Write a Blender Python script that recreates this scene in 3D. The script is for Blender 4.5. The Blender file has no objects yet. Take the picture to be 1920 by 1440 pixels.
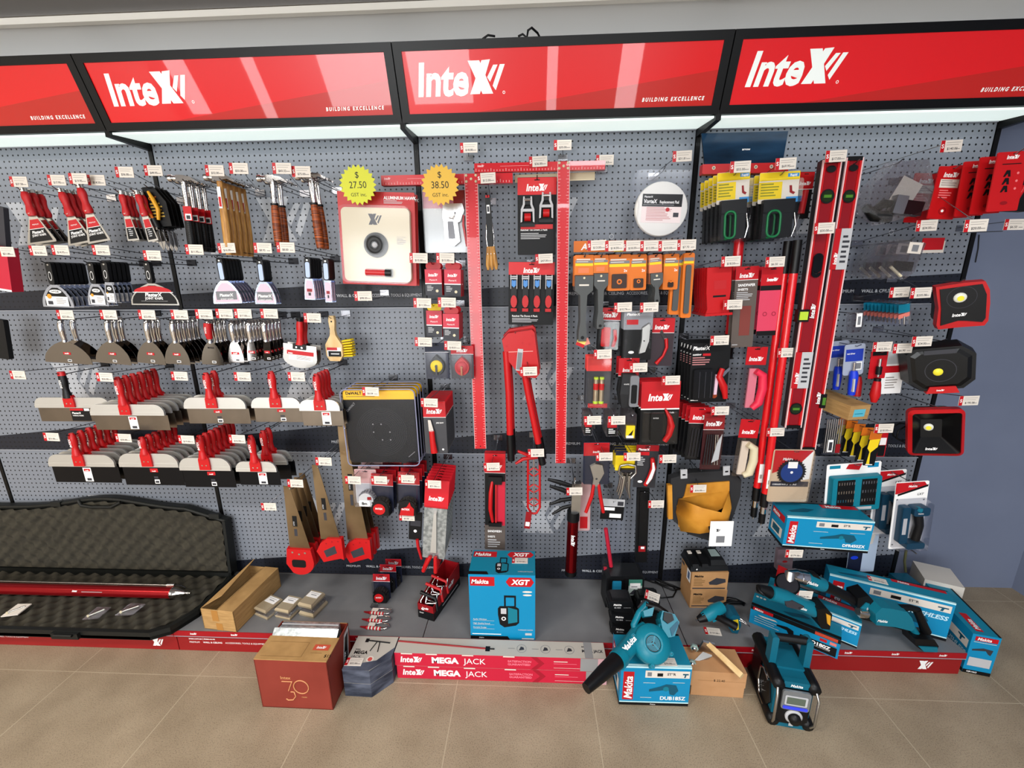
import bpy, math, random
from mathutils import Matrix, Vector, Euler
S = bpy.context.scene; COL = S.collection
random.seed(7)
# ---------------------------------------------------------------- camera
CAM = Vector((1.6995, -1.9946, 1.7230)); FPX = 786.9253
EUL = Euler([math.radians(a) for a in (76.0902, .5855, 2.5555)], 'XYZ')
cd = bpy.data.cameras.new('camera'); cd.sensor_width = 36; cd.lens = FPX / 1920 * 36; cd.clip_start = .01
co = bpy.data.objects.new('camera', cd); COL.objects.link(co); co.location = CAM; co.rotation_euler = EUL; S.camera = co
RM = EUL.to_matrix()
def ray(px, py): return RM @ Vector(((px - 960) / FPX, -(py - 720) / FPX, -1))
def at(px, py, d):
    r = ray(px, py); return CAM + r * ((-d - CAM.y) / r.y)
def atz(px, py, z):
    r = ray(px, py); return CAM + r * ((z - CAM.z) / r.z)
def Tr(x, y=None, z=None):
    return Matrix.Translation(x if y is None else (x, y, z))
def Rx(a): return Matrix.Rotation(math.radians(a), 4, 'X')
def Ry(a): return Matrix.Rotation(math.radians(a), 4, 'Y')
def Rz(a): return Matrix.Rotation(math.radians(a), 4, 'Z')
def Sc(x, y, z): return Matrix.Diagonal((x, y, z, 1))
# ---------------------------------------------------------------- materials
MATS = {}
def srgb(h):
    h = h.lstrip('#'); c = [int(h[i:i+2], 16) / 255 for i in (0, 2, 4)]
    return tuple((v / 12.92 if v <= .04045 else ((v + .055) / 1.055) ** 2.4) for v in c) + (1,)
def mat(name, col='#808080', rough=.5, metal=0, emit=0, coat=0, spec=.32):
    if name in MATS: return MATS[name]
    m = bpy.data.materials.new(name); m.use_nodes = True; b = m.node_tree.nodes['Principled BSDF']
    c = srgb(col)
    b.inputs['Base Color'].default_value = c; b.inputs['Roughness'].default_value = rough; b.inputs['Metallic'].default_value = metal
    b.inputs['Coat Weight'].default_value = coat; b.inputs['Coat Roughness'].default_value = .02
    b.inputs['Specular IOR Level'].default_value = spec
    if emit: b.inputs['Emission Color'].default_value = c; b.inputs['Emission Strength'].default_value = emit
    m.diffuse_color = c; MATS[name] = m; return m
def nodes(name, rough=.5):
    m = mat(name, '#888888', rough); nt = m.node_tree; return m, nt, nt.nodes, nt.links, nt.nodes['Principled BSDF']
def noisy(name, c1, c2, scale=20, rough=.6, bump=0, metal=0, stretch=(1, 1, 1), detail=4, lo=.35, hi=.65):
    if name in MATS: return MATS[name]
    m, nt, N, L, b = nodes(name, rough); b.inputs['Metallic'].default_value = metal
    tc = N.new('ShaderNodeTexCoord'); mp = N.new('ShaderNodeMapping'); mp.inputs['Scale'].default_value = stretch
    n = N.new('ShaderNodeTexNoise'); n.inputs['Scale'].default_value = scale; n.inputs['Detail'].default_value = detail
    r = N.new('ShaderNodeValToRGB'); r.color_ramp.elements[0].color = srgb(c1); r.color_ramp.elements[1].color = srgb(c2)
    r.color_ramp.elements[0].position = lo; r.color_ramp.elements[1].position = hi
    L.new(tc.outputs['Object'], mp.inputs[0]); L.new(mp.outputs[0], n.inputs['Vector']); L.new(n.outputs[0], r.inputs[0]); L.new(r.outputs[0], b.inputs['Base Color'])
    if bump:
        bp = N.new('ShaderNodeBump'); bp.inputs['Strength'].default_value = bump; bp.inputs['Distance'].default_value = .002
        L.new(n.outputs[0], bp.inputs['Height']); L.new(bp.outputs[0], b.inputs['Normal'])
    return m
def clearmat(name, tint='#ffffff', gloss=.14, rough=.08, crinkle=0):
    if name in MATS: return MATS[name]
    m = bpy.data.materials.new(name); m.use_nodes = True; nt = m.node_tree; N = nt.nodes; L = nt.links
    N.remove(N['Principled BSDF']); o = N['Material Output']
    t = N.new('ShaderNodeBsdfTransparent'); t.inputs[0].default_value = srgb(tint)
    g = N.new('ShaderNodeBsdfGlossy'); g.inputs['Roughness'].default_value = rough
    if crinkle:
        w = N.new('ShaderNodeTexNoise'); w.inputs['Scale'].default_value = 45; w.inputs['Distortion'].default_value = 2.5; bp = N.new('ShaderNodeBump'); bp.inputs['Distance'].default_value = .01; bp.inputs['Strength'].default_value = .9; L.new(w.outputs[0], bp.inputs['Height']); L.new(bp.outputs[0], g.inputs['Normal'])
    f = N.new('ShaderNodeLayerWeight'); f.inputs['Blend'].default_value = .35
    a = N.new('ShaderNodeMath'); a.operation = 'MULTIPLY_ADD'; a.inputs[1].default_value = .3; a.inputs[2].default_value = gloss; a.use_clamp = True
    mx = N.new('ShaderNodeMixShader'); L.new(f.outputs['Fresnel'], a.inputs[0]); L.new(a.outputs[0], mx.inputs[0])
    L.new(t.outputs[0], mx.inputs[1]); L.new(g.outputs[0], mx.inputs[2]); L.new(mx.outputs[0], o.inputs[0]); MATS[name] = m; return m
RED = mat('red_print', '#b8121c', .4); DRED = mat('deep_red', '#8a0e16', .4); PINK = mat('pink_red', '#c02038', .4)
RPL = mat('red_plastic', '#ba1418', .35); RPL2 = mat('red_grip', '#b4161c', .5)
WHT = mat('white_print', '#f2f0ee', .5); BLK = mat('black_print', '#0a0a0c', .5, spec=.25); BPL = mat('black_plastic', '#08080a', .42, spec=.3)
DGR = mat('dark_grey', '#34343a', .5); GRY = mat('grey', '#77787c', .5); LGR = mat('light_grey', '#b9b9bb', .5)
STL = mat('steel', '#b8b6b2', .28, 1); CHR = mat('chrome', '#d6d3d2', .1, 1); ALU = mat('aluminium', '#d5d4d0', .42, .85)
DST = mat('dark_steel', '#3a3a40', .3, .8); WIRE = mat('wire', '#8e8e92', .25, 1); BWIRE = mat('black_wire', '#26262a', .35, .6)
TEAL = mat('teal_print', '#0c7c98', .4); TPL = mat('teal_plastic', '#0b7488', .42); CYAN = mat('cyan_print', '#0884b2', .4); DTEAL = mat('dark_teal', '#0a4f66', .4)
YEL = mat('yellow', '#e8c81c', .5); ORG = mat('orange', '#d8701c', .45); ORGD = mat('orange_deep', '#c2581a', .5); BLU = mat('blue_plastic', '#1538c8', .35); NAVY = mat('navy', '#141a30', .5)
CARD = noisy('cardboard', '#a07c4c', '#b48e5a', 14, .8, stretch=(1, 1, 8)); CARDD = mat('cardboard_dark', '#7d5c34', .85)
WOOD = noisy('wood', '#9a6a34', '#c8944e', 30, .45, stretch=(6, 6, .6)); LWOOD = noisy('light_wood', '#cfa970', '#e2c491', 20, .5, stretch=(1, 1, .3))
LEATHER = noisy('leather_rings', '#4a1c0c', '#a8501c', 40, .4, stretch=(.3, .3, 6), lo=.42, hi=.58)
CREAM = mat('cream', '#d2c6a6', .45); GRN = mat('green', '#0e6e3c', .4); PAPER = mat('paper', '#dad1c6', .6); TXT = mat('faint_print', '#9a948e', .6)
LILAC = mat('lilac_card', '#d8b8c8', .4); CLEAR = clearmat('clear_plastic', '#ffffff', .01, .06); BAG = clearmat('bag_plastic', '#f0f0f6', .24, .22, 1); BAG2 = clearmat('thin_bag', '#fdfdff', .012, .15)
VIAL = mat('vial_green', '#b6d23c', .2); SCRN = mat('lcd', '#5a6458', .3); LEDY = mat('led_yellow', '#f0e23c', .3); LEDW = mat('led_white', '#e6e6d8', .3)
# ---------------------------------------------------------------- text
TC = {}
def text2d(s, off=0.0):
    k = (s, off)
    if k in TC: return TC[k]
    c = bpy.data.curves.new('t', 'FONT'); c.body = s; c.resolution_u = 2 if len(s) > 8 else 3; c.offset = off
    o = bpy.data.objects.new('t', c); me = bpy.data.meshes.new_from_object(o)
    v = [(q.co.x, q.co.y) for q in me.vertices]; f = [tuple(p.vertices) for p in me.polygons]
    bpy.data.objects.remove(o); bpy.data.curves.remove(c); bpy.data.meshes.remove(me)
    TC[k] = (v, f); return TC[k]
# ---------------------------------------------------------------- mesh builder
class MB:
    def __init__(s): s.v = []; s.f = []; s.m = []; s.sm = []; s.mats = []; s.M = Matrix(); s.st = []
    def push(s, M): s.st.append(s.M.copy()); s.M = s.M @ M; return s
    def pop(s): s.M = s.st.pop(); return s
    def mi(s, m):
        if m not in s.mats: s.mats.append(m)
        return s.mats.index(m)
    def add(s, vs, fs, m, sm=False):
        b = len(s.v); k = s.mi(m); M = s.M
        s.v += [tuple(M @ Vector(p)) for p in vs]
        for f in fs: s.f.append(tuple(i + b for i in f)); s.m.append(k); s.sm.append(sm)
        return s
    def box(s, x0, x1, y0, y1, z0, z1, m, top=None):
        vs = [(x, y, z) for x in (x0, x1) for y in (y0, y1) for z in (z0, z1)]
        s.add(vs, [(0, 1, 3, 2), (4, 6, 7, 5), (0, 4, 5, 1), (2, 3, 7, 6), (0, 2, 6, 4)], m); s.add(vs, [(1, 5, 7, 3)], top or m); return s
    def prism(s, pts, y0, y1, m, side=None, sm=False, sc=1.0):   # outline in x,z; y0 front, y1 back; sc scales the front outline (a taper)
        n = len(pts); a = sum((pts[i][0] * pts[(i+1) % n][1] - pts[(i+1) % n][0] * pts[i][1]) for i in range(n))
        if a < 0: pts = pts[::-1]
        cx = sum(p[0] for p in pts) / n; cz = sum(p[1] for p in pts) / n
        fr = [(cx + (p[0] - cx) * sc, y0, cz + (p[1] - cz) * sc) for p in pts]
        vs = fr + [(p[0], y1, p[1]) for p in pts]
        s.add(vs, [tuple(range(n)), tuple(range(2 * n - 1, n - 1, -1))], m)
        s.add(vs, [(i, i + n, (i + 1) % n + n, (i + 1) % n) for i in range(n)], side or m, sm); return s
    def flat(s, pts, y, m):
        n = len(pts); a = sum((pts[i][0] * pts[(i+1) % n][1] - pts[(i+1) % n][0] * pts[i][1]) for i in range(n))
        if a < 0: pts = pts[::-1]
        s.add([(p[0], y, p[1]) for p in pts], [tuple(range(n))], m); return s
    def rect(s, x0, x1, z0, z1, y, m): return s.flat([(x0, z0), (x1, z0), (x1, z1), (x0, z1)], y, m)
    def disc(s, x, z, r, y, m, n=20, rz=None): return s.flat([(x + r * math.cos(i * 2 * math.pi / n), z + (rz or r) * math.sin(i * 2 * math.pi / n)) for i in range(n)], y, m)
    def ring(s, x, z, r0, r1, y, m, n=24):
        vs = []; fs = []
        for i in range(n):
            a = i * 2 * math.pi / n; vs += [(x + r0 * math.cos(a), y, z + r0 * math.sin(a)), (x + r1 * math.cos(a), y, z + r1 * math.sin(a))]
            j = (i + 1) % n; fs.append((2 * i, 2 * i + 1, 2 * j + 1, 2 * j))
        return s.add(vs, fs, m)
    def rp(s, x0, x1, z0, z1, y0, y1, r, m, side=None, k=4, sc=1.0): return s.prism(rr(x0, x1, z0, z1, r, k), y0, y1, m, side, sc=sc)
    def tube(s, pts, r, m, seg=6, caps=True, sm=True, sq=1.0):
        pts = [Vector(p) for p in pts]; n = len(pts); rs = r if isinstance(r, (list, tuple)) else [r] * n
        vs = []; u = None
        for i, p in enumerate(pts):
            t = (pts[min(i + 1, n - 1)] - pts[max(i - 1, 0)]).normalized()
            if u is None: u = t.cross(Vector((0, 1, 0)) if abs(t.y) < .9 else Vector((1, 0, 0))).normalized()
            else: u = (u - t * u.dot(t)).normalized()
            w = t.cross(u)
            for k in range(seg):
                a = 2 * math.pi * k / seg; vs.append(tuple(p + (u * math.cos(a) + w * math.sin(a) * sq) * rs[i]))
        fs = [(i * seg + k, i * seg + (k + 1) % seg, (i + 1) * seg + (k + 1) % seg, (i + 1) * seg + k) for i in range(n - 1) for k in range(seg)]
        s.add(vs, fs, m, sm)
        if caps: s.add([vs[k] for k in range(seg)], [tuple(range(seg - 1, -1, -1))], m); s.add(vs[-seg:], [tuple(range(seg))], m)
        return s
    def lathe(s, prof, m, seg=20, sm=True, caps=True):      # profile of (radius, y): axis along y, -y towards the viewer
        vs = [(r * math.cos(2 * math.pi * k / seg), y, r * math.sin(2 * math.pi * k / seg)) for r, y in prof for k in range(seg)]
        n = len(prof)
        s.add(vs, [(i * seg + k, i * seg + (k + 1) % seg, (i + 1) * seg + (k + 1) % seg, (i + 1) * seg + k) for i in range(n - 1) for k in range(seg)], m, sm)
        if caps: s.add(vs[:seg], [tuple(range(seg))], m); s.add(vs[-seg:], [tuple(range(seg))], m)
        return s
    def loft(s, secs, m, sm=True, caps=True):      # list of equal-length rings of 3D points
        n = len(secs[0]); vs = [p for q in secs for p in q]
        s.add(vs, [(i * n + k, i * n + (k + 1) % n, (i + 1) * n + (k + 1) % n, (i + 1) * n + k) for i in range(len(secs) - 1) for k in range(n)], m, sm)
        if caps: s.add(secs[0], [tuple(range(n))], m); s.add(secs[-1], [tuple(range(n))], m)
        return s
    def text(s, t, x, z, h, y, m, al='l', sh=0.0, w=1.0, b=0.0):
        v, f = text2d(t, b)
        if not v: return s
        x0 = min(p[0] for p in v); x1 = max(p[0] for p in v); k = h / .72
        ox = {'l': -x0, 'c': -(x0 + x1) / 2, 'r': -x1}[al]
        return s.add([(x + ((p[0] + ox) * w + p[1] * sh) * k, y, z + p[1] * k) for p in v], f, m)
    def lines(s, x0, x1, z0, z1, n, y, m, seed=1):
        rn = random.Random(seed); dz = (z1 - z0) / n
        for i in range(n):
            z = z1 - i * dz; s.rect(x0, x0 + (x1 - x0) * rn.uniform(.6, 1), z - dz * .45, z, y, m)
        return s
    def build(s, name, parent=None, M=None):
        me = bpy.data.meshes.new(name); me.from_pydata(s.v, [], s.f)
        for q in s.mats: me.materials.append(q)
        me.polygons.foreach_set('material_index', s.m); me.polygons.foreach_set('use_smooth', s.sm); me.update()
        o = bpy.data.objects.new(name, me); COL.objects.link(o)
        if parent is not None: o.parent = parent
        if M is not None: o.matrix_world = M
        return o
def rr(x0, x1, z0, z1, r, k=4):
    o = []
    r = min(r, (x1 - x0) / 2 - 1e-5, (z1 - z0) / 2 - 1e-5)
    for cx, cz, a0 in ((x1 - r, z1 - r, 0), (x0 + r, z1 - r, 90), (x0 + r, z0 + r, 180), (x1 - r, z0 + r, 270)):
        for i in range(k + 1):
            a = math.radians(a0 + 90 * i / k); o.append((cx + r * math.cos(a), cz + r * math.sin(a)))
    return o
def arc(cx, cz, r, a0, a1, n=8, rz=None):
    return [(cx + r * math.cos(math.radians(a0 + (a1 - a0) * i / n)), cz + (rz or r) * math.sin(math.radians(a0 + (a1 - a0) * i / n))) for i in range(n + 1)]
def xmark(mb, x, z, h, y, m):
    for P in (((0, 1), (.42, 1), (.88, 0), (.48, 0)), ((.81, 1.02), (.50, 1.0), (.02, 0), (.38, 0)), ((.92, .86), (1.08, .86), (.78, .36), (.68, .50)), ((1.16, .87), (1.34, .87), (.98, .10), (.87, .24))):
        mb.flat([(x + a * h, z + b * h) for a, b in P], y - (.0001 if P[0][0] == .81 else 0), m)
def intex(mb, x, z, h, y, m, al='l', small=False):     # the wordmark: width about 3.55 h
    W = 3.1 * h
    if al == 'c': x -= W / 2
    if al == 'r': x -= W
    v, _ = text2d('Inte', .03); wd = max(p[0] for p in v) - min(p[0] for p in v)
    mb.text('Inte', x - .1 * h, z, h, y, m, sh=.16, w=1.88 / wd * .72, b=.03 if h < .03 else .03)
    xmark(mb, x + h * 1.84, z, h, y, m)
def makita(mb, x, z, h, y, m, al='l'):
    mb.text('Makita', x, z, h, y, m, al=al, sh=.2, w=.95, b=.025)
# ---------------------------------------------------------------- things
ORD = ['frontmost', 'second from the front', 'third from the front', 'fourth from the front', 'fifth from the front', 'sixth from the front', 'seventh from the front', 'eighth from the front', 'ninth from the front', 'tenth from the front']
def tag(o, label, cat, group=None, kind=None):
    if label: o['label'] = label
    if cat: o['category'] = cat
    if group: o['group'] = group
    if kind: o['kind'] = kind
    return o
def add(name, label, cat, parts, M=None, group=None, kind=None):
    """parts: an MB (one mesh) or a list of (part name, MB, [sub-parts], label)"""
    M = M or Matrix()
    if isinstance(parts, MB): o = parts.build(name, None, M); return tag(o, label, cat, group, kind)
    e = bpy.data.objects.new(name, None); e.empty_display_size = .02; COL.objects.link(e); e.matrix_world = M; tag(e, label, cat, group, kind)
    for p in parts:
        c = p[1].build(p[0], e)
        if len(p) > 3 and p[3]: c['label'] = p[3]
        if len(p) > 2 and p[2]:
            for q in p[2]: q[1].build(q[0], c)
    return e
def dup(o, M, label, parent=None):
    c = o.copy(); COL.objects.link(c)
    if parent is None: c.matrix_world = M; c['label'] = label
    else: c.parent = parent
    for ch in list(o.children): dup(ch, None, None, c)
    return c
TK = {}       # label -> (ticket px, py, price, hole x, hole z, flags)
def hookit(M, label, front=0.0, hx=0.0, hz=-.007):
    """wire hook through the hole of a thing, ticket where the photo shows it"""
    t = TK.get(label, ())
    if t is None: return
    if len(t) > 3 and t[3] is not None: hx = t[3]
    if len(t) > 4 and t[4] is not None: hz = t[4]
    fl = t[5] if len(t) > 5 else ''
    O = M @ Vector((hx, 0, hz)); D = -O.y + .03 + front; wire = BWIRE if ('k' in fl) else WIRE
    w = MB(); w.box(-.022, .022, -.006, -.001, -.004, .024, wire)
    for q in ((-.022, .022) if 'w' in fl else (0,)):
        w.tube([(q, -.004, 0), (q, -D + .02, 0), (q, -D, .010)], .0021, wire, 5)
    parts = [('hook_wire', w, None)]
    if t:
        Dt = -O.y + .055 + front; P = at(t[0], t[1], Dt); lx, lz = P.x - O.x, P.z - O.z
        w.tube([(0, -.004, .016), (lx * .5, -Dt * .55, (lz + .016) * .5 + .008), (lx, -Dt + .004, lz + .014)] if abs(lz) < .08 else [(0, -.004, .016), (0, -.01, .03), (lx, -Dt + .004, lz + .014)], .0015, wire, 5)
        w.box(lx - .026, lx + .026, -Dt + .001, -Dt + .004, lz + .012, lz + .016, wire)
        k = MB(); ticket(k, lx, lz, -Dt - .001, t[2], ang=(2 if t[0] < 900 else -2)); parts.append(('price_ticket', k, None))
    add('display_hook', 'wire hook carrying the ' + ' '.join(label.replace(',', ' ').split()[:11]), 'display hook', parts, Tr(O.x, 0, O.z), 'wire display hooks')
def stack(name, label, cat, parts, M, n, step=(0, .018, 0), group=None, jit=0.0, tail='', hx=0.0, hz=-.007, nohook=False):
    """n copies one behind the other on the same hook; the first is the front one"""
    n = max(1, min(n, 1 + int((-M.translation.y - .03) / step[1]))) if step[1] else n
    if not nohook: hookit(M, label, 0, hx, hz)
    if n == 1: return add(name, label, cat, parts, M, group)
    o = add(name, label + ', ' + ORD[0] + tail, cat, parts, M, group or label); rn = random.Random(len(label))
    for i in range(1, n):
        dup(o, Tr(step[0] * i + rn.uniform(-jit, jit), step[1] * i, step[2] * i) @ M @ Ry(rn.uniform(-1, 1) * jit * 300), label + ', ' + ORD[i] + tail)
    return o
def hang(tx, ty, bx, by, w, d):
    """frame of something hanging in front of the board: origin top centre, x right, z up; returns matrix, width, height in metres"""
    T = at(tx, ty, d); B = at(bx, by, d); dx, dz = B.x - T.x, B.z - T.z; h = math.hypot(dx, dz)
    mx, my = (tx + bx) / 2, (ty + by) / 2; W = (at(mx + w / 2, my, d) - at(mx - w / 2, my, d)).length
    return Tr(T) @ Ry(math.degrees(math.atan2(-dx, -dz))), W, h
def ticket(mb, x, z, y=0, price='$19.95', w=.072, h=.038, red=RED, ang=0):
    mb.push(Tr(x, y, z) @ Ry(ang)); mb.box(-w / 2, w / 2, -.001, .001, -h / 2, h / 2, PAPER); mb.rect(-w / 2, -w / 2 + .013, -h / 2, h / 2, -.0013, red)
    mb.text('S', -w / 2 + .0065, -.006, .013, -.0016, WHT, 'c', b=.02)
    mb.rect(-w / 2 + .018, w / 2 - .006, h * .27, h * .31, -.0013, TXT); mb.rect(-w / 2 + .018, w / 2 - .012, h * .08, h * .12, -.0013, TXT)
    mb.text(price, -w / 2 + .022, -h * .32, .008, -.0014, DGR, b=.01); mb.rect(w / 2 - .020, w / 2 - .006, -h * .30, -h * .22, -.0013, TXT); mb.pop()
def hook(px, py, d, what, price='$19.95', L=None, drop=.028, sx=0.0, wire=None, noprice=False, red=None, prong=True, back=0.0):
    """a wire display hook from the board at depth `back` out to the ticket seen at px,py at depth d"""
    wire = wire or WIRE
    P = at(px, py, d); M = Tr(P.x, 0, P.z); D = d - .004
    w = MB(); w.box(-.022, .022, -.006, -.001, -.006, .018, wire)
    w.tube([(0, -.004, .012), (0, -D, .012)], .0016, wire, 5)
    if prong:
        w.tube([(0, -.004, -drop * .3), (0, -.03, -drop), (0, -D + .04, -drop), (0, -D + .012, -drop + .008)], .0022, wire, 5)
    t = MB(); ticket(t, 0, 0, -D - .002, price, red=red or RED)
    parts = [('wire_arm', w, None)]
    if not noprice: parts.append(('price_ticket', t, None))
    return add('display_hook', ('black' if wire is BWIRE else 'chrome') + ' wire hook with price ticket holding ' + what, 'display hook', parts, M, 'wire display hooks on the pegboard')
# ================================================================ room
Z = [2.330, 1.605, .865, .124]
def pegm(name, col):
    m, nt, N, L, b = nodes(name, .42)
    tc = N.new('ShaderNodeTexCoord'); sep = N.new('ShaderNodeSeparateXYZ'); L.new(tc.outputs['Object'], sep.inputs[0])
    def mm(op, a, v=None, v2=None):
        q = N.new('ShaderNodeMath'); q.operation = op
        if isinstance(a, (int, float)): q.inputs[0].default_value = a
        else: L.new(a, q.inputs[0])
        if v is not None:
            if isinstance(v, (int, float)): q.inputs[1].default_value = v
            else: L.new(v, q.inputs[1])
        return q.outputs[0]
    def cell(o):
        f = mm('FRACT', mm('MULTIPLY', o, 40.0)); g = mm('SUBTRACT', f, .5); return mm('MULTIPLY', g, g)
    r = mm('SQRT', mm('ADD', cell(sep.outputs[0]), cell(sep.outputs[2])))
    k = mm('LESS_THAN', r, .155)
    mx = N.new('ShaderNodeMix'); mx.data_type = 'RGBA'; L.new(k, mx.inputs[0]); mx.inputs[6].default_value = srgb(col); mx.inputs[7].default_value = srgb('#08080a')
    L.new(mx.outputs[2], b.inputs['Base Color']); return m
PG = pegm('pegboard_grey', '#7b8089'); PD = pegm('pegboard_navy', '#1e212b'); PL = pegm('pegboard_pale', '#adb0b6'); PM = pegm('pegboard_midgrey', '#666b74')
PTXT = mat('board_lettering', '#c4c6ca', .5)
LIP = mat('painted_metal_edge', '#9b9ea6', .35)
FR = mat('black_frame', '#09090a', .4, spec=.25); 
bays = [-1.8, -1.2, 0, 1.2, 2.4]
rown = ['top row', 'middle row', 'bottom row']; bayn = {-1.8: 'cut off at far left', -1.2: 'second from left', 0: 'behind the hammers and saws', 1.2: 'behind the red T squares', 2.4: 'behind the work lights'}
for x0 in bays:
    W = .585 if x0 == -1.8 else 1.176
    for r in range(3):
        H = Z[r] - Z[r + 1] - .004; mb = MB(); ox = x0 + .012
        # mesh origin at the lower left, so the 25 mm hole grid lines up
        mb.box(0, W, 0, .02, 0, H, PG)
        a, bq = ((.066, .125) if r == 0 else (.07, .19))
        if W > 1:
            mb.flat([(0, 0.0), (W, 0.0), (W, bq), (0, a)], -.0004, PD)
            mb.push(Tr(.44, 0, .28 if r else .30)); xmark(mb, 0, 0, .19, -.0004, PL); mb.pop()
            mb.text('PREMIUM', .655, .046, .014, -.001, PTXT, w=1.0); mb.text('WALL & CEILING', .765, .046, .014, -.001, PTXT, b=.02); mb.text('ACCESSORIES, TOOLS & EQUIPMENT', .925, .046, .014, -.001, PTXT, w=.78)
            mb.ring(.845, .30, .008, .010, -.001, PTXT)
        mb.box(0, W, -.006, .0, H - .004, H, LIP)
        add('pegboard_panel', 'grey perforated pegboard panel, %s, bay %s' % (rown[r], bayn[x0]), 'pegboard', mb, Tr(ox, 0, Z[r + 1] + .002), 'pegboard panels')
for i, x in enumerate([-1.2, 0, 1.2, 2.4, 3.6]):
    mb = MB(); mb.box(-.009, .009, -.003, .12, .02, 2.36, FR)
    for k in range(40): mb.rect(-.002, .002, .15 + k * .054, .15 + k * .054 + .025, -.0034, BLK)
    add('upright_post', 'black slotted upright post, %s counting from the left' % ['first', 'second', 'third', 'fourth', 'fifth, at the right end'][i], 'post', mb, Tr(x, 0, 0), 'shelving uprights')
# base platforms
TOPM = noisy('platform_grey', '#6e6e70', '#787879', 6, .38); PRED = mat('platform_red', '#8c1016', .35, coat=.2); STRIP = mat('ticket_strip_red', '#9a0e1a', .3)
for i, x0 in enumerate([-2.4, -1.2, 0, 1.2, 2.4]):
    x1 = x0 + 1.2; b = MB(); b.box(x0 + .002, x1 - .002, -.405, .02, .001, .118, PRED); s = MB(); s.box(x0 + .002, x1 - .002, -.414, .0, .118, .124, TOPM)
    st = MB(); st.box(x0 + .002, x1 - .002, -.417, -.4142, .096, .124, STRIP); st.box(x0 + .002, x1 - .002, -.4185, -.417, .0935, .096, LIP)
    n = 6
    for k in range(n): intex(st, x0 + .1 + k * .2, .1055, .010, -.4174, WHT, 'c')
    if x0 in (-1.2, 2.4): xmark(b, x1 - (.13 if x0 == -1.2 else .18), .022, .045, -.4055, WHT)
    if x0 in (0, -1.2):
        xo = x0 + (.06 if x0 == 0 else -.42+.3)
        b.text('intex.com.au | intex.co.nz', x0 + .06, .066, .009, -.4055, WHT, b=.02); b.text('PREMIUM', x0 + .06, .046, .009, -.4055, WHT); b.text('WALL & CEILING', x0 + .127, .046, .009, -.4055, WHT, b=.02); b.text('ACCESSORIES, TOOLS & EQUIPMENT', x0 + .237, .046, .009, -.4055, WHT)
    add('base_platform', ['red and grey base platform section at the far left', 'red and grey base platform section under the open gun case', 'red and grey base platform section under the long cardboard box', 'red and grey base platform section under the blue radio carton', 'red and grey base platform section at the right end under power tools'][i], 'platform', [('plinth', b), ('shelf_top', s), ('ticket_strip', st)], None, 'base platforms')
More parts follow.
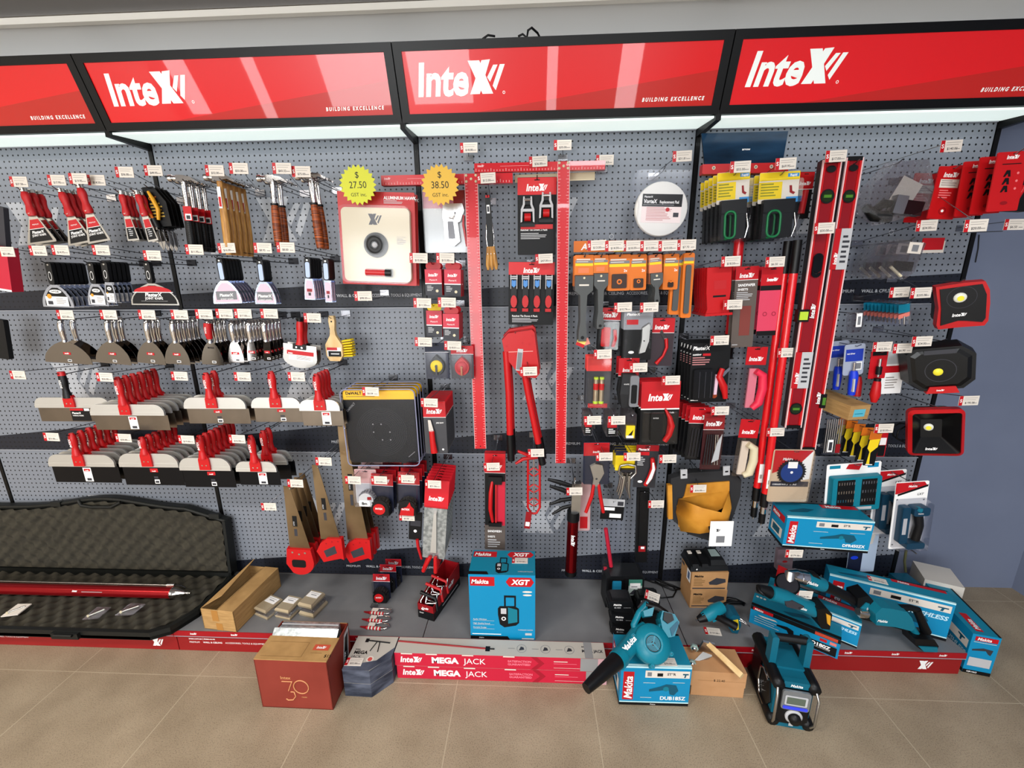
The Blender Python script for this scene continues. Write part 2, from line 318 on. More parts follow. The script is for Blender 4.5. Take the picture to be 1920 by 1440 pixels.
# header light boxes
SRED = mat('sign_red', '#d01216', .3, emit=.27, coat=.5); SDRED = mat('sign_dark_red', '#b51c14', .3, emit=.22, coat=.5); SW = mat('sign_white', '#e2e8e4', .3, emit=.35, coat=.4)
LITE = mat('lit_diffuser', '#e4f2ee', .5, emit=.8)
tilt = math.degrees(math.atan2(.081, .232)); SH = .2457
for i, x0 in enumerate([-1.2, 0, 1.2, 2.4]):
    M = Tr(x0, -.193, 2.318) @ Rx(tilt)
    W = 1.2; f = MB()
    f.box(.002, W - .002, 0, .012, 0, .028, FR); f.box(.002, W - .002, 0, .012, SH - .028, SH, FR); f.box(.002, .032, 0, .012, .028, SH - .028, FR); f.box(W - .032, W - .002, 0, .012, .028, SH - .028, FR)
    f.prism([(0, 0), (0, 0), (0, 0)], 0, 0, FR) if False else None
    p = MB(); p.box(.032, W - .032, .004, .010, .028, SH - .028, SRED)
    p.flat([(.30, .0285), (W - .033, .0285), (W - .033, .135)], .0035, SDRED)
    intex(p, .085, .085, .100, .003, SW); p.text('B U I L D I N G   E X C E L L E N C E', W - .065, .046, .012, .003, SW, 'r', sh=.15, w=.86, b=.04); p.ring(.085 + .312, .088, .003, .005, .003, SW, 12)
    case = MB(); case.add([(.001, .012, 0), (W - .001, .012, 0), (W - .001, .012, SH), (.001, .012, SH), (.001, .175, -.03), (W - .001, .175, -.03), (W - .001, .27, SH - .06), (.001, .27, SH - .06)], [(0, 1, 2, 3), (3, 2, 6, 7), (7, 6, 5, 4), (4, 5, 1, 0), (0, 3, 7, 4), (1, 5, 6, 2)], FR)
    add('illuminated_sign', 'red illuminated header sign with white logo, %s of the four' % ['leftmost and cut off', 'second', 'third', 'rightmost'][i], 'sign', [('frame', f), ('sign_face', p), ('casing', case)], M, 'red header signs')
    d = MB(); d.prism([(0, 0), (0, 0), (0, 0)], 0, 0, FR) if False else None
    d.add([(x0 + .012, -.183, 2.309), (x0 + W - .012, -.183, 2.309), (x0 + W - .012, -.012, 2.326), (x0 + .012, -.012, 2.326), (x0 + .012, -.183, 2.316), (x0 + W - .012, -.183, 2.316), (x0 + W - .012, -.012, 2.333), (x0 + .012, -.012, 2.333)], [(3, 2, 1, 0), (4, 5, 6, 7), (0, 1, 5, 4), (2, 3, 7, 6), (1, 2, 6, 5), (3, 0, 4, 7)], LITE)
    add('canopy_light', 'white glowing light panel below the %s red sign' % ['leftmost cut off', 'second', 'third', 'rightmost'][i], 'light', d, None, 'canopy lights')
    bb = MB(); bb.box(x0 - .010, x0 + .010, -.193, -.004, 2.298, 2.333, FR)
    add('canopy_bracket', 'black bracket carrying the canopy at the left end of the %s sign' % ['leftmost', 'second', 'third', 'rightmost'][i], 'bracket', bb, None, 'canopy brackets')
    la = bpy.data.lights.new('canopy_lamp', 'AREA'); la.shape = 'RECTANGLE'; la.size = 1.1; la.size_y = .14; la.energy = .3; la.color = (.95, 1, .98)
    lo = bpy.data.objects.new('canopy_lamp', la); COL.objects.link(lo); lo.location = (x0 + .6, -.1, 2.300)
    la = bpy.data.lights.new('added_bulkhead_fill', 'AREA'); la.shape = 'RECTANGLE'; la.size = 1.15; la.size_y = .05; la.energy = .45; la.color = (1, .98, .95)  # added fill light above each sign, no known fixture, brightens the bulkhead
    lo = bpy.data.objects.new('added_bulkhead_fill', la); COL.objects.link(lo); lo.location = (x0 + .6, -.16, 2.56); lo.rotation_euler = (math.radians(150), 0, 0)
bb = MB(); bb.box(3.59, 3.61, -.193, -.004, 2.298, 2.333, FR); add('canopy_bracket', 'black bracket at the right end of the canopy beside the blank wall', 'bracket', bb, None, 'canopy brackets')
cb = MB(); cb.tube([at(905, 73, .2), at(915, 66, .21), at(928, 68, .2)], .004, BPL, 6); cb.tube([at(972, 68, .2), at(980, 64, .21), at(988, 70, .2), at(990, 57, .22), at(997, 52, .22), at(1008, 62, .2), at(1012, 70, .19)], .004, BPL, 6)
add('power_cable', 'black cable loop sticking up above the third red sign', 'cable', cb)
# shell
def struct(name, mb): return tag(mb.build(name), None, None, kind='structure')
# floor
fm, nt, N, L, b = nodes('floor_tiles', .42)
tc = N.new('ShaderNodeTexCoord'); mp = N.new('ShaderNodeMapping'); mp.inputs['Location'].default_value = (-1.375, .535, 0); L.new(tc.outputs['Object'], mp.inputs[0])
br = N.new('ShaderNodeTexBrick'); br.offset = 0; br.squash = 1; br.inputs['Scale'].default_value = 1; br.inputs['Brick Width'].default_value = .588; br.inputs['Row Height'].default_value = .588; br.inputs['Mortar Size'].default_value = .0016; br.inputs['Mortar Smooth'].default_value = 0
L.new(mp.outputs[0], br.inputs['Vector'])
n1 = N.new('ShaderNodeTexNoise'); n1.inputs['Scale'].default_value = 230; n1.inputs['Detail'].default_value = 3; n1.inputs['Roughness'].default_value = .8; n2 = N.new('ShaderNodeTexNoise'); n2.inputs['Scale'].default_value = 5; n2.inputs['Detail'].default_value = 6
L.new(tc.outputs['Object'], n1.inputs['Vector']); L.new(tc.outputs['Object'], n2.inputs['Vector'])
r1 = N.new('ShaderNodeValToRGB'); r1.color_ramp.elements[0].position = .28; r1.color_ramp.elements[0].color = srgb('#64574a'); r1.color_ramp.elements[1].position = .50; r1.color_ramp.elements[1].color = srgb('#a6967e')
r2 = N.new('ShaderNodeValToRGB'); r2.color_ramp.elements[0].position = .3; r2.color_ramp.elements[0].color = (.74, .72, .70, 1); r2.color_ramp.elements[1].position = .7; r2.color_ramp.elements[1].color = (1.0, 1.0, 1.0, 1)
L.new(n1.outputs[0], r1.inputs[0]); L.new(n2.outputs[0], r2.inputs[0])
mu = N.new('ShaderNodeMix'); mu.data_type = 'RGBA'; mu.blend_type = 'MULTIPLY'; mu.inputs[0].default_value = 1; L.new(r1.outputs[0], mu.inputs[6]); L.new(r2.outputs[0], mu.inputs[7])
mg = N.new('ShaderNodeMix'); mg.data_type = 'RGBA'; L.new(br.outputs['Fac'], mg.inputs[0]); L.new(mu.outputs[2], mg.inputs[6]); mg.inputs[7].default_value = srgb('#b2a48c'); L.new(mg.outputs[2], b.inputs['Base Color'])
fl = MB(); fl.box(-4.5, 4.42, -6.6, .16, -.1, 0, fm); struct('floor', fl)
WB = noisy('wall_blue_grey', '#6c7489', '#727a8f', 2, .6)
w = MB(); w.box(-4.5, 4.52, .16, .26, 0, 3.4, WB); struct('wall_back', w)
w = MB(); w.box(4.42, 4.52, -6.6, .16, 0, 3.4, WB); struct('wall_right', w)
w = MB(); w.box(-4.6, -4.5, -6.6, .26, 0, 3.4, mat('wall_left_paint', '#c9c2b4', .7)); struct('wall_left', w)
CEILM = mat('ceiling_paint', '#8a8a8c', .7)
w = MB(); w.box(-4.6, 4.52, -6.6, -.20, 2.712, 2.8, CEILM); struct('ceiling', w)
CV = mat('bulkhead_paint', '#e6e5e2', .6); w = MB(); pr = [(.03, 2.36), (.03, 2.55)] + [(-.17 + .2 * math.cos(math.radians(a)), 2.55 + .145 * math.sin(math.radians(a))) for a in range(0, 91, 6)]
w.add([(x, y, z) for y, z in pr for x in (-4.5, 4.42)], [(2 * i, 2 * i + 1, 2 * i + 3, 2 * i + 2) for i in range(len(pr) - 1)], CV, True)
w.box(-4.5, 4.42, -.2, .15, 2.716, 2.79, CV); struct('wall_bulkhead', w)
w = MB(); w.box(-4.5, 4.42, -.195, -.172, 2.690, 2.712, mat('trim_paint', '#efebe2', .5)); struct('trim_1', w)
# shop front behind the camera: piers, windows and daylight outside
PW = mat('shopfront_wall', '#5a5654', .7); wins = [(-4.3, -3.9, .2, 2.6), (-3.0, -2.75, .1, 2.7), (-1.75, -.45, .25, 2.5), (-.30, .72, .25, 2.5), (1.95, 2.12, .1, 2.7), (3.1, 3.45, .1, 2.7)]
w = MB(); xp = -4.5
for x0, x1, z0, z1 in wins:
    w.box(xp, x0, -6.6, -6.5, 0, 2.7, PW); w.box(x0, x1, -6.6, -6.5, 0, z0, PW); w.box(x0, x1, -6.6, -6.5, z1, 2.71, PW); xp = x1
w.box(xp, 4.42, -6.6, -6.5, 0, 2.7, PW); struct('wall_front', w)
for i, (x0, x1, z0, z1) in enumerate(wins):
    g = MB(); g.box(x0, x1, -6.55, -6.545, z0, z1, clearmat('window_glass', '#ffffff', .03)); struct('window_%d' % (i + 1), g)
    la = bpy.data.lights.new('daylight', 'AREA'); la.shape = 'RECTANGLE'; la.size = x1 - x0; la.size_y = z1 - z0; la.energy = 44 * (x1 - x0) * (z1 - z0); la.color = (.95, .98, 1)
    lo = bpy.data.objects.new('daylight', la); COL.objects.link(lo); lo.location = ((x0 + x1) / 2, -6.58, (z0 + z1) / 2); lo.rotation_euler = (math.radians(90), 0, 0)
for i, (x, y) in enumerate([(-2.6, -2.2), (.1, -2.2), (2.6, -2.2), (-2.6, -4.4), (.1, -4.4), (2.6, -4.4)]):
    c = MB(); c.box(-.6, .6, -.15, .15, -.02, .0, FR); c.rect(-.58, .58, -.02, .02, 0, LITE) if False else None
    add('ceiling_light', 'slim ceiling light %s' % ['over the left of the shop', 'over the middle of the shop', 'over the right of the shop', 'near the left shop window', 'near the middle shop window', 'near the right shop window'][i], 'light', c, Tr(x, y, 2.711), 'ceiling lights')
    la = bpy.data.lights.new('ceiling_lamp', 'AREA'); la.shape = 'RECTANGLE'; la.size = 1.2; la.size_y = .3; la.energy = 48; la.color = (1, .87, .72) if x < 0 else ((1, .96, .9) if x < 1 else (.94, .97, 1))
    lo = bpy.data.objects.new('ceiling_lamp', la); COL.objects.link(lo); lo.location = (x, y, 2.68)
wd = bpy.data.worlds.new('world'); S.world = wd; wd.use_nodes = True; wd.node_tree.nodes['Background'].inputs[0].default_value = (.9, .95, 1, 1); wd.node_tree.nodes['Background'].inputs[1].default_value = .35
S.view_settings.view_transform = 'Standard'; S.view_settings.look = 'None'; S.view_settings.gamma = 1; S.view_settings.exposure = 0.0; S.view_settings.use_curve_mapping = False
# ================================================================ left half of the wall
# tickets read off the photo
for l, *t in [
('red handled joint knife with black label on the leftmost hook', 36, 341, '$27.50'), ('red handled joint knife with black label on the second hook', 107, 338, '$17.95'),
('red handled joint knife hanging forward, overlapping its left neighbour', 147, 335, '$19.95'), ('narrow red handled filling knife left of another narrow one', 181, 338, '$14.50'),
('narrow red handled filling knife beside the black and yellow snips', 234, 323, '$36.00'), ('tin snips with orange handles on a black hang card', 288, 320, '$49.95'),
('wide black handled joint knife with oval logo at far left', 12, 472, '$21.00', None, None, 'k'), ('medium black handled knife with white label beside the wide ones', 72, 470, '$16.50', None, None, 'k'), ('narrow black handled knife with white label, right of the medium ones', 114, 469, '$14.95', None, None, 'k'),
('very wide half round black handled joint knife with red band label', 190, 469, '$29.95', None, None, 'k'), ('blue inlaid black handled joint knife with grey pink label', 286, 479, '$12.00', None, None, 'k'), ('blue inlaid black handled knife with plain pink label', 365, 468, '$11.95', None, None, 'k'),
('narrow black handled knife with pale label under the leather hammers', 493, 465, '$8.95', None, None, 'k'), ('narrowest black handled knife with pink label beside the hawk pack', 536, 464, '$8.00', None, None, 'k'),
('steel claw hammer with black grip and red tag', 403, 320, '$52.00', 0, -.032, 'w'), ('claw hammer with varnished wooden handle', 448, 316, '$50.00', 0, -.032, 'w'), ('steel claw hammer with leather ring grip under left ticket', 529, 316, '$60.32', 0, -.032, 'w'), ('steel claw hammer with leather ring grip beside the hawk pack', 565, 322, '$75.00', 0, -.032, 'w'),
('widest chrome joint knife with red sticker, leftmost of its row', 123, 590, '$25.00', None, None, 'k'), ('wide chrome joint knife with red sticker, second from left', 204, 590, '$22.49', None, None, 'k'), ('chrome joint knife with red sticker, third from left', 276, 590, '$23.00', None, None, 'k'), ('chrome joint knife with dark blade, left of the red gripped one', 337, 590, '$21.44', None, None, 'k'),
('chrome joint knife with red rubber grip', 383, 589, '$23.00', None, None, 'k'), ('small chrome knife right of the red gripped one', 421, 588, '$17.00', None, None, 'k'), ('narrow chrome knife between two rows of small chrome knives', 456, 588, '$17.00', None, None, 'k'), ('narrowest chrome filling knife at the right of its row', 505, 588, '$16.00', None, None, 'k'),
('red handled spreader with curved blade right of the chrome knives', 586, 596, '$32.00', None, None, 'k'), 
('black handled wide taping knife with red cap and black card', 34, 703, '$25.00', None, None, 'k'), ('widest red handled taping knife with steel blade', 197, 707, '$26.00', None, None, 'k'), ('red handled taping knife with steel blade under middle hook', 337, 705, '$26.00', None, None, 'k'), ('red handled taping knife with steel blade, single on its hook', 455, 706, '$24.00', None, None, 'k'), ('narrow red handled taping knife with steel blade near black disc packs', 556, 706, '$21.00', None, None, 'k'),
('wide red handled taping knife with dark blade, leftmost lower row', 97, 819, '$23.00', None, None, 'k'), ('red handled taping knife with dark blade, second in lower row', 232, 821, '$20.00', None, None, 'k'), ('red handled taping knife with dark blade, third in lower row', 350, 824, '$19.00', None, None, 'k'), ('narrow red handled taping knife with dark blade, hanging forward', 445, 823, '$16.00', None, None, 'k'),
('cream plasterers hawk in a red clear fronted pack', ), ('small red carton, upper left one under the staple gun', 785, 484, '$15.00'), ('small red carton touching the left T square blade, upper row', 835, 484, '$15.00'), ('small red carton with yellow tab in the lower row', 792, 568, '$11.50'), ('small red carton in the lower row beside the yellow tabbed one', 838, 567, '$19.00'),
('black and yellow chalk line reel in a clear pack', 794, 641, '$42.01'), ('red chalk line reel on a card beside the left T square', 849, 648, '$18.01'), ('bundle of black sheathed tools with three wooden handles', 912, 334, '$12.00'), ('two pack of ratchet tie downs on a black and red card', 1009, 303, '$36.00', 0, -.01, 'k'), ('four pack of ratchet tie downs with blue latches', 1020, 485, '$47.00', 0, -.01),
]: TK[l] = tuple(t)
def handle(mb, x, z0, z1, r, m, sq=.7, y=0, prof=None, seg=8):
    prof = prof or [.8, 1, .95, .85, .9, 1.05, .95]
    n = len(prof); mb.tube([(x, y, z0 + (z1 - z0) * i / (n - 1)) for i in range(n)], [r * p for p in prof], m, seg, sq=sq)
def blade_out(w, nw, z0, z1, bow=.5):       # outline of a spreading knife blade
    o = []
    for i in range(7):
        t = i / 6; o.append((nw / 2 + (w / 2 - nw / 2) * (math.sin(t * math.pi / 2) ** bow if bow != 1 else t), z0 + (z1 - z0) * .92 * t))
    o.append((w / 2 * 1.0, z1)); return [(-x, z) for x, z in o] + o[::-1]
def knife_red(w, h, hf=.5, nar=False):
    hh = h * hf; a = MB(); r = min(w * .22, .016) if not nar else .013
    handle(a, 0, -.012, -hh, r, RPL2, prof=[.7, 1.05, 1.1, .9, .85, 1.05, 1.25, 1.0]); a.tube([(0, 0, 0), (0, 0, -.014)], r * .75, STL, 8); a.disc(0, -hh * .9, .004, -r * .8, STL, 8)
    b = MB(); out = blade_out(w, r * 2.1, -hh, -h, 1); b.prism(out, -.0012, .0006, STL)
    k = MB(); s = .80; t0 = -hh - (h - hh) * .12; t1 = -h * .965; tm = t0 + (t1 - t0) * .42
    wa = lambda z: (r * 2.1 + (w - r * 2.1) * min(1, (-z - hh) / ((h - hh) * .92))) * s / 2
    k.flat([(-wa(t0), t0), (wa(t0), t0), (wa(tm), tm), (-wa(tm), tm)], -.0018, RED); k.flat([(-wa(tm), tm), (wa(tm), tm), (wa(t1), t1), (-wa(t1), t1)], -.0018, BLK)
    k.rect(-wa(tm), wa(tm), tm - .0012, tm + .0008, -.0019, WHT)
    if w > .07: k.text('PlasterX', 0, tm - (tm - t1) * .36, .011, -.0021, WHT, 'c', sh=.15, b=.03); k.text('JOINT KNIFE', 0, tm - (tm - t1) * .58, .008, -.0021, WHT, 'c', b=.02); k.text('PREMIUM', 0, (t0 + tm) / 2 - .004, .005, -.0021, WHT, 'c')
    else: k.lines(-wa(tm) * .6, wa(tm) * .6, t1 + .008, tm - .006, 4, -.0021, LGR)
    return [('handle', a, None), ('blade', b, [('sticker', k)])]
def knife_black(w, h, col='hyde', rnd=True, blue=False):
    hh = h * .50; a = MB(); a.rp(-.013, .013, -hh, 0, -.008, .008, .012, BPL, k=3)
    if blue: a.rp(-.009, .009, -hh * .95, -.02, -.0085, -.008, .006, mat('pale_blue_inlay', '#aebfe0', .3), k=2)
    else: a.disc(0, -hh * .62, .007, -.0085, WHT, 12, hh * .2); a.disc(0, -hh * .62, .0055, -.0088, BLK, 12, hh * .17)
    a.disc(0, -.012, .004, -.0088, STL, 8)
    b = MB(); b.prism(blade_out(w, .03, -hh, -h, .75), -.0012, .0006, mat('bright_blade', '#c2cbe0', .15, .9) if col != 'ptx' else STL)
    k = MB(); z1 = -h * .97
    if col == 'hyde':
        k.prism([(x * .8, z) for x, z in blade_out(w, .03, -hh - .012, z1, .75)], -.0018, -.0013, BLK); k.rect(-w * .36, w * .36, z1, z1 + (h - hh) * .42, -.0021, WHT)
        k.disc(0, -hh - (h - hh) * .3, w * .2, -.0021, WHT, 16, (h - hh) * .085); k.text('HYDE', 0, -hh - (h - hh) * .34, (h - hh) * .08, -.0024, BLK, 'c', w=min(1.2, w * 9), b=.03)
        k.disc(-w * .22, z1 + (h - hh) * .42, w * .075, -.0026, mat('gold_seal', '#d0922e', .4), 14); k.lines(-w * .02, w * .32, z1 + .006, z1 + (h - hh) * .34, 4, -.0025, TXT); k.rect(-w * .3, -w * .14, z1 + .005, z1 + .02, -.0025, DGR)
    elif col == 'ptx':
        k.prism([(x * .93, z) for x, z in blade_out(w, .03, -hh - .008, z1, .75)], -.0018, -.0013, BLK)
        k.flat([(x * .9, z) for x, z in blade_out(w * .86, .03, -hh - .01, -hh - (h - hh) * .38, .75)], -.0021, RED); k.rect(-w * .42, w * .42, -hh - (h - hh) * .42, -hh - (h - hh) * .39, -.0022, WHT)
        k.text('PlasterX', 0, -hh - (h - hh) * .6, .015, -.0023, WHT, 'c', sh=.15, b=.03); k.text('JOINT KNIFE', 0, -hh - (h - hh) * .74, .010, -.0023, WHT, 'c', b=.02); k.rect(-w * .28, w * .28, -h * .91, -h * .905, -.0023, LGR)
    else:
        k.prism([(x * .84, z) for x, z in blade_out(w, .026, -hh - .008, z1, .75)], -.0018, -.0013, LILAC); zz = -hh - (h - hh) * .45
        if w > .06: k.rect(-w * .36, w * .36, z1 + .01, zz, -.0021, GRY); k.text('PlasterX', 0, zz - .022, .012, -.0024, WHT, 'c', sh=.15, b=.03); k.text('JOINT KNIFE', 0, zz - .036, .007, -.0024, WHT, 'c')
        else: k.rect(-w * .24, w * .24, zz - .014, zz - .002, -.0021, DRED); k.rect(-w * .12, w * .12, z1 + .012, z1 + .024, -.0021, DGR); k.lines(-w * .2, w * .2, z1 + .03, zz - .02, 2, -.0021, TXT)
    return [('handle', a, None), ('blade', b, [('sticker', k)])]
MIR = mat('mirror_blade', '#8c8682', .05, 1)
def knife_chrome(w, h, grip=False):
    hh = h * .50; a = MB(); r = .0125
    a.tube([(0, 0, 0), (0, 0, -.008), (0, -.003, -.02), (0, -.005, -hh * .35), (0, -.004, -hh * .7), (0, 0, -hh * .92), (0, 0, -hh * 1.04)], [r * .5, r * .85, r, r * 1.02, r * .9, r * .8, r * .9], CHR, 10, sq=.8)
    sub = None
    if grip: g = MB(); g.tube([(0, -.003, -.018), (0, -.005, -hh * .35), (0, -.004, -hh * .68), (0, -.001, -hh * .85)], [r * 1.25, r * 1.3, r * 1.15, r * .95], RPL2, 10, sq=.8); g.push(Tr(.003, -.0195, -hh * .6) @ Ry(-90)); g.text('INTEX', 0, 0, .007, 0, WHT, b=.02); g.pop(); sub = [('rubber_grip', g)]
    b = MB(); b.prism(blade_out(w, .022, -hh, -h, .72), -.001, .0006, MIR)
    k = MB(); kk = min(.017, w * .34); zz = -hh - (h - hh) * .55
    if not grip: k.rect(-kk, kk, zz - .0055, zz + .0055, -.0016, RED); intex(k, 0, zz - .003, .006 if w > .04 else .0035, -.002, WHT, 'c')
    else: k.text('INTEX', 0, -hh - (h - hh) * .28, .007, -.0016, BLK, 'c', b=.03)
    k.rect(-.002, min(.016, w * .35), -h * .96, -h * .91, -.0016, WHT); k.rect(0, min(.014, w * .3), -h * .95, -h * .92, -.0018, DGR)
    return [('handle', a, sub), ('blade', b, [('sticker', k)])]
def taping(w, h, hx, hh, dark=False, lab='white', black=False):
    """wide taping knife; origin top centre of the plate; the handle rises above by hh at hx"""
    ph = h * .42; a = MB(); r = .0165; hm = RPL if not black else BPL
    handle(a, hx, hh, 0.0, r, hm, sq=.75, y=-.008, prof=[.55, .95, 1.05, 1.1, 1.0, .85, .9, 1.15, 1.2], seg=10)
    if black: a.tube([(hx, -.008, hh + .002), (hx, -.008, hh - .016)], [r * .9, r * 1.05], RPL, 10, sq=.75)
    a.push(Tr(hx + .003, -.0216, hh * .40) @ Ry(-92)); a.text('INTEX', 0, 0, .010, 0, WHT, b=.03, sh=.15); a.pop()
    c = MB(); c.prism([(hx - .018, .012), (hx + .018, .012), (hx + .025, -.005), (hx + .026, -ph * .92), (hx - .026, -ph * .92), (hx - .025, -.005)], -.012, .004, RPL); c.disc(hx - .010, -ph * .55, .0035, -.0125, CHR, 8); c.disc(hx + .010, -ph * .55, .0035, -.0125, CHR, 8)
    p = MB(); rr0 = ph * .8; out = [(-w / 2, -ph)] + [(w / 2, -ph)] + [(x, z) for x, z in arc(w / 2 - rr0, -rr0, rr0, 0, 90, 6)] + [(x, z) for x, z in arc(-w / 2 + rr0, -rr0, rr0, 90, 180, 6)]
    p.prism(out, -.005, .003, ALU); p.box(-w / 2, w / 2, -.0062, -.005, -ph, -ph * .7, ALU)
    b = MB(); bm = BLKB if dark else BLADE
    b.box(-w / 2 + .008, w / 2 - .002 + .012, -.001, 0, -h, -ph, bm)
    k = MB()
    if lab == 'white': k.rect(hx - .0, hx + .040, -h * .96, -ph * 1.12, -.0014, WHT); k.rect(hx + .005, hx + .035, -ph * 1.42, -ph * 1.2, -.0018, RED); intex(k, hx + .020, -ph * 1.38, .005, -.002, WHT, 'c'); k.rect(hx + .010, hx + .032, -h * .93, -h * .84, -.0018, DGR)
    elif lab == 'card': k.rect(hx - .015, hx + .08, -h * .97, -ph * 1.08, -.0014, BLK); k.rect(hx - .015, hx + .05, -ph * 1.3, -ph * 1.08, -.0017, RED); k.rect(hx + .055, hx + .08, -ph * 1.32, -ph * 1.08, -.0017, WHT); k.text('PlasterX', hx - .008, -ph * 1.62, .009, -.0018, WHT, b=.03, sh=.15); k.text('TAPING KNIFE', hx - .008, -ph * 1.85, .006, -.0018, WHT, b=.02)
    else: k.rect(hx - .002, hx + .036, -ph * 1.4, -ph * 1.12, -.0014, RED); intex(k, hx + .017, -ph * 1.36, .006, -.0018, WHT, 'c'); k.rect(hx + .010, hx + .034, -h * .95, -h * .82, -.0014, WHT); k.rect(hx + .013, hx + .031, -h * .93, -h * .86, -.0017, DGR); k.rect(hx + .010, hx + .03, -h * .79, -h * .72, -.0014, DGR)
    return [('handle', a, [('clamp', c)]), ('backing_plate', p, None), ('blade', b, [('sticker', k)])]
BLKB = mat('blue_steel_blade', '#17181c', .28, .6); BLADE = noisy('steel_blade', '#6f665c', '#857a6e', 5, .3, metal=.9)
def hg(name, label, cat, fn, tx, ty, bx, by, w, d, n=1, step=.02, group=None, sx=0, hz=-.007, **kw):
    M, W, H = hang(tx, ty, bx, by, w, d)
    return stack(name, label, cat, fn(W, H, **kw), M, n, (sx, step, 0), group, hz=hz)
g = 'red handled joint knives'
hg('joint_knife', 'red handled joint knife with black label on the leftmost hook', 'knife', knife_red, 43, 353, 80, 456, 56, .22, 3, .028, g)
hg('joint_knife', 'red handled joint knife with black label on the second hook', 'knife', knife_red, 113, 354, 153, 457, 50, .22, 3, .025, g)
hg('joint_knife', 'red handled joint knife hanging forward, overlapping its left neighbour', 'knife', knife_red, 148, 346, 187, 454, 44, .25, 1)
hg('joint_knife', 'narrow red handled filling knife left of another narrow one', 'knife', knife_red, 226, 358, 251, 451, 22, .22, 3, .02, 'narrow red filling knives', nar=True)
hg('joint_knife', 'narrow red handled filling knife beside the black and yellow snips', 'knife', knife_red, 256, 358, 288, 452, 20, .23, 3, .02, 'narrow red filling knives', nar=True)
# black handled knives, second row
hg('joint_knife', 'wide black handled joint knife with oval logo at far left', 'knife', knife_black, 92, 491, 111, 576, 58, .25, 7, .021, 'black handled wide knives')
hg('joint_knife', 'medium black handled knife with white label beside the wide ones', 'knife', knife_black, 171, 491, 186, 573, 38, .25, 3, .02, 'black handled medium knives')
hg('joint_knife', 'narrow black handled knife with white label, right of the medium ones', 'knife', knife_black, 197, 490, 210, 568, 20, .25, 5, .021, 'black handled narrow knives')
hg('joint_knife', 'very wide half round black handled joint knife with red band label', 'knife', knife_black, 276, 490, 292, 572, 90, .24, 1, .02, None, col='ptx')
hg('joint_knife', 'blue inlaid black handled joint knife with grey pink label', 'knife', knife_black, 412, 483, 428, 569, 54, .25, 6, .02, 'blue inlaid joint knives', col='pink', blue=True)
hg('joint_knife', 'blue inlaid black handled knife with plain pink label', 'knife', knife_black, 488, 486, 499, 570, 40, .25, 3, .018, 'plain pink label knives', col='pk', blue=True)
hg('joint_knife', 'narrow black handled knife with pale label under the leather hammers', 'knife', knife_black, 577, 482, 582, 562, 20, .25, 5, .02, 'narrow pale label knives', col='pk', blue=True)
hg('joint_knife', 'narrowest black handled knife with pink label beside the hawk pack', 'knife', knife_black, 611, 484, 617, 567, 13, .25, 3, .018, 'narrowest pink label knives', col='pk', blue=True)
# chrome knives, third row
g = 'chrome handled joint knives'
hg('chrome_knife', 'widest chrome joint knife with red sticker, leftmost of its row', 'knife', knife_chrome, 113, 597, 130, 681, 88, .25, 2, .05, g)
hg('chrome_knife', 'wide chrome joint knife with red sticker, second from left', 'knife', knife_chrome, 201, 597, 214, 682, 66, .25, 3, .03, g)
hg('chrome_knife', 'chrome joint knife with red sticker, third from left', 'knife', knife_chrome, 275, 597, 285, 682, 53, .25, 3, .027, g)
hg('chrome_knife', 'chrome joint knife with dark blade, left of the red gripped one', 'knife', knife_chrome, 323, 598, 334, 683, 47, .25, 6, .027, g)
hg('chrome_knife', 'chrome joint knife with red rubber grip', 'knife', knife_chrome, 389, 598, 400, 684, 41, .26, 1, .027, None, grip=True)
hg('chrome_knife', 'plain chrome joint knife behind the red gripped one', 'knife', knife_chrome, 400, 598, 412, 682, 41, .23, 3, .03, g)
hg('chrome_knife', 'small chrome knife right of the red gripped one', 'knife', knife_chrome, 434, 600, 444, 680, 29, .25, 4, .026, g)
hg('chrome_knife', 'narrow chrome knife between two rows of small chrome knives', 'knife', knife_chrome, 466, 600, 474, 677, 18, .25, 5, .022, g)
hg('chrome_knife', 'narrowest chrome filling knife at the right of its row', 'knife', knife_chrome, 495, 600, 503, 677, 15, .25, 5, .026, g)
# taping knives, fourth and fifth rows:  plate left, right, top y, blade bottom y, handle x, handle top y
def tkn(label, x0, x1, y0, y1, hx, hy, d, n, step, **kw):
    a = at(x0, y0, d); b = at(x1, y0, d); c = at((x0 + x1) / 2, y1, d); p = at(hx, hy, d + .01); W = b.x - a.x; cx = (a.x + b.x) / 2
    q = at(hx + 4, y0, d)
    stack('taping_knife', label, 'knife', taping(W, (a.z + b.z) / 2 - c.z, q.x - cx, p.z - a.z, **kw), Tr(cx, -d, (a.z + b.z) / 2), n, (0, step, 0), 'taping knives', hx=q.x - cx, hz=p.z - a.z - .012)
tkn('black handled wide taping knife with red cap and black card', 63, 204, 745, 790, 127, 698, .20, 1, .04, lab='card', black=True)
tkn('widest red handled taping knife with steel blade', 167, 306, 758, 806, 231, 707, .27, 6, .036)
tkn('red handled taping knife with steel blade under middle hook', 343, 459, 745, 794, 393, 699, .25, 2, .045, lab='red')
tkn('red handled taping knife with steel blade, single on its hook', 470, 562, 745, 791, 513, 696, .25, 1, .04, lab='red')
tkn('narrow red handled taping knife with steel blade near black disc packs', 560, 636, 749, 798, 596, 701, .26, 4, .03)
tkn('wide red handled taping knife with dark blade, leftmost lower row', 88, 212, 852, 904, 144, 813, .27, 6, .038, dark=True)
tkn('red handled taping knife with dark blade, second in lower row', 220, 331, 850, 909, 271, 820, .27, 6, .034, dark=True, lab='red')
tkn('red handled taping knife with dark blade, third in lower row', 334, 430, 858, 913, 380, 817, .27, 7, .034, dark=True, lab='red')
tkn('narrow red handled taping knife with dark blade, hanging forward', 441, 517, 865, 909, 476, 817, .28, 1, .04, dark=True)
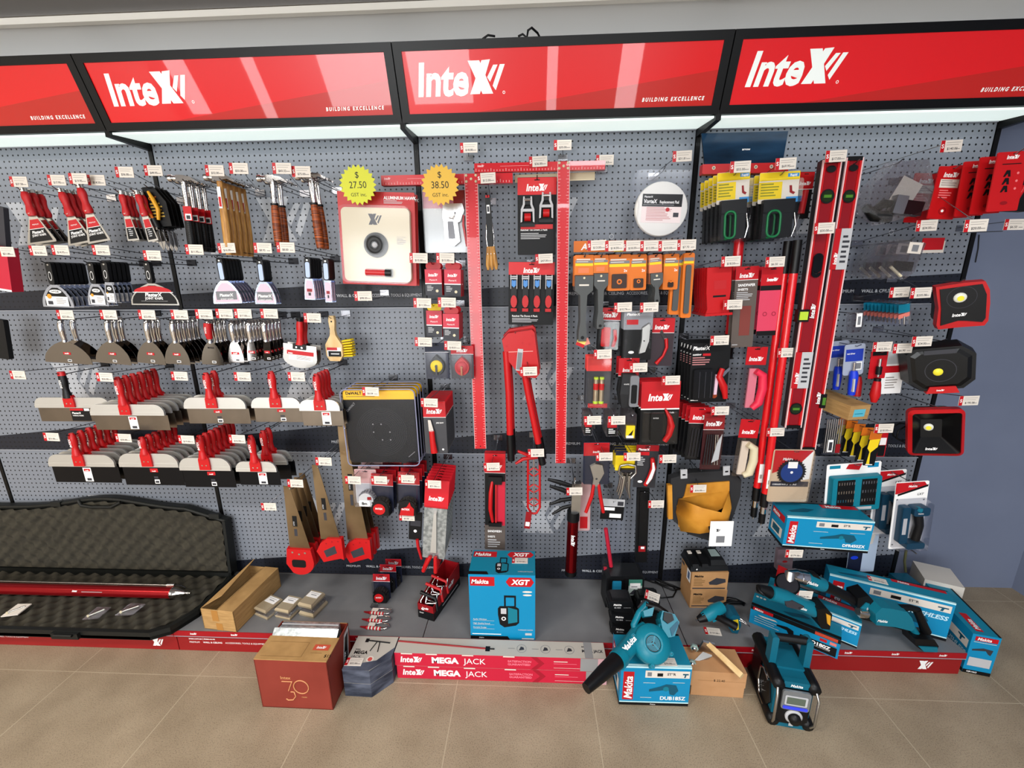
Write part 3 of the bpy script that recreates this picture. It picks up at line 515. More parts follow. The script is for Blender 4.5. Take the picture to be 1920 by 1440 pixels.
tkn('narrow red handled taping knife with dark blade, higher behind', 468, 537, 850, 898, 497, 808, .20, 2, .04, dark=True, lab='none')
# adhesive spreader and brush
M, W, H = hang(562, 598, 563, 690, 64, .22)
a = MB(); handle(a, 0, -.008, -H * .52, .016, RPL, prof=[.8, 1, 1, .9, .85, .95, 1.25]); a.tube([(0, 0, .004), (0, 0, -.01)], .014, BPL, 8)
b = MB(); b.box(-W * .48, W * .48, -.003, .001, -H * .62, -H * .52, ALU); c = MB(); c.box(-.028, .028, -.009, .005, -H * .61, -H * .5, BPL); c.disc(-.012, -H * .57, .004, -.0095, CHR, 8); c.disc(.012, -H * .57, .004, -.0095, CHR, 8)
p = MB(); o = [(-W * .48, -H * .62), (W * .48, -H * .62), (W * .5, -H * .8)] + arc(0, -H * .8, W * .5, 0, -180, 12, H * .2); p.prism(o, -.001, .001, STL); p.rect(-W * .38, W * .40, -H * .73, -H * .65, -.0015, RED); p.rect(-W * .32, W * .38, -H * .84, -H * .74, -.0015, WHT); p.lines(-W * .1, W * .35, -H * .83, -H * .75, 3, -.0019, TXT); p.text('intex', -W * .34, -H * .72, .007, -.0019, WHT, b=.03)
stack('adhesive_spreader', 'red handled spreader with curved blade right of the chrome knives', 'spreader', [('handle', a, [('clamp', c)]), ('backing_plate', b, None), ('blade', p, None)], M, 2, (0, .035, 0))
M, W, H = hang(622, 592, 630, 678, 31, .15)
a = MB(); o = [(-.011, 0), (.011, 0), (.014, -H * .12), (.010, -H * .3), (.013, -H * .42), (W * .5, -H * .62), (W * .5, -H * .86), (W * .3, -H * .98), (-W * .3, -H * .98), (-W * .5, -H * .86), (-W * .5, -H * .62), (-.013, -H * .42), (-.010, -H * .3), (-.014, -H * .12)]; a.prism(o, -.009, .009, LWOOD); a.disc(0, -H * .12, .004, -.0093, BLK, 8)
k = MB(); k.rect(-W * .42, W * .42, -H * .88, -H * .68, -.0094, WHT); k.rect(-W * .42, W * .2, -H * .74, -H * .68, -.0098, RED); k.rect(-W * .35, W * .42, -H * .88, -H * .76, -.0098, BLK); k.rect(-W * .2, W * .3, -H * .83, -H * .81, -.01, WHT)
b = MB(); rn = random.Random(3)
for i in range(7):
    for j in range(6): b.tube([(W * .45, .004 + j * .006, -H * .55 - i * H * .055), (W * .98 + rn.uniform(0, .006), .004 + j * .006, -H * .52 - i * H * .058)], .0042, YEL, 5)
add('scrub_brush', 'pale wooden brush with yellow bristles on its own hook', 'brush', [('handle', a, [('sticker', k)]), ('bristles', b, None)], M); TK['wooden brush with yellow bristles'] = (0, 0, ''); TK['wooden brush with yellow bristles'] = (); hookit(M, 'wooden brush with yellow bristles', 0, 0, -.011)
# hammers
def hammer(w, h, kind):
    """origin top centre of the head; the head lies along x"""
    a = MB(); s = h
    hd = MB(); hd.tube([(-.055, 0, -.014), (-.042, 0, -.014), (-.04, 0, -.014), (-.02, 0, -.014)], [.014, .0145, .011, .010], CHR if kind != 'wood' else STL, 10)
    hd.box(-.022, .014, -.012, .012, -.027, -.002, CHR)
    for yy in (-.009, .009): hd.loft([[(.012, yy - .006, -.004), (.012, yy + .006, -.004), (.012, yy + .006, -.024), (.012, yy - .006, -.024)], [(.040, yy - .006, -.008), (.040, yy + .006, -.008), (.040, yy + .006, -.02), (.040, yy - .006, -.02)], [(.068, yy * 1.2 - .004, -.026), (.068, yy * 1.2 + .004, -.026), (.066, yy * 1.2 + .004, -.031), (.066, yy * 1.2 - .004, -.031)]], CHR, False)
    n = MB(); g = MB()
    if kind == 'wood':
        g.tube([(0, 0, -.01), (0, 0, -h * .2), (.001, 0, -h * .45), (.001, 0, -h * .7), (0, 0, -h * .9), (0, 0, -h)], [.012, .0115, .015, .0165, .0155, .012], WOOD, 10, sq=.75)
        k = MB(); k.box(-.007, .007, -.0125, -.012, -h * .42, -h * .16, WHT); k.rect(-.005, .005, -h * .40, -h * .28, -.0128, RED); return [('head', hd, None), ('handle', g, [('sticker', k)])]
    n.tube([(0, 0, -.02), (0, 0, -h * .44)], [.0115, .0095], CHR, 8, sq=.6); m = LEATHER if kind == 'leather' else BPL
    if kind == 'leather':
        g.tube([(0, 0, -h * .40 - h * .6 * i / 8) for i in range(9)], [.012, .0145, .0155, .016, .0165, .0165, .016, .016, .014], m, 10, sq=.85); g.tube([(0, 0, -h * .39), (0, 0, -h * .42)], .0155, BPL, 10, sq=.85); return [('head', hd, None), ('shaft', n, None), ('grip', g, None)]
    g.tube([(0, 0, -h * .42), (0, 0, -h * .46), (0, 0, -h * .6), (0, 0, -h * .8), (0, 0, -h * .97), (0, 0, -h)], [.011, .015, .0155, .0165, .017, .013], m, 10, sq=.85)
    for i in range(16): g.box(-.006, .012, -.0145, -.0125, -h * .94 + i * h * .025, -h * .94 + i * h * .025 + .003, BPL)
    t = MB(); t.box(-.004, .030, -.017, -.0165, -h * .60, -h * .41, RED); t.rect(.002, .026, -h * .59, -h * .51, -.0172, WHT); t.rect(.006, .022, -h * .58, -h * .53, -.0175, DGR)
    return [('head', hd, None), ('shaft', n, None), ('grip', g, None), ('swing_tag', t, None)]
hg('claw_hammer', 'steel claw hammer with black grip and red tag', 'hammer', hammer, 342, 328, 362, 470, 30, .25, 4, .035, 'black gripped hammers', kind='black')
hg('claw_hammer', 'claw hammer with varnished wooden handle', 'hammer', hammer, 410, 326, 430, 478, 30, .26, 5, .034, 'wooden hammers', kind='wood')
hg('claw_hammer', 'steel claw hammer with leather ring grip under left ticket', 'hammer', hammer, 509, 328, 523, 462, 30, .25, 2, .05, 'leather grip hammers left pair', kind='leather')
hg('claw_hammer', 'steel claw hammer with leather ring grip beside the hawk pack', 'hammer', hammer, 580, 323, 601, 466, 30, .24, 2, .045, 'leather grip hammers right pair', kind='leather')
# snips on cards
def snips(w, h):
    a = MB(); a.prism([(-w * .35, 0), (w * .1, 0), (w * .5, -h * .25), (w * .5, -h * .62), (-w * .1, -h * .62), (-w * .5, -h * .35)], -.001, .001, BLK); a.text('CUT', -w * .2, -h * .2, .012, -.0014, ORG, b=.03); a.lines(-w * .2, w * .4, -h * .5, -h * .25, 5, -.0014, mat('card_gold', '#a88a3a', .5), 3)
    b = MB()
    for s, m in ((-1, ORG), (1, mat('amber_grip', '#d89a1e', .4))): b.tube([(s * w * .15 - w * .2, -.012, -h * .08), (s * w * .22 - w * .15, -.012, -h * .2), (s * w * .24 - w * .05, -.012, -h * .36), (s * w * .1, -.012, -h * .52)], [.005, .008, .008, .006], m, 8)
    c = MB(); c.tube([(-w * .1, -.01, -h * .5), (0, -.012, -h * .65)], [.014, .012], BPL, 8); c.disc(0, -h * .66, .006, -.024, CHR, 8)
    d = MB()
    for s in (-1, 1): d.prism([(s * .002, -h * .66), (s * .016, -h * .72), (s * .015, -h * .88), (s * .001, -h)], -.012, -.008, CHR)
    return [('backing_card', a, None), ('handles', b, None), ('pivot', c, None), ('blades', d, None)]
hg('aviation_snips', 'tin snips with orange handles on a black hang card', 'snips', snips, 282, 350, 312, 470, 44, .20, 4, .022, 'aviation snips')
# cut off things at the left border
M, W, H = hang(-18, 460, -6, 543, 56, .2); a = MB(); a.box(-W / 2, W / 2, 0, .045, -H, 0, PINK); a.rect(-W / 2, W / 2, -H, -H + .008, -.0006, WHT)
add('hanging_pack', 'crimson boxed pack cut off by the left edge of the photo', 'pack', a, M)
M, W, H = hang(-12, 598, 0, 672, 34, .15); a = MB(); a.rp(-W / 2, W / 2, -H, 0, 0, .02, .006, BLK); add('hanging_pack', 'dark olive blister pack cut off by the left edge below the crimson one', 'pack', a, M)
M, W, H = hang(-10, 385, -4, 460, 30, .15); a = MB(); a.rp(-W / 2, W / 2, -H, 0, 0, .02, .006, DGR); add('hanging_pack', 'dark grey pack cut off at the left edge beside the joint knives', 'pack', a, M)
# ---------------------------------------------------------------- hawk packs and staple gun pack
def hawkp(w, h):
    a = MB(); a.rp(-w / 2, w / 2, -h, 0, .006, .009, .004, mat('card_red_marble', '#b82a2a', .4)); a.rect(w * .08, w * .46, -h * .13, -h * .02, .0057, RED); a.text('ALUMINIUM HAWK', w * .10, -h * .075, .012, .0053, WHT, b=.03, w=.9); a.lines(w * .1, w * .36, -h * .125, -h * .085, 3, .0053, LGR)
    s = MB(); s.rp(-w * .45, w * .45, -h * .97, -h * .165, -.012, .005, .02, CREAM, k=5, sc=.985); x = MB(); xmark(x, -w * .09, -h * .35, .042, -.0125, DGR)
    s.text('Heavy Duty', w * .27, -h * .48, .006, -.0125, TXT); s.lines(w * .27, w * .40, -h * .56, -h * .49, 4, -.0125, TXT)
    v = MB(); v.push(Tr(0, -.012, -h * .565)); v.lathe([(.050, 0), (.048, -.012), (.034, -.022), (.018, -.024), (.012, -.02)], BPL, 24); v.lathe([(.011, -.018), (.010, -.022), (.001, -.023)], LGR, 12); v.pop()
    r = MB(); r.tube([(-w * .14, -.022, -h * .865), (w * .12, -.022, -h * .865)], .015, RPL, 14); r.tube([(w * .12, -.022, -h * .865), (w * .20, -.022, -h * .865)], .017, BPL, 14)
    c = MB(); c.rp(-w * .47, w * .47, -h * .985, -h * .15, -.034, -.030, .03, BAG2, k=4, sc=.99)
    return [('backing_card', a, None), ('hawk_plate', s, [('logo', x)]), ('round_knob', v, None), ('handle', r, None), ('clear_cover', c, None)]
hg('hawk_pack', 'cream plasterers hawk in a red clear fronted pack', 'pack', hawkp, 703, 359, 711, 534, 142, .20, 2, .045, 'hawk packs')
def star(px, py, d, r, m, lines, lab):
    P = at(px, py, d); R = at(px + r, py, d).x - P.x; mb = MB(); n = 22
    mb.prism([((R if i % 2 == 0 else R * .84) * math.cos(math.pi * i / n), (R if i % 2 == 0 else R * .84) * math.sin(math.pi * i / n)) for i in range(2 * n)], -.0006, .0006, m)
    mb.text('$', 0, R * .35, R * .30, -.001, BLK, 'c'); mb.text(lines, 0, -R * .15, R * .34, -.001, BLK, 'c', w=.9); mb.text('GST inc.', 0, -R * .55, R * .18, -.001, BLK, 'c')
    add('price_star', lab, 'price sign', mb, Tr(P) @ Rx(3))
star(671, 347, .25, 35, mat('yellow_star', '#cbcc3a', .6), '27.50', 'yellow starburst price card reading 27.50 over the hawk pack')
star(825, 347, .25, 36, mat('amber_star', '#dcb044', .6), '38.50', 'amber starburst price card reading 38.50 over the staple gun pack')
M, W, H = hang(833, 357, 838, 474, 80, .13)
a = MB(); a.rp(-W / 2, W * .5, -H, 0, 0, .002, .006, mat('foil_grey', '#9a9c98', .3, .3)); a.rect(-W * .5, W * .5, -H * .28, 0, -.0004, mat('rose_card', '#c8808a', .4)); a.rect(W * .2, W * .5, -H * .3, 0, -.0008, DRED)
b = MB(); o = [(-.005, -H * .22), (W * .42, -H * .22), (W * .46, -H * .33), (W * .36, -H * .5), (W * .30, -H * .52), (W * .34, -H * .82), (W * .20, -H * .90), (-.002, -H * .86), (-.004, -H * .5), (-.008, -H * .45)]
b.prism(o, -.022, -.004, mat('chrome_body', '#d8dad8', .2, .7)); b.flat([(.012, -H * .5), (W * .2, -H * .5), (W * .24, -H * .78), (.014, -H * .78)], -.0226, GRY); b.disc(W * .25, -H * .37, .004, -.0226, DGR, 8); b.tube([(W * .3, -.014, -H * .3), (W * .2, -.024, -H * .46), (.02, -.024, -H * .44)], .004, CHR, 6)
t = MB(); t.tube([(W * .44, -.012, -H * .4), (W * .42, -.012, -H * .55), (W * .5, -.012, -H * .9)], [.004, .005, .006], RPL, 6)
c = MB(); c.rp(-W * .48, W * .48, -H * 1.0, -H * .03, -.032, -.003, .008, BAG2)
add('staple_gun_pack', 'clear pack with a chrome staple gun behind the left red T square', 'pack', [('backing_card', a, None), ('staple_gun', b, [('trigger', t)]), ('clear_cover', c, None)], M)
# ---------------------------------------------------------------- T squares
SQR = mat('tsquare_red', '#c4101e', .28, coat=.3); TICK = mat('tick_white', '#f0c8c8', .4)
def tsq(lab, hx0, hx1, hy, hh, vx0, vy0, vx1, vy1, vw, d, dd):
    A = at(hx0, hy[0], d); B = at(hx1, hy[1], d); T = at(vx0, vy0, d); Bt = at(vx1, vy1, d); w = at(vx0 + vw, vy0, d).x - T.x
    L = B.x - A.x; hz = (A.z + B.z) / 2; hH = hz - at((hx0 + hx1) / 2, (hy[0] + hy[1]) / 2 + hh, d).z; hL = (T.z - Bt.z); x0 = T.x - A.x
    h = MB(); h.box(0, L, 0, dd, -hH, 0, SQR); s = MB()
    for i in range(int(L / .012)): s.rect(.006 + i * .012, .0075 + i * .012, -hH * .92, -hH * (.60 if i % 5 == 0 else .72), -.0006, TICK)
    intex(s, .014, -hH * .42, .008, -.0006, TICK); s.rect(L * .2, L * .46, -hH * .38, -hH * .36, -.0006, TICK)
    v = MB(); lean = Bt.x - T.x; M2 = Matrix(); v.push(Tr(x0, -.004, 0) @ Ry(math.degrees(math.atan2(-lean, hL)))); v.box(-w / 2, w / 2, 0, .0035, -hL, -.001, SQR)
    q = MB(); q.push(Tr(x0, -.004, 0) @ Ry(math.degrees(math.atan2(-lean, hL))))
    k = int(hL / .012)
    for i in range(3, k):
        z = -.006 - i * .012; e = .011 if i % 5 == 0 else .007; q.rect(-w / 2 + .003, -w / 2 + .003 + e, z, z + .0013, -.0005, TICK); q.rect(w / 2 - .003 - e, w / 2 - .003, z, z + .0013, -.0005, TICK)
    q.rect(-w / 2, -w / 2 + .0015, -hL, 0, -.0004, TICK); q.rect(w / 2 - .0015, w / 2, -hL, 0, -.0004, TICK); q.disc(0, -hL + .012, .003, -.0006, BLK, 8)
    r = MB(); r.push(Tr(x0, -.005, 0))
    for a, b in ((-.36, -.2), (.36, -.2), (-.36, -.8), (.36, -.8), (0, -.55)): r.push(Tr(w * a, 0, hH * b)); r.lathe([(.0055, 0), (.005, -.002), (.001, -.003)], CREAM, 10); r.pop()
    add('t_square', lab, 'T square', [('head', h, [('scale_marks', s)]), ('blade', v, [('scale_marks', q), ('rivets', r)])], Tr(A.x, -d, hz))
tsq('red metal T square with lower head, left of the two', 714, 961, (330, 323), 19, 883, 322, 901, 838, 25, .16, .028)
tsq('red metal T square with higher head, right of the two', 889, 1135, (305, 302), 17, 1057, 300, 1051, 866, 23, .17, .022)
M, W, H = hang(1040, 325, 1040, 340, 150, .10); a = MB(); a.box(-W / 2, W / 2, 0, .004, -H, 0, CREAM); add('backing_strip', 'cream strip standing behind the head of the right red T square', 'strip', a, M)
# wooden handled scrapers
def clay(w, h):
    a = MB(); a.loft([[(-.010, -.006, 0), (.010, -.006, 0), (.010, .004, 0), (-.010, .004, 0)], [(-.013, -.008, -h * .5), (.013, -.008, -h * .5), (.013, .004, -h * .5), (-.013, .004, -h * .5)], [(-.010, -.007, -h * .68), (.010, -.007, -h * .68), (.010, .003, -h * .68), (-.010, .003, -h * .68)]], BPL, False); a.rect(-.006, .006, -h * .24, -h * .13, -.0094, WHT); a.rect(-.004, .004, -h * .22, -h * .15, -.0098, DGR); a.rect(-.008, .008, -h * .035, -.001, -.0078, RED)
    s = MB()
    for k in (-1, 1): s.tube([(k * .010, 0, -h * .36), (k * .016, 0, -h * .55), (k * .013, 0, -h * .70)], .004, CHR, 6)
    b = MB()
    for k in (-1, 0, 1): b.tube([(k * .010, 0, -h * .68), (k * .014, -.004, -h * .82), (k * .017, -.002, -h * .94), (k * .017, -.002, -h)], [.007, .0085, .009, .005], WOOD, 8); b.disc(k * .014, -h * .78, .002, -.0135, WHT, 6)
    return [('sheath', a, None), ('tang', s, None), ('wooden_handles', b, None)]
hg('edging_tool', 'bundle of black sheathed tools with three wooden handles', 'tool', clay, 914, 366, 923, 506, 22, .16, 1)
# ---------------------------------------------------------------- generic packs
def eslot(mb, h, y, s=1.0): mb.rect(-.011 * s, .011 * s, -.013 * s, -.009 * s, y, BLK)
def card(w, h, hf=.35, head=RED, body=BLK, logo=.6, line=True, t=.0015, foot=None, txt=None, r=.004, slot=True, side=None):
    a = MB(); a.rp(-w / 2, w / 2, -h, 0, 0, t, r, body, side or body, k=2); a.rect(-w / 2, w / 2, -h * hf, -.001, -.0004, head)
    if slot: eslot(a, h, -.0008, min(1, w * 12))
    if logo: intex(a, 0, -h * hf * .78 if hf > .2 else -h * hf * .85, min(w * logo / 3.3, h * hf * .4), -.0008, WHT, 'c')
    if line: a.rect(-w / 2, w / 2, -h * hf - .002, -h * hf, -.0006, WHT)
    if txt:
        for s, z, hh, m, al in txt: a.text(s, {'l': -w * .42, 'c': 0, 'r': w * .42}[al], -h * z, hh, -.0010, m, al, b=.02)
    if foot: a.rect(-w / 2, w / 2, -h, -h + h * foot[0], -.0006, foot[1])
    return a
def cover(w, h, z0, z1, d, r=.006, inset=.92, m=None): c = MB(); c.rp(-w * inset / 2, w * inset / 2, z1, z0, -d, -.002, r, m or CLEAR, k=3, sc=.95); return c
# blade boxes left of the T square
def bladebox(w, h, flap=RED):
    a = MB(); a.box(-w / 2, w / 2, 0, .035, -h, -h * .2, RED); a.rect(-w / 2, w / 2, -h * .62, -h * .2, -.0004, PINK); intex(a, 0, -h * .42, w * .18, -.0008, WHT, 'c'); a.rect(-w / 2, w / 2, -h * .65, -h * .62, -.0008, WHT); a.text('PlasterX', 0, -h * .55, w * .1, -.0008, WHT, 'c')
    a.rect(-w / 2, w / 2, -h, -h * .65, -.0004, DGR); a.lines(-w * .4, 0, -h * .88, -h * .7, 4, -.0008, LGR); a.disc(w * .2, -h * .86, w * .09, -.0008, CREAM, 8); 
    b = MB(); b.rp(-w * .46, w * .46, -h * .22, 0, .008, .010, w * .3, flap, k=4); return [('carton', a, None), ('hang_tab', b, None)]
hg('fastener_box', 'small red carton, upper left one under the staple gun', 'carton', bladebox, 811, 492, 814, 554, 31, .22, 2, .04, 'small red cartons')
hg('fastener_box', 'small red carton touching the left T square blade, upper row', 'carton', bladebox, 848, 492, 849, 556, 31, .22, 2, .045, 'small red cartons')
hg('fastener_box', 'small red carton with yellow tab in the lower row', 'carton', bladebox, 813, 570, 815, 632, 29, .23, 1, .04, None, flap=YEL)
hg('fastener_box', 'small red carton in the lower row beside the yellow tabbed one', 'carton', bladebox, 845, 576, 846, 637, 30, .24, 3, .035, 'small red cartons')
def reel(w, h, cols):
    a = card(w, h, .25, cols[3], NAVY if cols[3] != RED else DGR, .5 if cols[3] == RED else 0)
    b = MB(); o = [(0, -h * .30), (w * .20, -h * .42)] + arc(0, -h * .62, w * .34, 20, -200, 12, h * .27) + [(-w * .20, -h * .42)]
    b.prism(o, -.022, -.003, cols[0], sc=.92); b.push(Tr(0, -.022, -h * .62)); b.lathe([(w * .26, 0), (w * .25, -.004), (.002, -.004)], cols[1], 16); b.pop()
    c = MB(); c.box(-.004, .004, -.032, -.026, -h * .86, -h * .58, cols[2]); c.disc(0, -h * .62, .006, -.0325, cols[2], 8)
    return [('backing_card', a, None), ('reel_body', b, [('crank_handle', c)]), ('clear_cover', cover(w, h, -h * .22, -h * .97, .036, m=BAG2), None)]
hg('chalk_line', 'black and yellow chalk line reel in a clear pack', 'chalk line', reel, 818, 643, 822, 710, 44, .2, cols=(BPL, YEL, DGR, NAVY))
hg('chalk_line', 'red chalk line reel on a card beside the left T square', 'chalk line', reel, 866, 648, 868, 710, 42, .19, cols=(RPL2, mat('dull_red', '#b83038', .4), mat('bronze', '#8a5a40', .4, .6), RED))
# ratchet tie downs
def tie2(w, h):
    a = card(w, h, .22, mat('card_red', '#cc2024', .35), BLK, .62, False, txt=[('Ratchet Tie Down 2 Pack', .68, .0078, WHT, 'l')]); a.lines(-w * .42, w * .3, -h * .80, -h * .71, 4, -.001, LGR)
    ps = [('backing_card', a, None)]
    for sx, oz in ((-w * .24, 0), (w * .24, h * .05)):
        b = MB(); b.push(Tr(sx, -.010, -h * .25 + oz))
        for k in (-1, 1): b.prism([(k * .018, 0), (k * .012, 0), (k * .011, -h * .10), (k * .020, -h * .17), (k * .022, -h * .32), (k * .029, -h * .33), (k * .028, -h * .16), (k * .020, -h * .10)], -.010, .004, LGR)
        b.tube([(-.014, -.006, -h * .04), (.014, -.006, -h * .04)], .005, CHR, 8); b.box(-.022, .022, -.009, 0, -h * .19, -h * .155, LGR)
        s = MB(); s.push(b.M); s.tube([(-.013, -.004, -h * .26), (.013, -.004, -h * .26)], .016, RPL, 12); s.box(-.016, .016, -.004, .004, -h * .10, -h * .02, BPL); s.box(-.03, .03, -.004, .004, -h * .38, -h * .34, BPL)
        ps.append(('ratchet_buckle', b, [('webbing', s)]))
    c = MB(); c.box(-w * .42, w * .42, -.004, -.001, -h * .66, -h * .60, RPL); ps.append(('folded_strap', c, None)); return ps
hg('tie_down_pack', 'two pack of ratchet tie downs on a black and red card', 'pack', tie2, 1007, 332, 1006, 478, 72, .12)
def tie4(w, h):
    a = card(w, h, .20, mat('card_red', '#cc2024', .35), BLK, .5, False, txt=[('Ratchet Tie Down 4 Pack', .87, .0078, WHT, 'l')]); a.lines(-w * .42, w * .2, -h * .97, -h * .89, 4, -.001, LGR); ps = [('backing_card', a, None)]
    for i in range(4):
        x = -w * .38 + i * w * .253; b = MB(); b.push(Tr(x, -.012, -h * .2))
        for k in (-1, 1): b.box(k * .013 - .0015, k * .013 + .0015, -.012, .008, -h * .22, 0, LGR)
        b.box(-.016, .016, -.01, -.004, -h * .07, -h * .05, LGR); b.box(-.016, .016, -.01, -.004, -h * .04, -h * .02, LGR); b.prism([(-.009, -h * .09), (-.004, -h * .08), (0, -h * .10), (.004, -h * .08), (.009, -h * .09), (.009, -h * .17), (0, -h * .20), (-.009, -h * .17)], -.014, -.004, mat('latch_blue', '#4a86c8', .4)); b.box(-.012, .012, -.004, .006, -h * .35, -h * .19, BPL)
        s = MB(); s.push(Tr(x, -.010, -h * .62)); s.prism(arc(0, 0, .014, 0, 360, 12, h * .10)[:-1], -.012, .008, RPL); s.box(-.013, .013, -.010, .006, -h * .16, -h * .11, RPL2)
        ps.append(('ratchet_buckle', b, [('strap_roll', s)]))
    return ps
hg('tie_down_pack', 'four pack of ratchet tie downs with blue latches', 'pack', tie4, 997, 491, 995, 609, 85, .12)
# vortex pad
M, W, H = hang(1243, 315, 1236, 452, 112, .14)
a = MB(); rn = random.Random(5); o = [(-W * .42, 0), (W * .1, -H * .02), (W * .46, -H * .04), (W * .42, -H * .4), (W * .46, -H * .7), (W * .38, -H * .96), (0, -H), (-W * .48, -H * .98), (-W * .42, -H * .5), (-W * .5, -H * .15)]; a.prism(o, -.03, .012, BAG2, sc=.94)
b = MB(); b.push(Tr(-W * .01, -.004, -H * .56) ); b.lathe([(W * .43, .012), (W * .44, 0), (W * .43, -.012), (W * .42, -.014), (.001, -.014)], mat('felt_white', '#e8e6e0', .8), 36); b.pop()
k = MB(); k.push(Tr(-W * .01, -.0195, -H * .53) @ Ry(3)); k.box(-W * .33, W * .33, 0, .0005, 0, H * .17, BLK); k.box(-W * .33, W * .33, 0, .0005, -H * .22, 0, mat('leaflet', '#ecdcd8', .5)); k.text('VorteX', -W * .31, H * .045, .015, -.0005, WHT, b=.03, sh=.1, w=.8); k.text('Replacement Pad', -W * .04, H * .045, .011, -.0005, WHT, b=.02, w=.72); k.text('PlasterX', -W * .30, H * .12, .007, -.0005, WHT, b=.02); k.rect(-W * .31, W * .2, H * .02, H * .025, -.0005, LGR)
k.lines(-W * .25, W * .2, -H * .2, -H * .01, 9, -.0005, mat('pink_print', '#c88a8a', .5)); k.disc(W * .1, -H * .04, .008, -.0008, RED, 12); k.rect(W * .2, W * .29, -H * .14, -H * .08, -.0005, DGR)
add('sanding_pad', 'round white replacement pad in a clear bag with black label', 'pad', [('pad', b, [('label_card', k)]), ('bag', a, None)], M); TK['bagged sanding pad'] = (1279, 293, '$31.81'); hookit(M, 'bagged sanding pad', 0, 0, -.012)
# ================================================================ right half of the wall
for l, *t in [
('wide dark grey scraper on an orange card', 1119, 460, '$13.00', 0, -.008, 'k'), ('dark grey scraper on an orange card, second position', 1152, 461, '$14.00', 0, -.008, 'k'), ('wide orange card with a square scraper blade', 1185, 461, '$18.00', 0, -.008, 'k'), ('orange card with a smaller square blade', 1218, 461, '$12.00', 0, -.008, 'k'), ('narrow dark grey scraper on a salmon orange card', 1252, 461, '$10.00', 0, -.008, 'k'), ('orange card with a narrow blade at the right of the scrapers', 1287, 459, '$7.70', 0, -.008, 'k'),
('red retractable knife pack with clear tray', 1168, 576, '$10.74'), ('silver utility knife on a grey and black card', 1217, 576, '$9.83'), ('pack of green topped batteries in a clear shell', 1130, 664, '$11.55'), ('black knife pouch with grey buckle on a red card', 1197, 689, '$10.60'), ('large red headed card with a curved red handled knife', 1258, 713, '$15.00', .02, -.01),
('black card with red folding saw set', 1349, 638, '$22.18', -.03, -.012), ('red headed black card of long slim bits', 1350, 770, '$23.60', .0, -.01), ('stack of narrow red labelled clear blade boxes', 1111, 788, '$7.95'), ('stack of wider red labelled clear blade boxes', 1156, 788, '$18.00'),
('red headed blister with tin snips', 1133, 856, '$47.00'), ('silver locking pliers on a yellow card', 1185, 856, '$21.00'), ('red and white trimming knife on a black card', 1252, 860, '$15.49'), ('black caulking gun with a dark red barrel', 1077, 921, '$61.00', 0, -.02), ('long black folded sharpening tool', 1230, 945, '$57.20'),
('red hand sander in a tall red pack', 922, 875, '$19.87'), ('stack of red headed cards with red handled jab saws', 805, 755, '$16.00'), ('red headed card with a galvanised trowel blade', 812, 908, '$21.06'), ('silver tape measure on a pale red card', 662, 900, '$16.50'), ('round red tape measure in a clear pack, left', 711, 900, '$15.00'), ('pointed red tape measure in a clear pack, right', 762, 898, '$15.40'),
('square black sanding disc pack with yellow header', 695, 734, '$6.04'), ('short handsaw with rounded red handle', 554, 906, '$15.00'), ('long handsaw with angular red handle', 607, 865, '$21.50'), ('long handsaw hanging behind the silver tape measure', 610, 800, '$21.50'),
('green handled stapler in a yellow headed clear pack, left group', 1388, 313, '$55.00', 0, -.012), ('green handled stapler in a yellow headed clear pack, right group', 1473, 307, '$69.95', 0, -.012), ('red spirit level nearer the poles', 1545, 428, '$30.00', 0, -.4), ('red spirit level leaning furthest right', 1567, 293, '$17.00', 0, -.02),
('plain red folded holder', 1370, 490, '$18.50'), ('pink mesh sheet pack with red header', 1453, 491, '$6.50'), ('brown sandpaper sheet pack with red header', 1374, 571, '$42.00'), ('pink hand float on a red headed card', 1475, 661, '$25.00'), ('cream hand float on a red headed card', 1454, 810, '$19.00'),
('tan leather tool pouch on black backing', 1309, 916, '$36.00', -.03, -.0), ('circular saw blade in a red and blue pack', 1560, 780, '$30.00'), ('clear bag of black clamps and brackets', 1783, 274, '$140.00', 0, -.01), ('tall plain red card with white label', 1705, 300, '$20.00'), ('tall red card printed with black clips', 1829, 423, '$20.00'), ('small clear bag of black buckles', 1737, 423, '$34.00'),
('small bag of teal handled bits', 1686, 548, '$4.00'), ('square black work light with red frame, upper', 1726, 549, '$205.00', 0, .014), ('blue handled nut driver on a grey card', 1654, 650, '$22.20', 0, -.008), ('red and black ratchet screwdriver on a card', 1692, 653, '$6.90', 0, -.008), ('octagonal black work light with red tab', 1728, 640, '$24.00', 0, .014), ('square black work light with red frame, lower', 1816, 751, '$190.00', 0, .014),
('yellow jigsaw blade card in clear sleeve', 1657, 803, '$18.00', 0, -.008), ('grey twist drill bits in a clear sleeve', 1573, 461, ''),
]: TK[l] = tuple(t)
for k in ('long handsaw hanging behind the silver tape measure', 'tall plain red card with white label', 'grey twist drill bits in a clear sleeve', 'circular saw blade in a red and blue pack'): TK[k] = ()
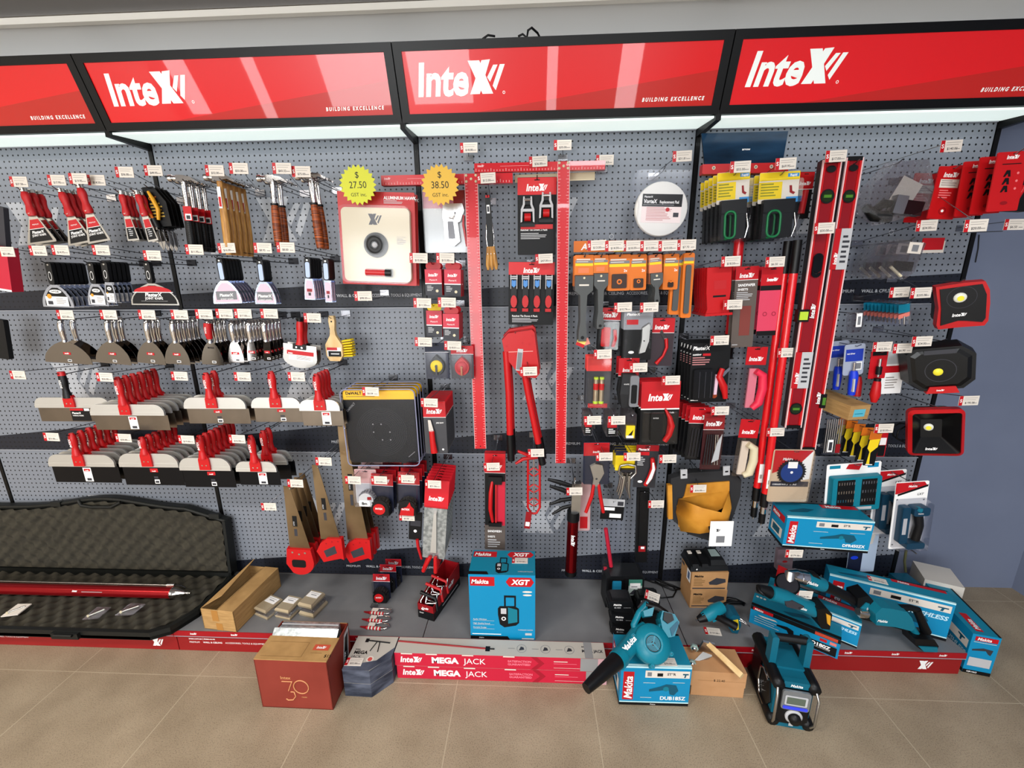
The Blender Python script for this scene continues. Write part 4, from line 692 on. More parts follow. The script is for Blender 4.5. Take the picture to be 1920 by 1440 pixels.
# paint scraper header and cards
P0 = at(1076, 452, .13); P1 = at(1300, 474, .13); a = MB(); L = P1.x - P0.x; a.rp(0, L, -.045, 0, 0, .003, .003, ORG); a.rect(L * .34, L * .44, -.0449, -.012, -.0006, YEL); a.rect(L * .44, L * .995, -.0445, -.0005, -.0009, PAPER); a.text('AL', L * .06, -.036, .026, -.0006, WHT, b=.03, sh=.2); a.text('PAINT SCRAPERS', L * .47, -.040, .019, -.0012, GRY, w=.92)
add('header_strip', 'orange and cream header strip reading paint scrapers', 'sign', a, Tr(P0))
MCARD = mat('salmon_card', '#dc7a4c', .5); SGREY = mat('scraper_grey', '#4c4e4e', .5)
def ocard(w, h, c=ORG, body=ORGD):
    a = MB(); a.rp(-w / 2, w / 2, -h, 0, 0, .0015, .006, c, k=3); a.rect(-w * .45, w * .45, -h * .25, -h * .17, -.0005, GRY); a.rect(-w * .45, w * .45, -h * .34, -h * .26, -.0005, YEL); a.rect(-w * .4, w * .3, -h * .16, -h * .12, -.0005, PAPER); a.rect(-w * .4, w * .2, -h * .22, -h * .20, -.0008, PAPER); a.disc(0, -.006, .003, -.0006, BLK, 8); return a
def scr(w, h, hw, ch, c=ORG):
    a = ocard(w, h * ch, c); a.rect(-w * .3, w * .25, -h * ch * .56, -h * ch * .40, -.0007, MCARD)
    b = MB(); z0 = -h * ch * .62; q = z0 - w * .75; b.prism([(-w * .48, z0), (w * .48, z0), (w * .48, q), (hw, q - .02), (hw * .9, -h * .6), (hw * .75, -h * .75), (hw * 1.15, -h * .9), (hw * 1.1, -h), (-hw * 1.1, -h), (-hw * 1.15, -h * .9), (-hw * .75, -h * .75), (-hw * .9, -h * .6), (-hw, q - .02), (-w * .48, q)], -.016, -.003, SGREY, sc=.97)
    b.disc(0, z0 - .012, .0045, -.0166, CREAM, 10); b.rect(-w * .25, w * .25, z0 - w * .55, z0 - w * .47, -.0166, PAPER); b.disc(0, -h * .95, hw * .5, -.0166, BLK, 10)
    return [('backing_card', a, None), ('scraper', b, None)]
hg('paint_scraper', 'wide dark grey scraper on an orange card', 'scraper', scr, 1096, 478, 1091, 640, 36, .22, 3, .03, 'wide grey scrapers', hw=.015, ch=.36)
hg('paint_scraper', 'dark grey scraper on an orange card, second position', 'scraper', scr, 1127, 478, 1124, 617, 28, .22, 5, .025, 'medium grey scrapers', hw=.013, ch=.38)
hg('paint_scraper', 'narrow dark grey scraper on a salmon orange card', 'scraper', scr, 1229, 477, 1230, 568, 24, .21, 5, .022, 'narrow grey scrapers', hw=.010, ch=.6, c=MCARD)
def sqb(w, h, s):
    a = ocard(w, h); b = MB(); b.rp(-w * s / 2, w * s / 2, -h * .93, -h * .93 + w * s * .95 if w * s < h * .5 else -h * .5, -.008, -.001, .004, mat('blade_brown', '#33241f', .3, .4), k=2); b.ring(0, -h * .75, w * .06, w * .12, -.0084, ORG, 10); a.text('2x', w * .2, -h * .48, .010, -.0008, WHT, b=.02)
    return [('backing_card', a, None), ('square_blade', b, None)]
hg('blade_card', 'wide orange card with a square scraper blade', 'blade card', sqb, 1162, 477, 1160, 545, 42, .21, 3, .02, 'wide orange blade cards', s=.66)
hg('blade_card', 'orange card with a smaller square blade', 'blade card', sqb, 1198, 477, 1196, 544, 30, .21, 3, .02, 'smaller orange blade cards', s=.6)
hg('blade_card', 'orange card with a narrow blade at the right of the scrapers', 'blade card', sqb, 1260, 476, 1256, 543, 28, .20, 5, .02, 'narrow orange blade cards', s=.36)
def filep(w, h):
    a = MB(); a.rp(-w / 2, w / 2, -h, 0, 0, .0015, .008, ORG, k=3); a.rect(-w * .45, w * .45, -h * .12, -h * .07, -.0005, GRY); a.rect(-w * .45, w * .45, -h * .16, -h * .125, -.0005, YEL); b = MB(); b.rp(-w * .28, w * .2, -h * .93, -h * .18, -.009, -.001, .006, SGREY, k=2); return [('backing_card', a, None), ('long_blade', b, None)]
hg('file_pack', 'long orange pack with a grey file, left and shorter', 'pack', filep, 1273, 479, 1264, 590, 22, .18, 2, .02, 'left long orange packs')
hg('file_pack', 'long orange pack with a grey file, right end of the scrapers', 'pack', filep, 1293, 474, 1285, 596, 20, .20, 2, .02, 'right long orange packs')
# hanging tag
M, W, H = hang(1092, 637, 1092, 664, 22, .22); a = MB(); a.push(Ry(25)); a.box(-.018, .018, -.001, .001, -.03, .0, mat('tag_yellow', '#e2cf6a', .5)); a.rect(-.018, .018, -.03, -.016, -.0013, RED); a.pop(); a.push(Tr(.012, .003, .004) @ Ry(-20)); a.box(-.012, .012, -.001, .001, -.028, 0, mat('tag_salmon', '#e08a7a', .5)); add('swing_tag', 'yellow and red paper tag hanging below the wide grey scraper', 'tag', a, M)
# packs in the middle
def knp(w, h):
    b = MB(); b.rp(-w * .36, w * .05, -h * .9, -h * .45, -.012, -.002, .006, RPL, k=3); b.tube([(w * .25, -.012, -h * .5), (w * .3, -.016, -h * .7), (w * .22, -.012, -h * .9)], .008, RPL2, 8); return [('backing_card', card(w, h, .28, logo=.75), None), ('knife', b, None), ('clear_cover', cover(w, h, -h * .3, -h * .98, .022), None)]
hg('knife_pack', 'red retractable knife pack with clear tray', 'pack', knp, 1145, 577, 1139, 657, 40, .18, 2, .03, 'retractable knife packs')
def utk(w, h):
    a = card(w, h, .38, mat('ash_card', '#8e9096', .4), BLK, 0, False); a.text('PlasterX', -w * .4, -h * .1, .011, -.001, WHT, b=.03, sh=.15); a.rect(-w * .4, 0, -h * .28, -h * .18, -.001, RED); a.disc(-w * .2, -h * .84, .012, -.001, WHT, 14, .006)
    b = MB(); b.prism([(w * .12, -h * .33), (w * .35, -h * .24), (w * .40, -h * .28), (w * .38, -h * .6), (w * .26, -h * .84), (w * .04, -h * .88), (w * .12, -h * .6)], -.016, -.004, STL, sc=.94); b.disc(w * .2, -h * .6, .0035, -.0165, CHR, 10)
    return [('backing_card', a, None), ('utility_knife', b, None), ('clear_cover', cover(w, h, -h * .1, -h * .98, .022), None)]
hg('knife_pack', 'silver utility knife on a grey and black card', 'pack', utk, 1198, 582, 1193, 675, 54, .22, 3, .025, 'silver utility knife packs')
def fck(w, h):
    b = MB(); b.tube([(w * .18, -.006, -h * .42), (w * .22, -.009, -h * .6), (w * .1, -.009, -h * .78), (-w * .16, -.006, -h * .95)], [.008, .007, .0055, .009], RPL, 8); b.prism([(w * .12, -h * .46), (-w * .1, -h * .28), (-w * .02, -h * .24), (w * .2, -h * .42)], -.006, -.003, CHR)
    return [('backing_card', card(w, h, .3, body=mat('plum_card', '#362a30', .4), logo=.6), None), ('hook_knife', b, None)]
hg('knife_pack', 'small curved red knife on a plum card with red header', 'pack', fck, 1243, 596, 1236, 686, 46, .19, 2, .02, 'curved knife packs')
def batp(w, h):
    b = MB()
    for x in (-.012, .012): b.tube([(x, -.014, -h * .42), (x, -.014, -h * .84)], .011, mat('foil_wrap', '#b8a890', .2, .7), 10); b.tube([(x, -.014, -h * .50), (x, -.014, -h * .62)], .0115, RPL, 10); b.tube([(x, -.014, -h * .84), (x, -.014, -h * .89)], .011, VIAL, 10); b.tube([(x, -.014, -h * .38), (x, -.014, -h * .42)], .010, VIAL, 10)
    a = card(w, h, .28, mat('blister_red', '#d83a36', .4), DGR, 0, False, r=.012); a.rect(-w * .4, w * .4, -h * .99, -h * .91, -.001, RED)
    return [('backing_card', a, None), ('batteries', b, None), ('clear_cover', cover(w, h, -h * .02, -h * .99, .03), None)]
hg('battery_pack', 'pack of green topped batteries in a clear shell', 'pack', batp, 1124, 668, 1120, 765, 46, .23, 3, .028, 'battery packs')
def poup(w, h):
    b = MB(); b.loft([[(-w * .35, -.03, -h * .3), (w * .3, -.03, -h * .3), (w * .3, 0, -h * .3), (-w * .35, 0, -h * .3)], [(-w * .45, -.036, -h * .7), (w * .25, -.036, -h * .7), (w * .25, 0, -h * .7), (-w * .45, 0, -h * .7)], [(-w * .3, -.02, -h), (w * .1, -.02, -h), (w * .1, 0, -h), (-w * .3, 0, -h)]], mat('nylon', '#262628', .7), False)
    c = MB(); c.rp(w * .0, w * .42, -h * .95, -h * .32, -.044, -.030, .008, GRY, k=3); c.rp(w * .06, w * .34, -h * .88, -h * .5, -.0448, -.044, .006, BLK, k=3); c.text('KNIFE', -w * .3, -h * .5, .006, -.0445, WHT)
    return [('backing_card', card(w, h * .45, .8, logo=.6), None), ('pouch', b, None), ('buckle', c, None)]
hg('knife_pouch', 'black knife pouch with grey buckle on a red card', 'pouch', poup, 1180, 671, 1175, 762, 38, .22, 2, .05, 'black knife pouches')
def rhk(w, h):
    a = MB(); a.rp(-w / 2, w / 2, -h, 0, 0, .0015, .004, BLK, k=2); a.rect(-w / 2, w / 2, -h * .42, 0, -.0005, RED); a.rect(-w / 2, w / 2, -h * .44, -h * .42, -.0006, WHT); intex(a, 0, -h * .3, h * .11, -.001, WHT, 'c'); a.text('Knife', w * .25, -h * .5, .007, -.001, WHT, b=.02)
    b = MB(); b.tube([(w * .12, -.008, -h * .42), (w * .24, -.016, -h * .55), (w * .30, -.018, -h * .68), (w * .25, -.016, -h * .82), (w * .14, -.012, -h * .93)], [.004, .010, .013, .012, .012], RPL, 10); c = MB(); c.rp(-w * .25, w * .05, -h * .93, -h * .47, -.022, -.002, .004, BPL, k=2); c.text('INTEX', -w * .2, -h * .56, .006, -.0225, WHT)
    return [('backing_card', a, None), ('handle', b, None), ('sheath', c, None), ('clear_cover', cover(w, h, -h * .46, -h * .97, .03), None)]
hg('saw_pack', 'large red headed card with a curved red handled knife', 'pack', rhk, 1240, 715, 1234, 833, 72, .24, 4, .025, 'red headed curved knife cards', sx=-.002)
def psaw(w, h):
    a = MB(); a.rp(-w / 2, w / 2, -h, 0, 0, .0015, .004, BLK, k=2); a.text('PlasterX', -w * .46, -h * .11, .0155, -.0008, WHT, b=.03, sh=.15, w=.9); a.text('cutting', -w * .46, -h * .20, .009, -.0008, WHT, b=.02); a.rect(-w * .2, w * .0, -h * .21, -h * .17, -.0008, RED); a.lines(-w * .46, w * .02, -h * .38, -h * .23, 4, -.0008, mat('rose_line', '#b87a7a', .5)); a.rect(-w * .45, -w * .25, -h * .97, -h * .955, -.0008, WHT)
    b = MB(); b.tube([(w * .30, -.012, -h * .42), (w * .22, -.016, -h * .55), (w * .36, -.018, -h * .72), (w * .42, -.016, -h * .92)], [.010, .013, .014, .010], RPL, 10); b.prism([(w * .3, -h * .5), (w * .48, -h * .4), (w * .5, -h * .44), (w * .34, -h * .56)], -.012, -.008, CHR)
    c = MB(); c.rp(-w * .44, w * .08, -h * .94, -h * .42, -.02, -.002, .008, mat('smoked_tray', '#161618', .15), k=3)
    for q in (-.3, -.15, 0): c.box(w * q, w * q + .002, -.022, -.02, -h * .9, -h * .46, DGR)
    d = MB(); d.prism([(w * .14, -h * .52), (w * .22, -h * .52), (w * .20, -h * .86), (w * .12, -h * .86)], -.012, -.003, LILAC); d.disc(w * .15, -h * .88, .012, -.008, mat('amber_brown', '#8a3a1c', .3), 10)
    return [('backing_card', a, None), ('saw_handle', b, None), ('blade_tray', c, None), ('spare_blades', d, None)]
hg('folding_saw_pack', 'black card with red folding saw set', 'pack', psaw, 1334, 643, 1326, 754, 72, .24, 5, .028, 'black folding saw cards', sx=-.003)
def slim(w, h):
    a = card(w, h, .3, logo=.7); b = MB()
    for i in range(5): b.tube([(w * (-.3 + i * .14), -.006, -h * .4), (w * (-.36 + i * .14), -.006, -h * .93)], .003, DST, 6)
    return [('backing_card', a, None), ('slim_bits', b, None), ('clear_cover', cover(w, h, -h * .33, -h * .97, .014, m=BAG2), None)]
hg('bit_pack', 'red headed black card of long slim bits', 'pack', slim, 1316, 763, 1304, 862, 42, .22, 5, .028, 'red headed slim bit cards', sx=-.006)
M, W, H = hang(1341, 775, 1330, 880, 38, .25); a = card(W, H, .28, DRED, mat('wine_card', '#3a0e14', .4), .8); b = MB()
for i in range(6): b.tube([(W * (-.3 + i * .1), -.008, -H * .36), (W * (-.38 + i * .14), -.008, -H * .9)], .003, CHR if i > 3 else DST, 6)
b.prism([(W * .2, -H * .5), (W * .4, -H * .35), (W * .34, -H * .8), (-W * .0, -H * .86)], -.012, -.008, LGR)
add('bit_pack', 'wine red foil pack of bits hanging in front of the slim bit cards', 'pack', [('backing_card', a, None), ('bits', b, None), ('clear_cover', cover(W, H, -H * .05, -H * .98, .02), None)], M)
def bbox(w, h, yel=False):
    a = MB(); a.rp(-w / 2, w / 2, -h, 0, -.004, .002, .003, BAG, k=2); b = MB()
    if yel: b.rect(-w * .35, w * .4, -h * .95, -h * .45, -.0045, YEL); b.flat([(-w * .35, -h * .95), (w * .1, -h * .95), (w * .3, -h * .6)], -.0048, BLK); b.rect(-w * .3, w * .3, -h * .95, -h * .85, -.005, WHT)
    else: b.rect(-w * .4, w * .4, -h * .6, -h * .42, -.0045, RED); b.rect(-w * .4, w * .4, -h * .95, -h * .6, -.0045, BLK); b.lines(-w * .3, w * .3, -h * .9, -h * .65, 3, -.0048, WHT)
    return [('clear_box', a, None), ('insert', b, None)]
hg('blade_box', 'stack of narrow red labelled clear blade boxes', 'box', bbox, 1104, 776, 1102, 816, 16, .25, 9, .012, 'narrow clear blade boxes')
hg('blade_box', 'stack of wider red labelled clear blade boxes', 'box', bbox, 1148, 776, 1147, 818, 22, .25, 9, .012, 'wider clear blade boxes')
TK['clear blade box with a yellow and black insert'] = ()
hg('blade_box', 'clear blade box with a yellow and black insert', 'box', bbox, 1183, 776, 1180, 823, 22, .26, 9, .013, 'yellow insert blade boxes', yel=True)
# lower middle
def snp(w, h):
    a = MB(); a.rp(-w / 2, w / 2, -h * .6, 0, 0, .002, .008, NAVY, k=3); a.rect(-w / 2 + .002, w / 2 - .002, -h * .19, -.003, -.0005, RED); intex(a, 0, -h * .15, .010, -.001, WHT, 'c'); eslot(a, h, -.001)
    b = MB(); b.prism([(-w * .26, -h * .32), (-w * .05, -h * .28), (w * .22, -h * .30), (w * .3, -h * .42), (w * .1, -h * .56), (w * .12, -h * .62), (-w * .16, -h * .62), (-w * .12, -h * .5)], -.016, -.004, STL, sc=.95); b.disc(0, -h * .5, .005, -.0165, DGR, 10)
    c = MB()
    for s in (-1, 1): c.tube([(s * w * .09, -.012, -h * .58), (s * w * .16, -.014, -h * .75), (s * w * .30 - (w * .08 if s < 0 else 0), -.012, -h)], [.007, .009, .008], RPL, 8)
    return [('backing_card', a, None), ('snip_jaws', b, None), ('handles', c, None), ('clear_cover', cover(w, h, -h * .02, -h * .59, .024), None)]
hg('snips_pack', 'red headed blister with tin snips', 'pack', snp, 1119, 829, 1116, 958, 49, .21)
def lkp(w, h):
    a = MB(); a.rp(-w / 2, w / 2, -h * .42, 0, 0, .0015, .003, YEL, k=2); a.rect(-w / 2, 0, -h * .1, 0, -.0006, NAVY)
    b = MB(); b.tube([(-w * .3, -.01, -h * .3), (-w * .36, -.01, -h * .45), (-w * .2, -.01, -h * .55), (-w * .1, -.01, -h * .65)], .005, STL, 7); b.tube([(w * .34, -.01, -h * .3), (w * .38, -.01, -h * .45), (w * .2, -.01, -h * .55), (w * .05, -.01, -h * .65)], .005, STL, 7); b.tube([(-w * .3, -.01, -h * .3), (0, -.01, -h * .27), (w * .34, -.01, -h * .3)], .005, STL, 7); b.box(-w * .28, w * .28, -.02, -.004, -h * .42, -h * .36, DST)
    c = MB(); c.tube([(-w * .1, -.012, -h * .5), (-w * .16, -.012, -h * .8), (-w * .26, -.01, -h)], [.008, .007, .004], STL, 7); c.tube([(w * .1, -.012, -h * .5), (w * .1, -.012, -h * .8), (w * .18, -.01, -h)], [.008, .007, .004], STL, 7)
    return [('backing_card', a, None), ('jaws', b, None), ('handles', c, None)]
hg('locking_pliers', 'silver locking pliers on a yellow card', 'pliers', lkp, 1177, 845, 1172, 932, 44, .22, 3, .03, 'locking pliers on yellow cards')
def tkn2(w, h):
    a = card(w, h, .14, DRED, mat('charcoal_card', '#2a2a2e', .4), 0, False); a.text('PlasterX', -w * .4, -h * .13, .010, -.001, WHT, b=.03, sh=.15); a.rect(-w * .4, w * .1, -h * .24, -h * .16, -.001, RED); a.lines(-w * .4, -w * .05, -h * .5, -h * .28, 5, -.001, LGR); a.disc(-w * .2, -h * .86, .011, -.001, WHT, 12, .006)
    b = MB(); b.tube([(w * .22, -.010, -h * .28), (w * .30, -.014, -h * .48), (w * .20, -.014, -h * .70), (w * .02, -.010, -h * .92)], [.009, .013, .013, .009], RPL, 8); c = MB(); c.tube([(w * .24, -.022, -h * .36), (w * .28, -.026, -h * .5), (w * .18, -.026, -h * .70), (w * .06, -.020, -h * .86)], [.004, .007, .008, .005], WHT, 8)
    return [('backing_card', a, None), ('handle', b, [('grip_inlay', c)])]
hg('knife_pack', 'red and white trimming knife on a black card', 'pack', tkn2, 1215, 834, 1207, 914, 42, .23)
M, W, H = hang(1206, 913, 1201, 1052, 22, .15); a = MB(); a.rp(-W / 2, W / 2, -H, 0, -.01, .012, .004, BPL, k=2); a.box(-W * .3, W * .35, -.016, -.01, -H * .85, -H * .04, BPL); s = MB(); s.rect(-W * .3, W * .3, -H * .84, -H * .76, -.0165, DRED); s.rect(-W * .1, W * .2, -H * .80, -H * .77, -.017, WHT)
add('long_black_tool', 'long black folded tool hanging left of the tool pouch', 'tool', [('body', a, [('sticker', s)])], M); hookit(M, 'long black folded sharpening tool', .0, 0, -.02)
M, W, H = hang(1150, 936, 1152, 974, 44, .15); a = MB(); a.push(Ry(8)); a.box(-W / 2, W / 2, 0, .002, -H, 0, LGR); a.rect(-W / 2, W / 2, -H, -H * .35, -.0006, BLK); a.rect(-W * .4, W * .1, -H * .55, -H * .4, -.001, WHT); a.rect(-W * .1, W * .4, -H * .9, -H * .7, -.001, WHT); a.rect(W * .2, W * .45, -H * .3, -H * .1, -.001, DGR)
add('hanging_pack', 'small white and black label card above the bagged red tool', 'pack', a, M); TK['small white and black card'] = (); hookit(M, 'small white and black card', 0, 0, -.012)
M, W, H = hang(1150, 975, 1147, 1075, 40, .13); a = MB(); a.prism([(-W * .4, 0), (W * .35, -.005), (W * .45, -H * .97), (-W * .48, -H)], -.016, .004, BAG2, sc=.96); b = MB(); b.tube([(-W * .35, -.006, -H * .14), (-W * .05, -.006, -H * .85)], .010, PINK, 8); b.box(-W * .4, W * .42, -.014, .0, -H * .96, -H * .87, PINK)
add('scraper_in_bag', 'pink red T shaped tool in a clear bag above the charger', 'tool', [('tool', b, None), ('bag', a, None)], M)
# caulking gun
M, W, H = hang(1078, 893, 1070, 1076, 34, .20); W = .056
b = MB(); b.tube([(0, 0, -H * .42), (0, 0, -H * .97)], .027, mat('gun_red_metal', '#7c0e14', .2, .85), 16); b.push(Tr(.0, -.0275, -H * .56) @ Ry(90)); intex(b, 0, -.008, .018, 0, WHT); b.pop()
c = MB(); c.tube([(0, 0, -H * .34), (0, 0, -H * .43)], .030, BPL, 14); d = MB(); d.tube([(0, 0, -H * .955), (0, 0, -H)], .029, BPL, 14)
e = MB(); e.box(-.012, .030, -.014, .014, -H * .36, -H * .06, STL); e.tube([(0, 0, -.005), (0, 0, -H * .36)], .004, CHR, 8); e.disc(.012, -H * .14, .009, -.0145, BPL, 12)
f = MB()
for z, dz, L in ((-.10, .07, 1.0), (-.17, .075, .92)): f.tube([(-.012, 0, H * z), (-.07 * L, -.004, H * (z + dz * .6)), (-.125 * L, -.006, H * (z + dz))], [.011, .012, .007], BPL, 8, sq=.7)
f.tube([(-.012, 0, -H * .22), (-.06, -.002, -H * .235), (-.115, -.004, -H * .28)], [.011, .011, .006], BPL, 8, sq=.7); f.tube([(-.012, 0, -H * .29), (-.05, -.002, -H * .31), (-.10, -.004, -H * .375)], [.010, .010, .006], BPL, 8, sq=.7)
add('caulking_gun', 'caulking gun with dark red metal barrel and black trigger handles', 'caulking gun', [('barrel', b, None), ('collar', c, None), ('end_cap', d, None), ('frame', e, None), ('trigger_handles', f, None)], M); hookit(M, 'black caulking gun with a dark red barrel', 0, 0, -.004)
M, W, H = hang(1096, 905, 1094, 995, 24, .12); a = MB(); a.rp(-W / 2, W / 2, -H, 0, 0, .004, .01, mat('rosy_sleeve', '#c8a0a0', .4)); a.rect(-W * .3, W * .3, -H * .95, -H * .7, -.0006, RED); add('hanging_pack', 'slim rosy sleeve pack between the caulking gun and the tin snips', 'pack', a, M)
# red sheet tool, cross handles
M, W, H = hang(1001, 845, 1001, 963, 26, .18)
a = MB()
for s in (-1, 1): a.tube([(s * W * .42, 0, -H * .06), (s * W * .44, 0, -H * .9), (s * W * .2, 0, -H * .99), (0, 0, -H)], .0055, RPL, 8)
for z in (.32, .58, .8): a.tube([(-W * .4, 0, -H * z), (0, 0, -H * (z - .06)), (W * .4, 0, -H * z)], .004, RPL, 6); a.tube([(-W * .4, 0, -H * (z + .02)), (0, 0, -H * (z + .08)), (W * .4, 0, -H * (z + .02))], .004, RPL, 6)
b = MB(); b.tube([(0, -.004, .004), (0, -.006, -H * .93)], .003, CHR, 8); c = MB(); c.tube([(-.075, -.01, .002), (-.03, -.006, -.018), (.0, -.004, -.034)], [.006, .009, .01], RPL, 8); c.tube([(-.085, -.012, -.060), (-.05, -.008, -.038), (0, -.004, -.032), (.02, 0, -.03)], [.006, .009, .01, .01], RPL, 8)
add('sealant_gun', 'red open frame sealant gun with splayed handles', 'sealant gun', [('cradle', a, None), ('rod', b, None), ('handles', c, None)], M); TK['red open frame sealant gun'] = (1005, 849, '$6.00'); hookit(M, 'red open frame sealant gun', 0, 0, .002)
M, W, H = hang(992, 960, 988, 991, 11, .2); a = MB(); a.box(-W / 2, W / 2, 0, .001, -H, 0, DRED); a.rect(-W * .35, W * .35, -H * .85, -H * .6, -.0005, WHT); add('swing_tag', 'narrow red swing tag below the open frame sealant gun', 'tag', a, M)
# pipe cutters
M, W, H = hang(975, 617, 984, 852, 74, .20)
def pc(M, label, first=True):
    a = MB(); a.prism([(-W * .46, -H * .07), (-W * .3, -H * .02), (W * .30, 0), (W * .36, -H * .02), (W * .46, -H * .34), (W * .36, -H * .375), (-W * .02, -H * .36), (-W * .40, -H * .2)], -.022, .0, RPL, sc=.97); a.box(-W * .3, W * .3, -.0235, -.022, -H * .165, -H * .16, mat('pale_line', '#e89a94', .4)); 
    for x, z in ((-.34, -.12), (.05, -.1), (.22, -.11), (-.12, -.19), (.3, -.05)): a.disc(W * x, H * z, .0045, -.0232, RPL2, 8)
    k = MB(); k.push(Tr(-W * .04, -.0238, -H * .22) @ Ry(8)); k.box(-.011, .012, 0, .0006, -.05, .045, LGR); k.rect(-.009, .010, -.045, .03, -.0004, GRY); k.pop()
    h1 = MB(); h1.tube([(-W * .36, -.010, -H * .16), (-W * .34, -.010, -H * .5), (-W * .36, -.010, -H * .85)], .0155, RPL, 12); g1 = MB(); g1.tube([(-W * .36, -.010, -H * .82), (-W * .36, -.010, -H * 1.04)], [.017, .0165], BPL, 12)
    h2 = MB(); h2.tube([(W * .06, -.010, -H * .3), (W * .16, -.010, -H * .52), (W * .38, -.010, -H * .93)], .0145, RPL, 12); g2 = MB(); g2.tube([(W * .37, -.010, -H * .90), (W * .46, -.010, -H * 1.08)], [.0165, .016], BPL, 12)
    add('pipe_cutter', label, 'pipe cutter', [('cutter_head', a, [('label_sticker', k)]), ('left_arm', h1, [('rubber_grip', g1)]), ('right_arm', h2, [('rubber_grip', g2)])], M)
pc(M, 'large red ratchet pipe cutter with two long arms'); pc(Tr(.004, .045, .012) @ M, 'second large red pipe cutter hidden behind the first'); TK['large red pipe cutters'] = (991, 696, '$38.45', -.02, -.02); hookit(M, 'large red pipe cutters')
# hand sander pack
M, W, H = hang(928, 850, 928, 985, 38, .20); a = card(W, H, .26, RED, BLK, .7); a.rect(W * .0, W * .5, -H, -H * .38, -.0006, PINK); a.box(-W / 2, W / 2, .001, .03, -H, -H * .0, RED)
b = MB(); b.tube([(-W * .12, -.012, -H * .36), (-W * .18, -.028, -H * .5), (-W * .2, -.030, -H * .72), (-W * .1, -.016, -H * .92)], [.007, .010, .010, .007], RPL, 8); b.box(W * .02, W * .1, -.012, -.002, -H * .95, -H * .4, RPL2); c = MB(); c.box(-W * .3, W * .35, -.018, -.004, -H * .4, -H * .30, BPL); c.box(-W * .3, W * .35, -.018, -.004, -H * .99, -H * .94, BPL)
add('sander_pack', 'red pole sander pad in a tall red and black pack', 'pack', [('carton', a, None), ('sander', b, None), ('clamps', c, None)], M); hookit(M, 'red hand sander in a tall red pack', 0, 0, -.008)
M, W, H = hang(928, 985, 928, 1030, 38, .16); a = MB(); a.box(-W / 2, W / 2, 0, .012, -H, 0, mat('taupe', '#5c524c', .5)); a.text('SANDMESH', -W * .35, -H * .28, .012, -.0006, WHT, b=.03, w=.8); a.text('SHEETS', -W * .35, -H * .50, .010, -.0006, WHT, b=.02, w=.8); a.lines(-W * .35, W * .3, -H * .95, -H * .58, 4, -.0006, LGR); add('sheet_pack', 'taupe sanding sheet pack hanging below the red pole sander pack', 'pack', a, M)
# trimming knives with galvanised packs
def jab(w, h):
    a = card(w, h, .30, RED, mat('dark_grey_card', '#3c3c40', .4), .7); a.text('JAB SAW', w * .05, -h * .42, .006, -.001, WHT, b=.02); a.disc(w * .3, -h * .92, .005, -.001, WHT, 10)
    b = MB(); b.tube([(-w * .14, -.012, -h * .55), (-w * .12, -.014, -h * .75), (-w * .08, -.012, -h * .97)], [.012, .013, .016], RPL, 8, sq=.6); c = MB(); c.prism([(-w * .28, -h * .34), (-w * .16, -h * .34), (-w * .04, -h * .56), (-w * .26, -h * .56)], -.012, -.009, CHR)
    return [('backing_card', a, None), ('handle', b, None), ('saw_blade', c, None)]
hg('jab_saw_pack', 'stack of red headed cards with red handled jab saws', 'pack', jab, 813, 752, 819, 850, 42, .25, 10, .020, 'jab saw cards')
def trow(w, h):
    a = card(w, h * .30, .95, mat('header_red', '#c8202c', .3), RED, .65, False, t=.002); b = MB(); b.rp(-w * .48, w * .48, -h * .86, -h * .30, -.004, .0, .004, noisy('galvanised', '#8e9496', '#c2c8ca', 60, .3, metal=.7)); b.prism([(-w * .06, -h * .32), (w * .06, -h * .32), (w * .14, -h * .8), (-w * .14, -h * .8)], -.018, -.004, ALU, sc=.9)
    c = MB()
    for s, e in ((-.1, -.22), (.10, .06)): c.tube([(w * s, -.016, -h * .82), (w * (s + e) * .9, -.022, -h * .92), (w * (s + e) * 1.1 - .004, -.016, -h)], [.009, .011, .010], RPL, 8)
    return [('header_card', a, None), ('trowel_blade', b, None), ('handle', c, None)]
hg('trowel_pack', 'red headed card with a galvanised trowel blade', 'trowel', trow, 820, 900, 812, 1068, 44, .26, 7, .028, 'galvanised trowels on red cards')
M, W, H = hang(780, 960, 778, 1012, 24, .22); a = MB(); a.rp(-W / 2, W / 2, -H, 0, 0, .002, .003, BLK); a.rect(-W * .4, W * .4, -H * .5, -H * .3, -.0006, DGR); a.disc(0, -H * .68, .008, -.0008, WHT, 10); b = MB(); b.tube([(W * .2, -.006, -H * .95), (W * .3, -.008, -H * 1.2), (W * .6, -.006, -H * 1.65)], [.008, .008, .006], RPL2, 8)
add('trim_tool', 'black card with a dark red handled tool left of the trowels', 'tool', [('backing_card', a, None), ('handle', b, None)], M); TK['black card with dark red handle'] = (763, 969, '$5.00'); hookit(M, 'black card with dark red handle')
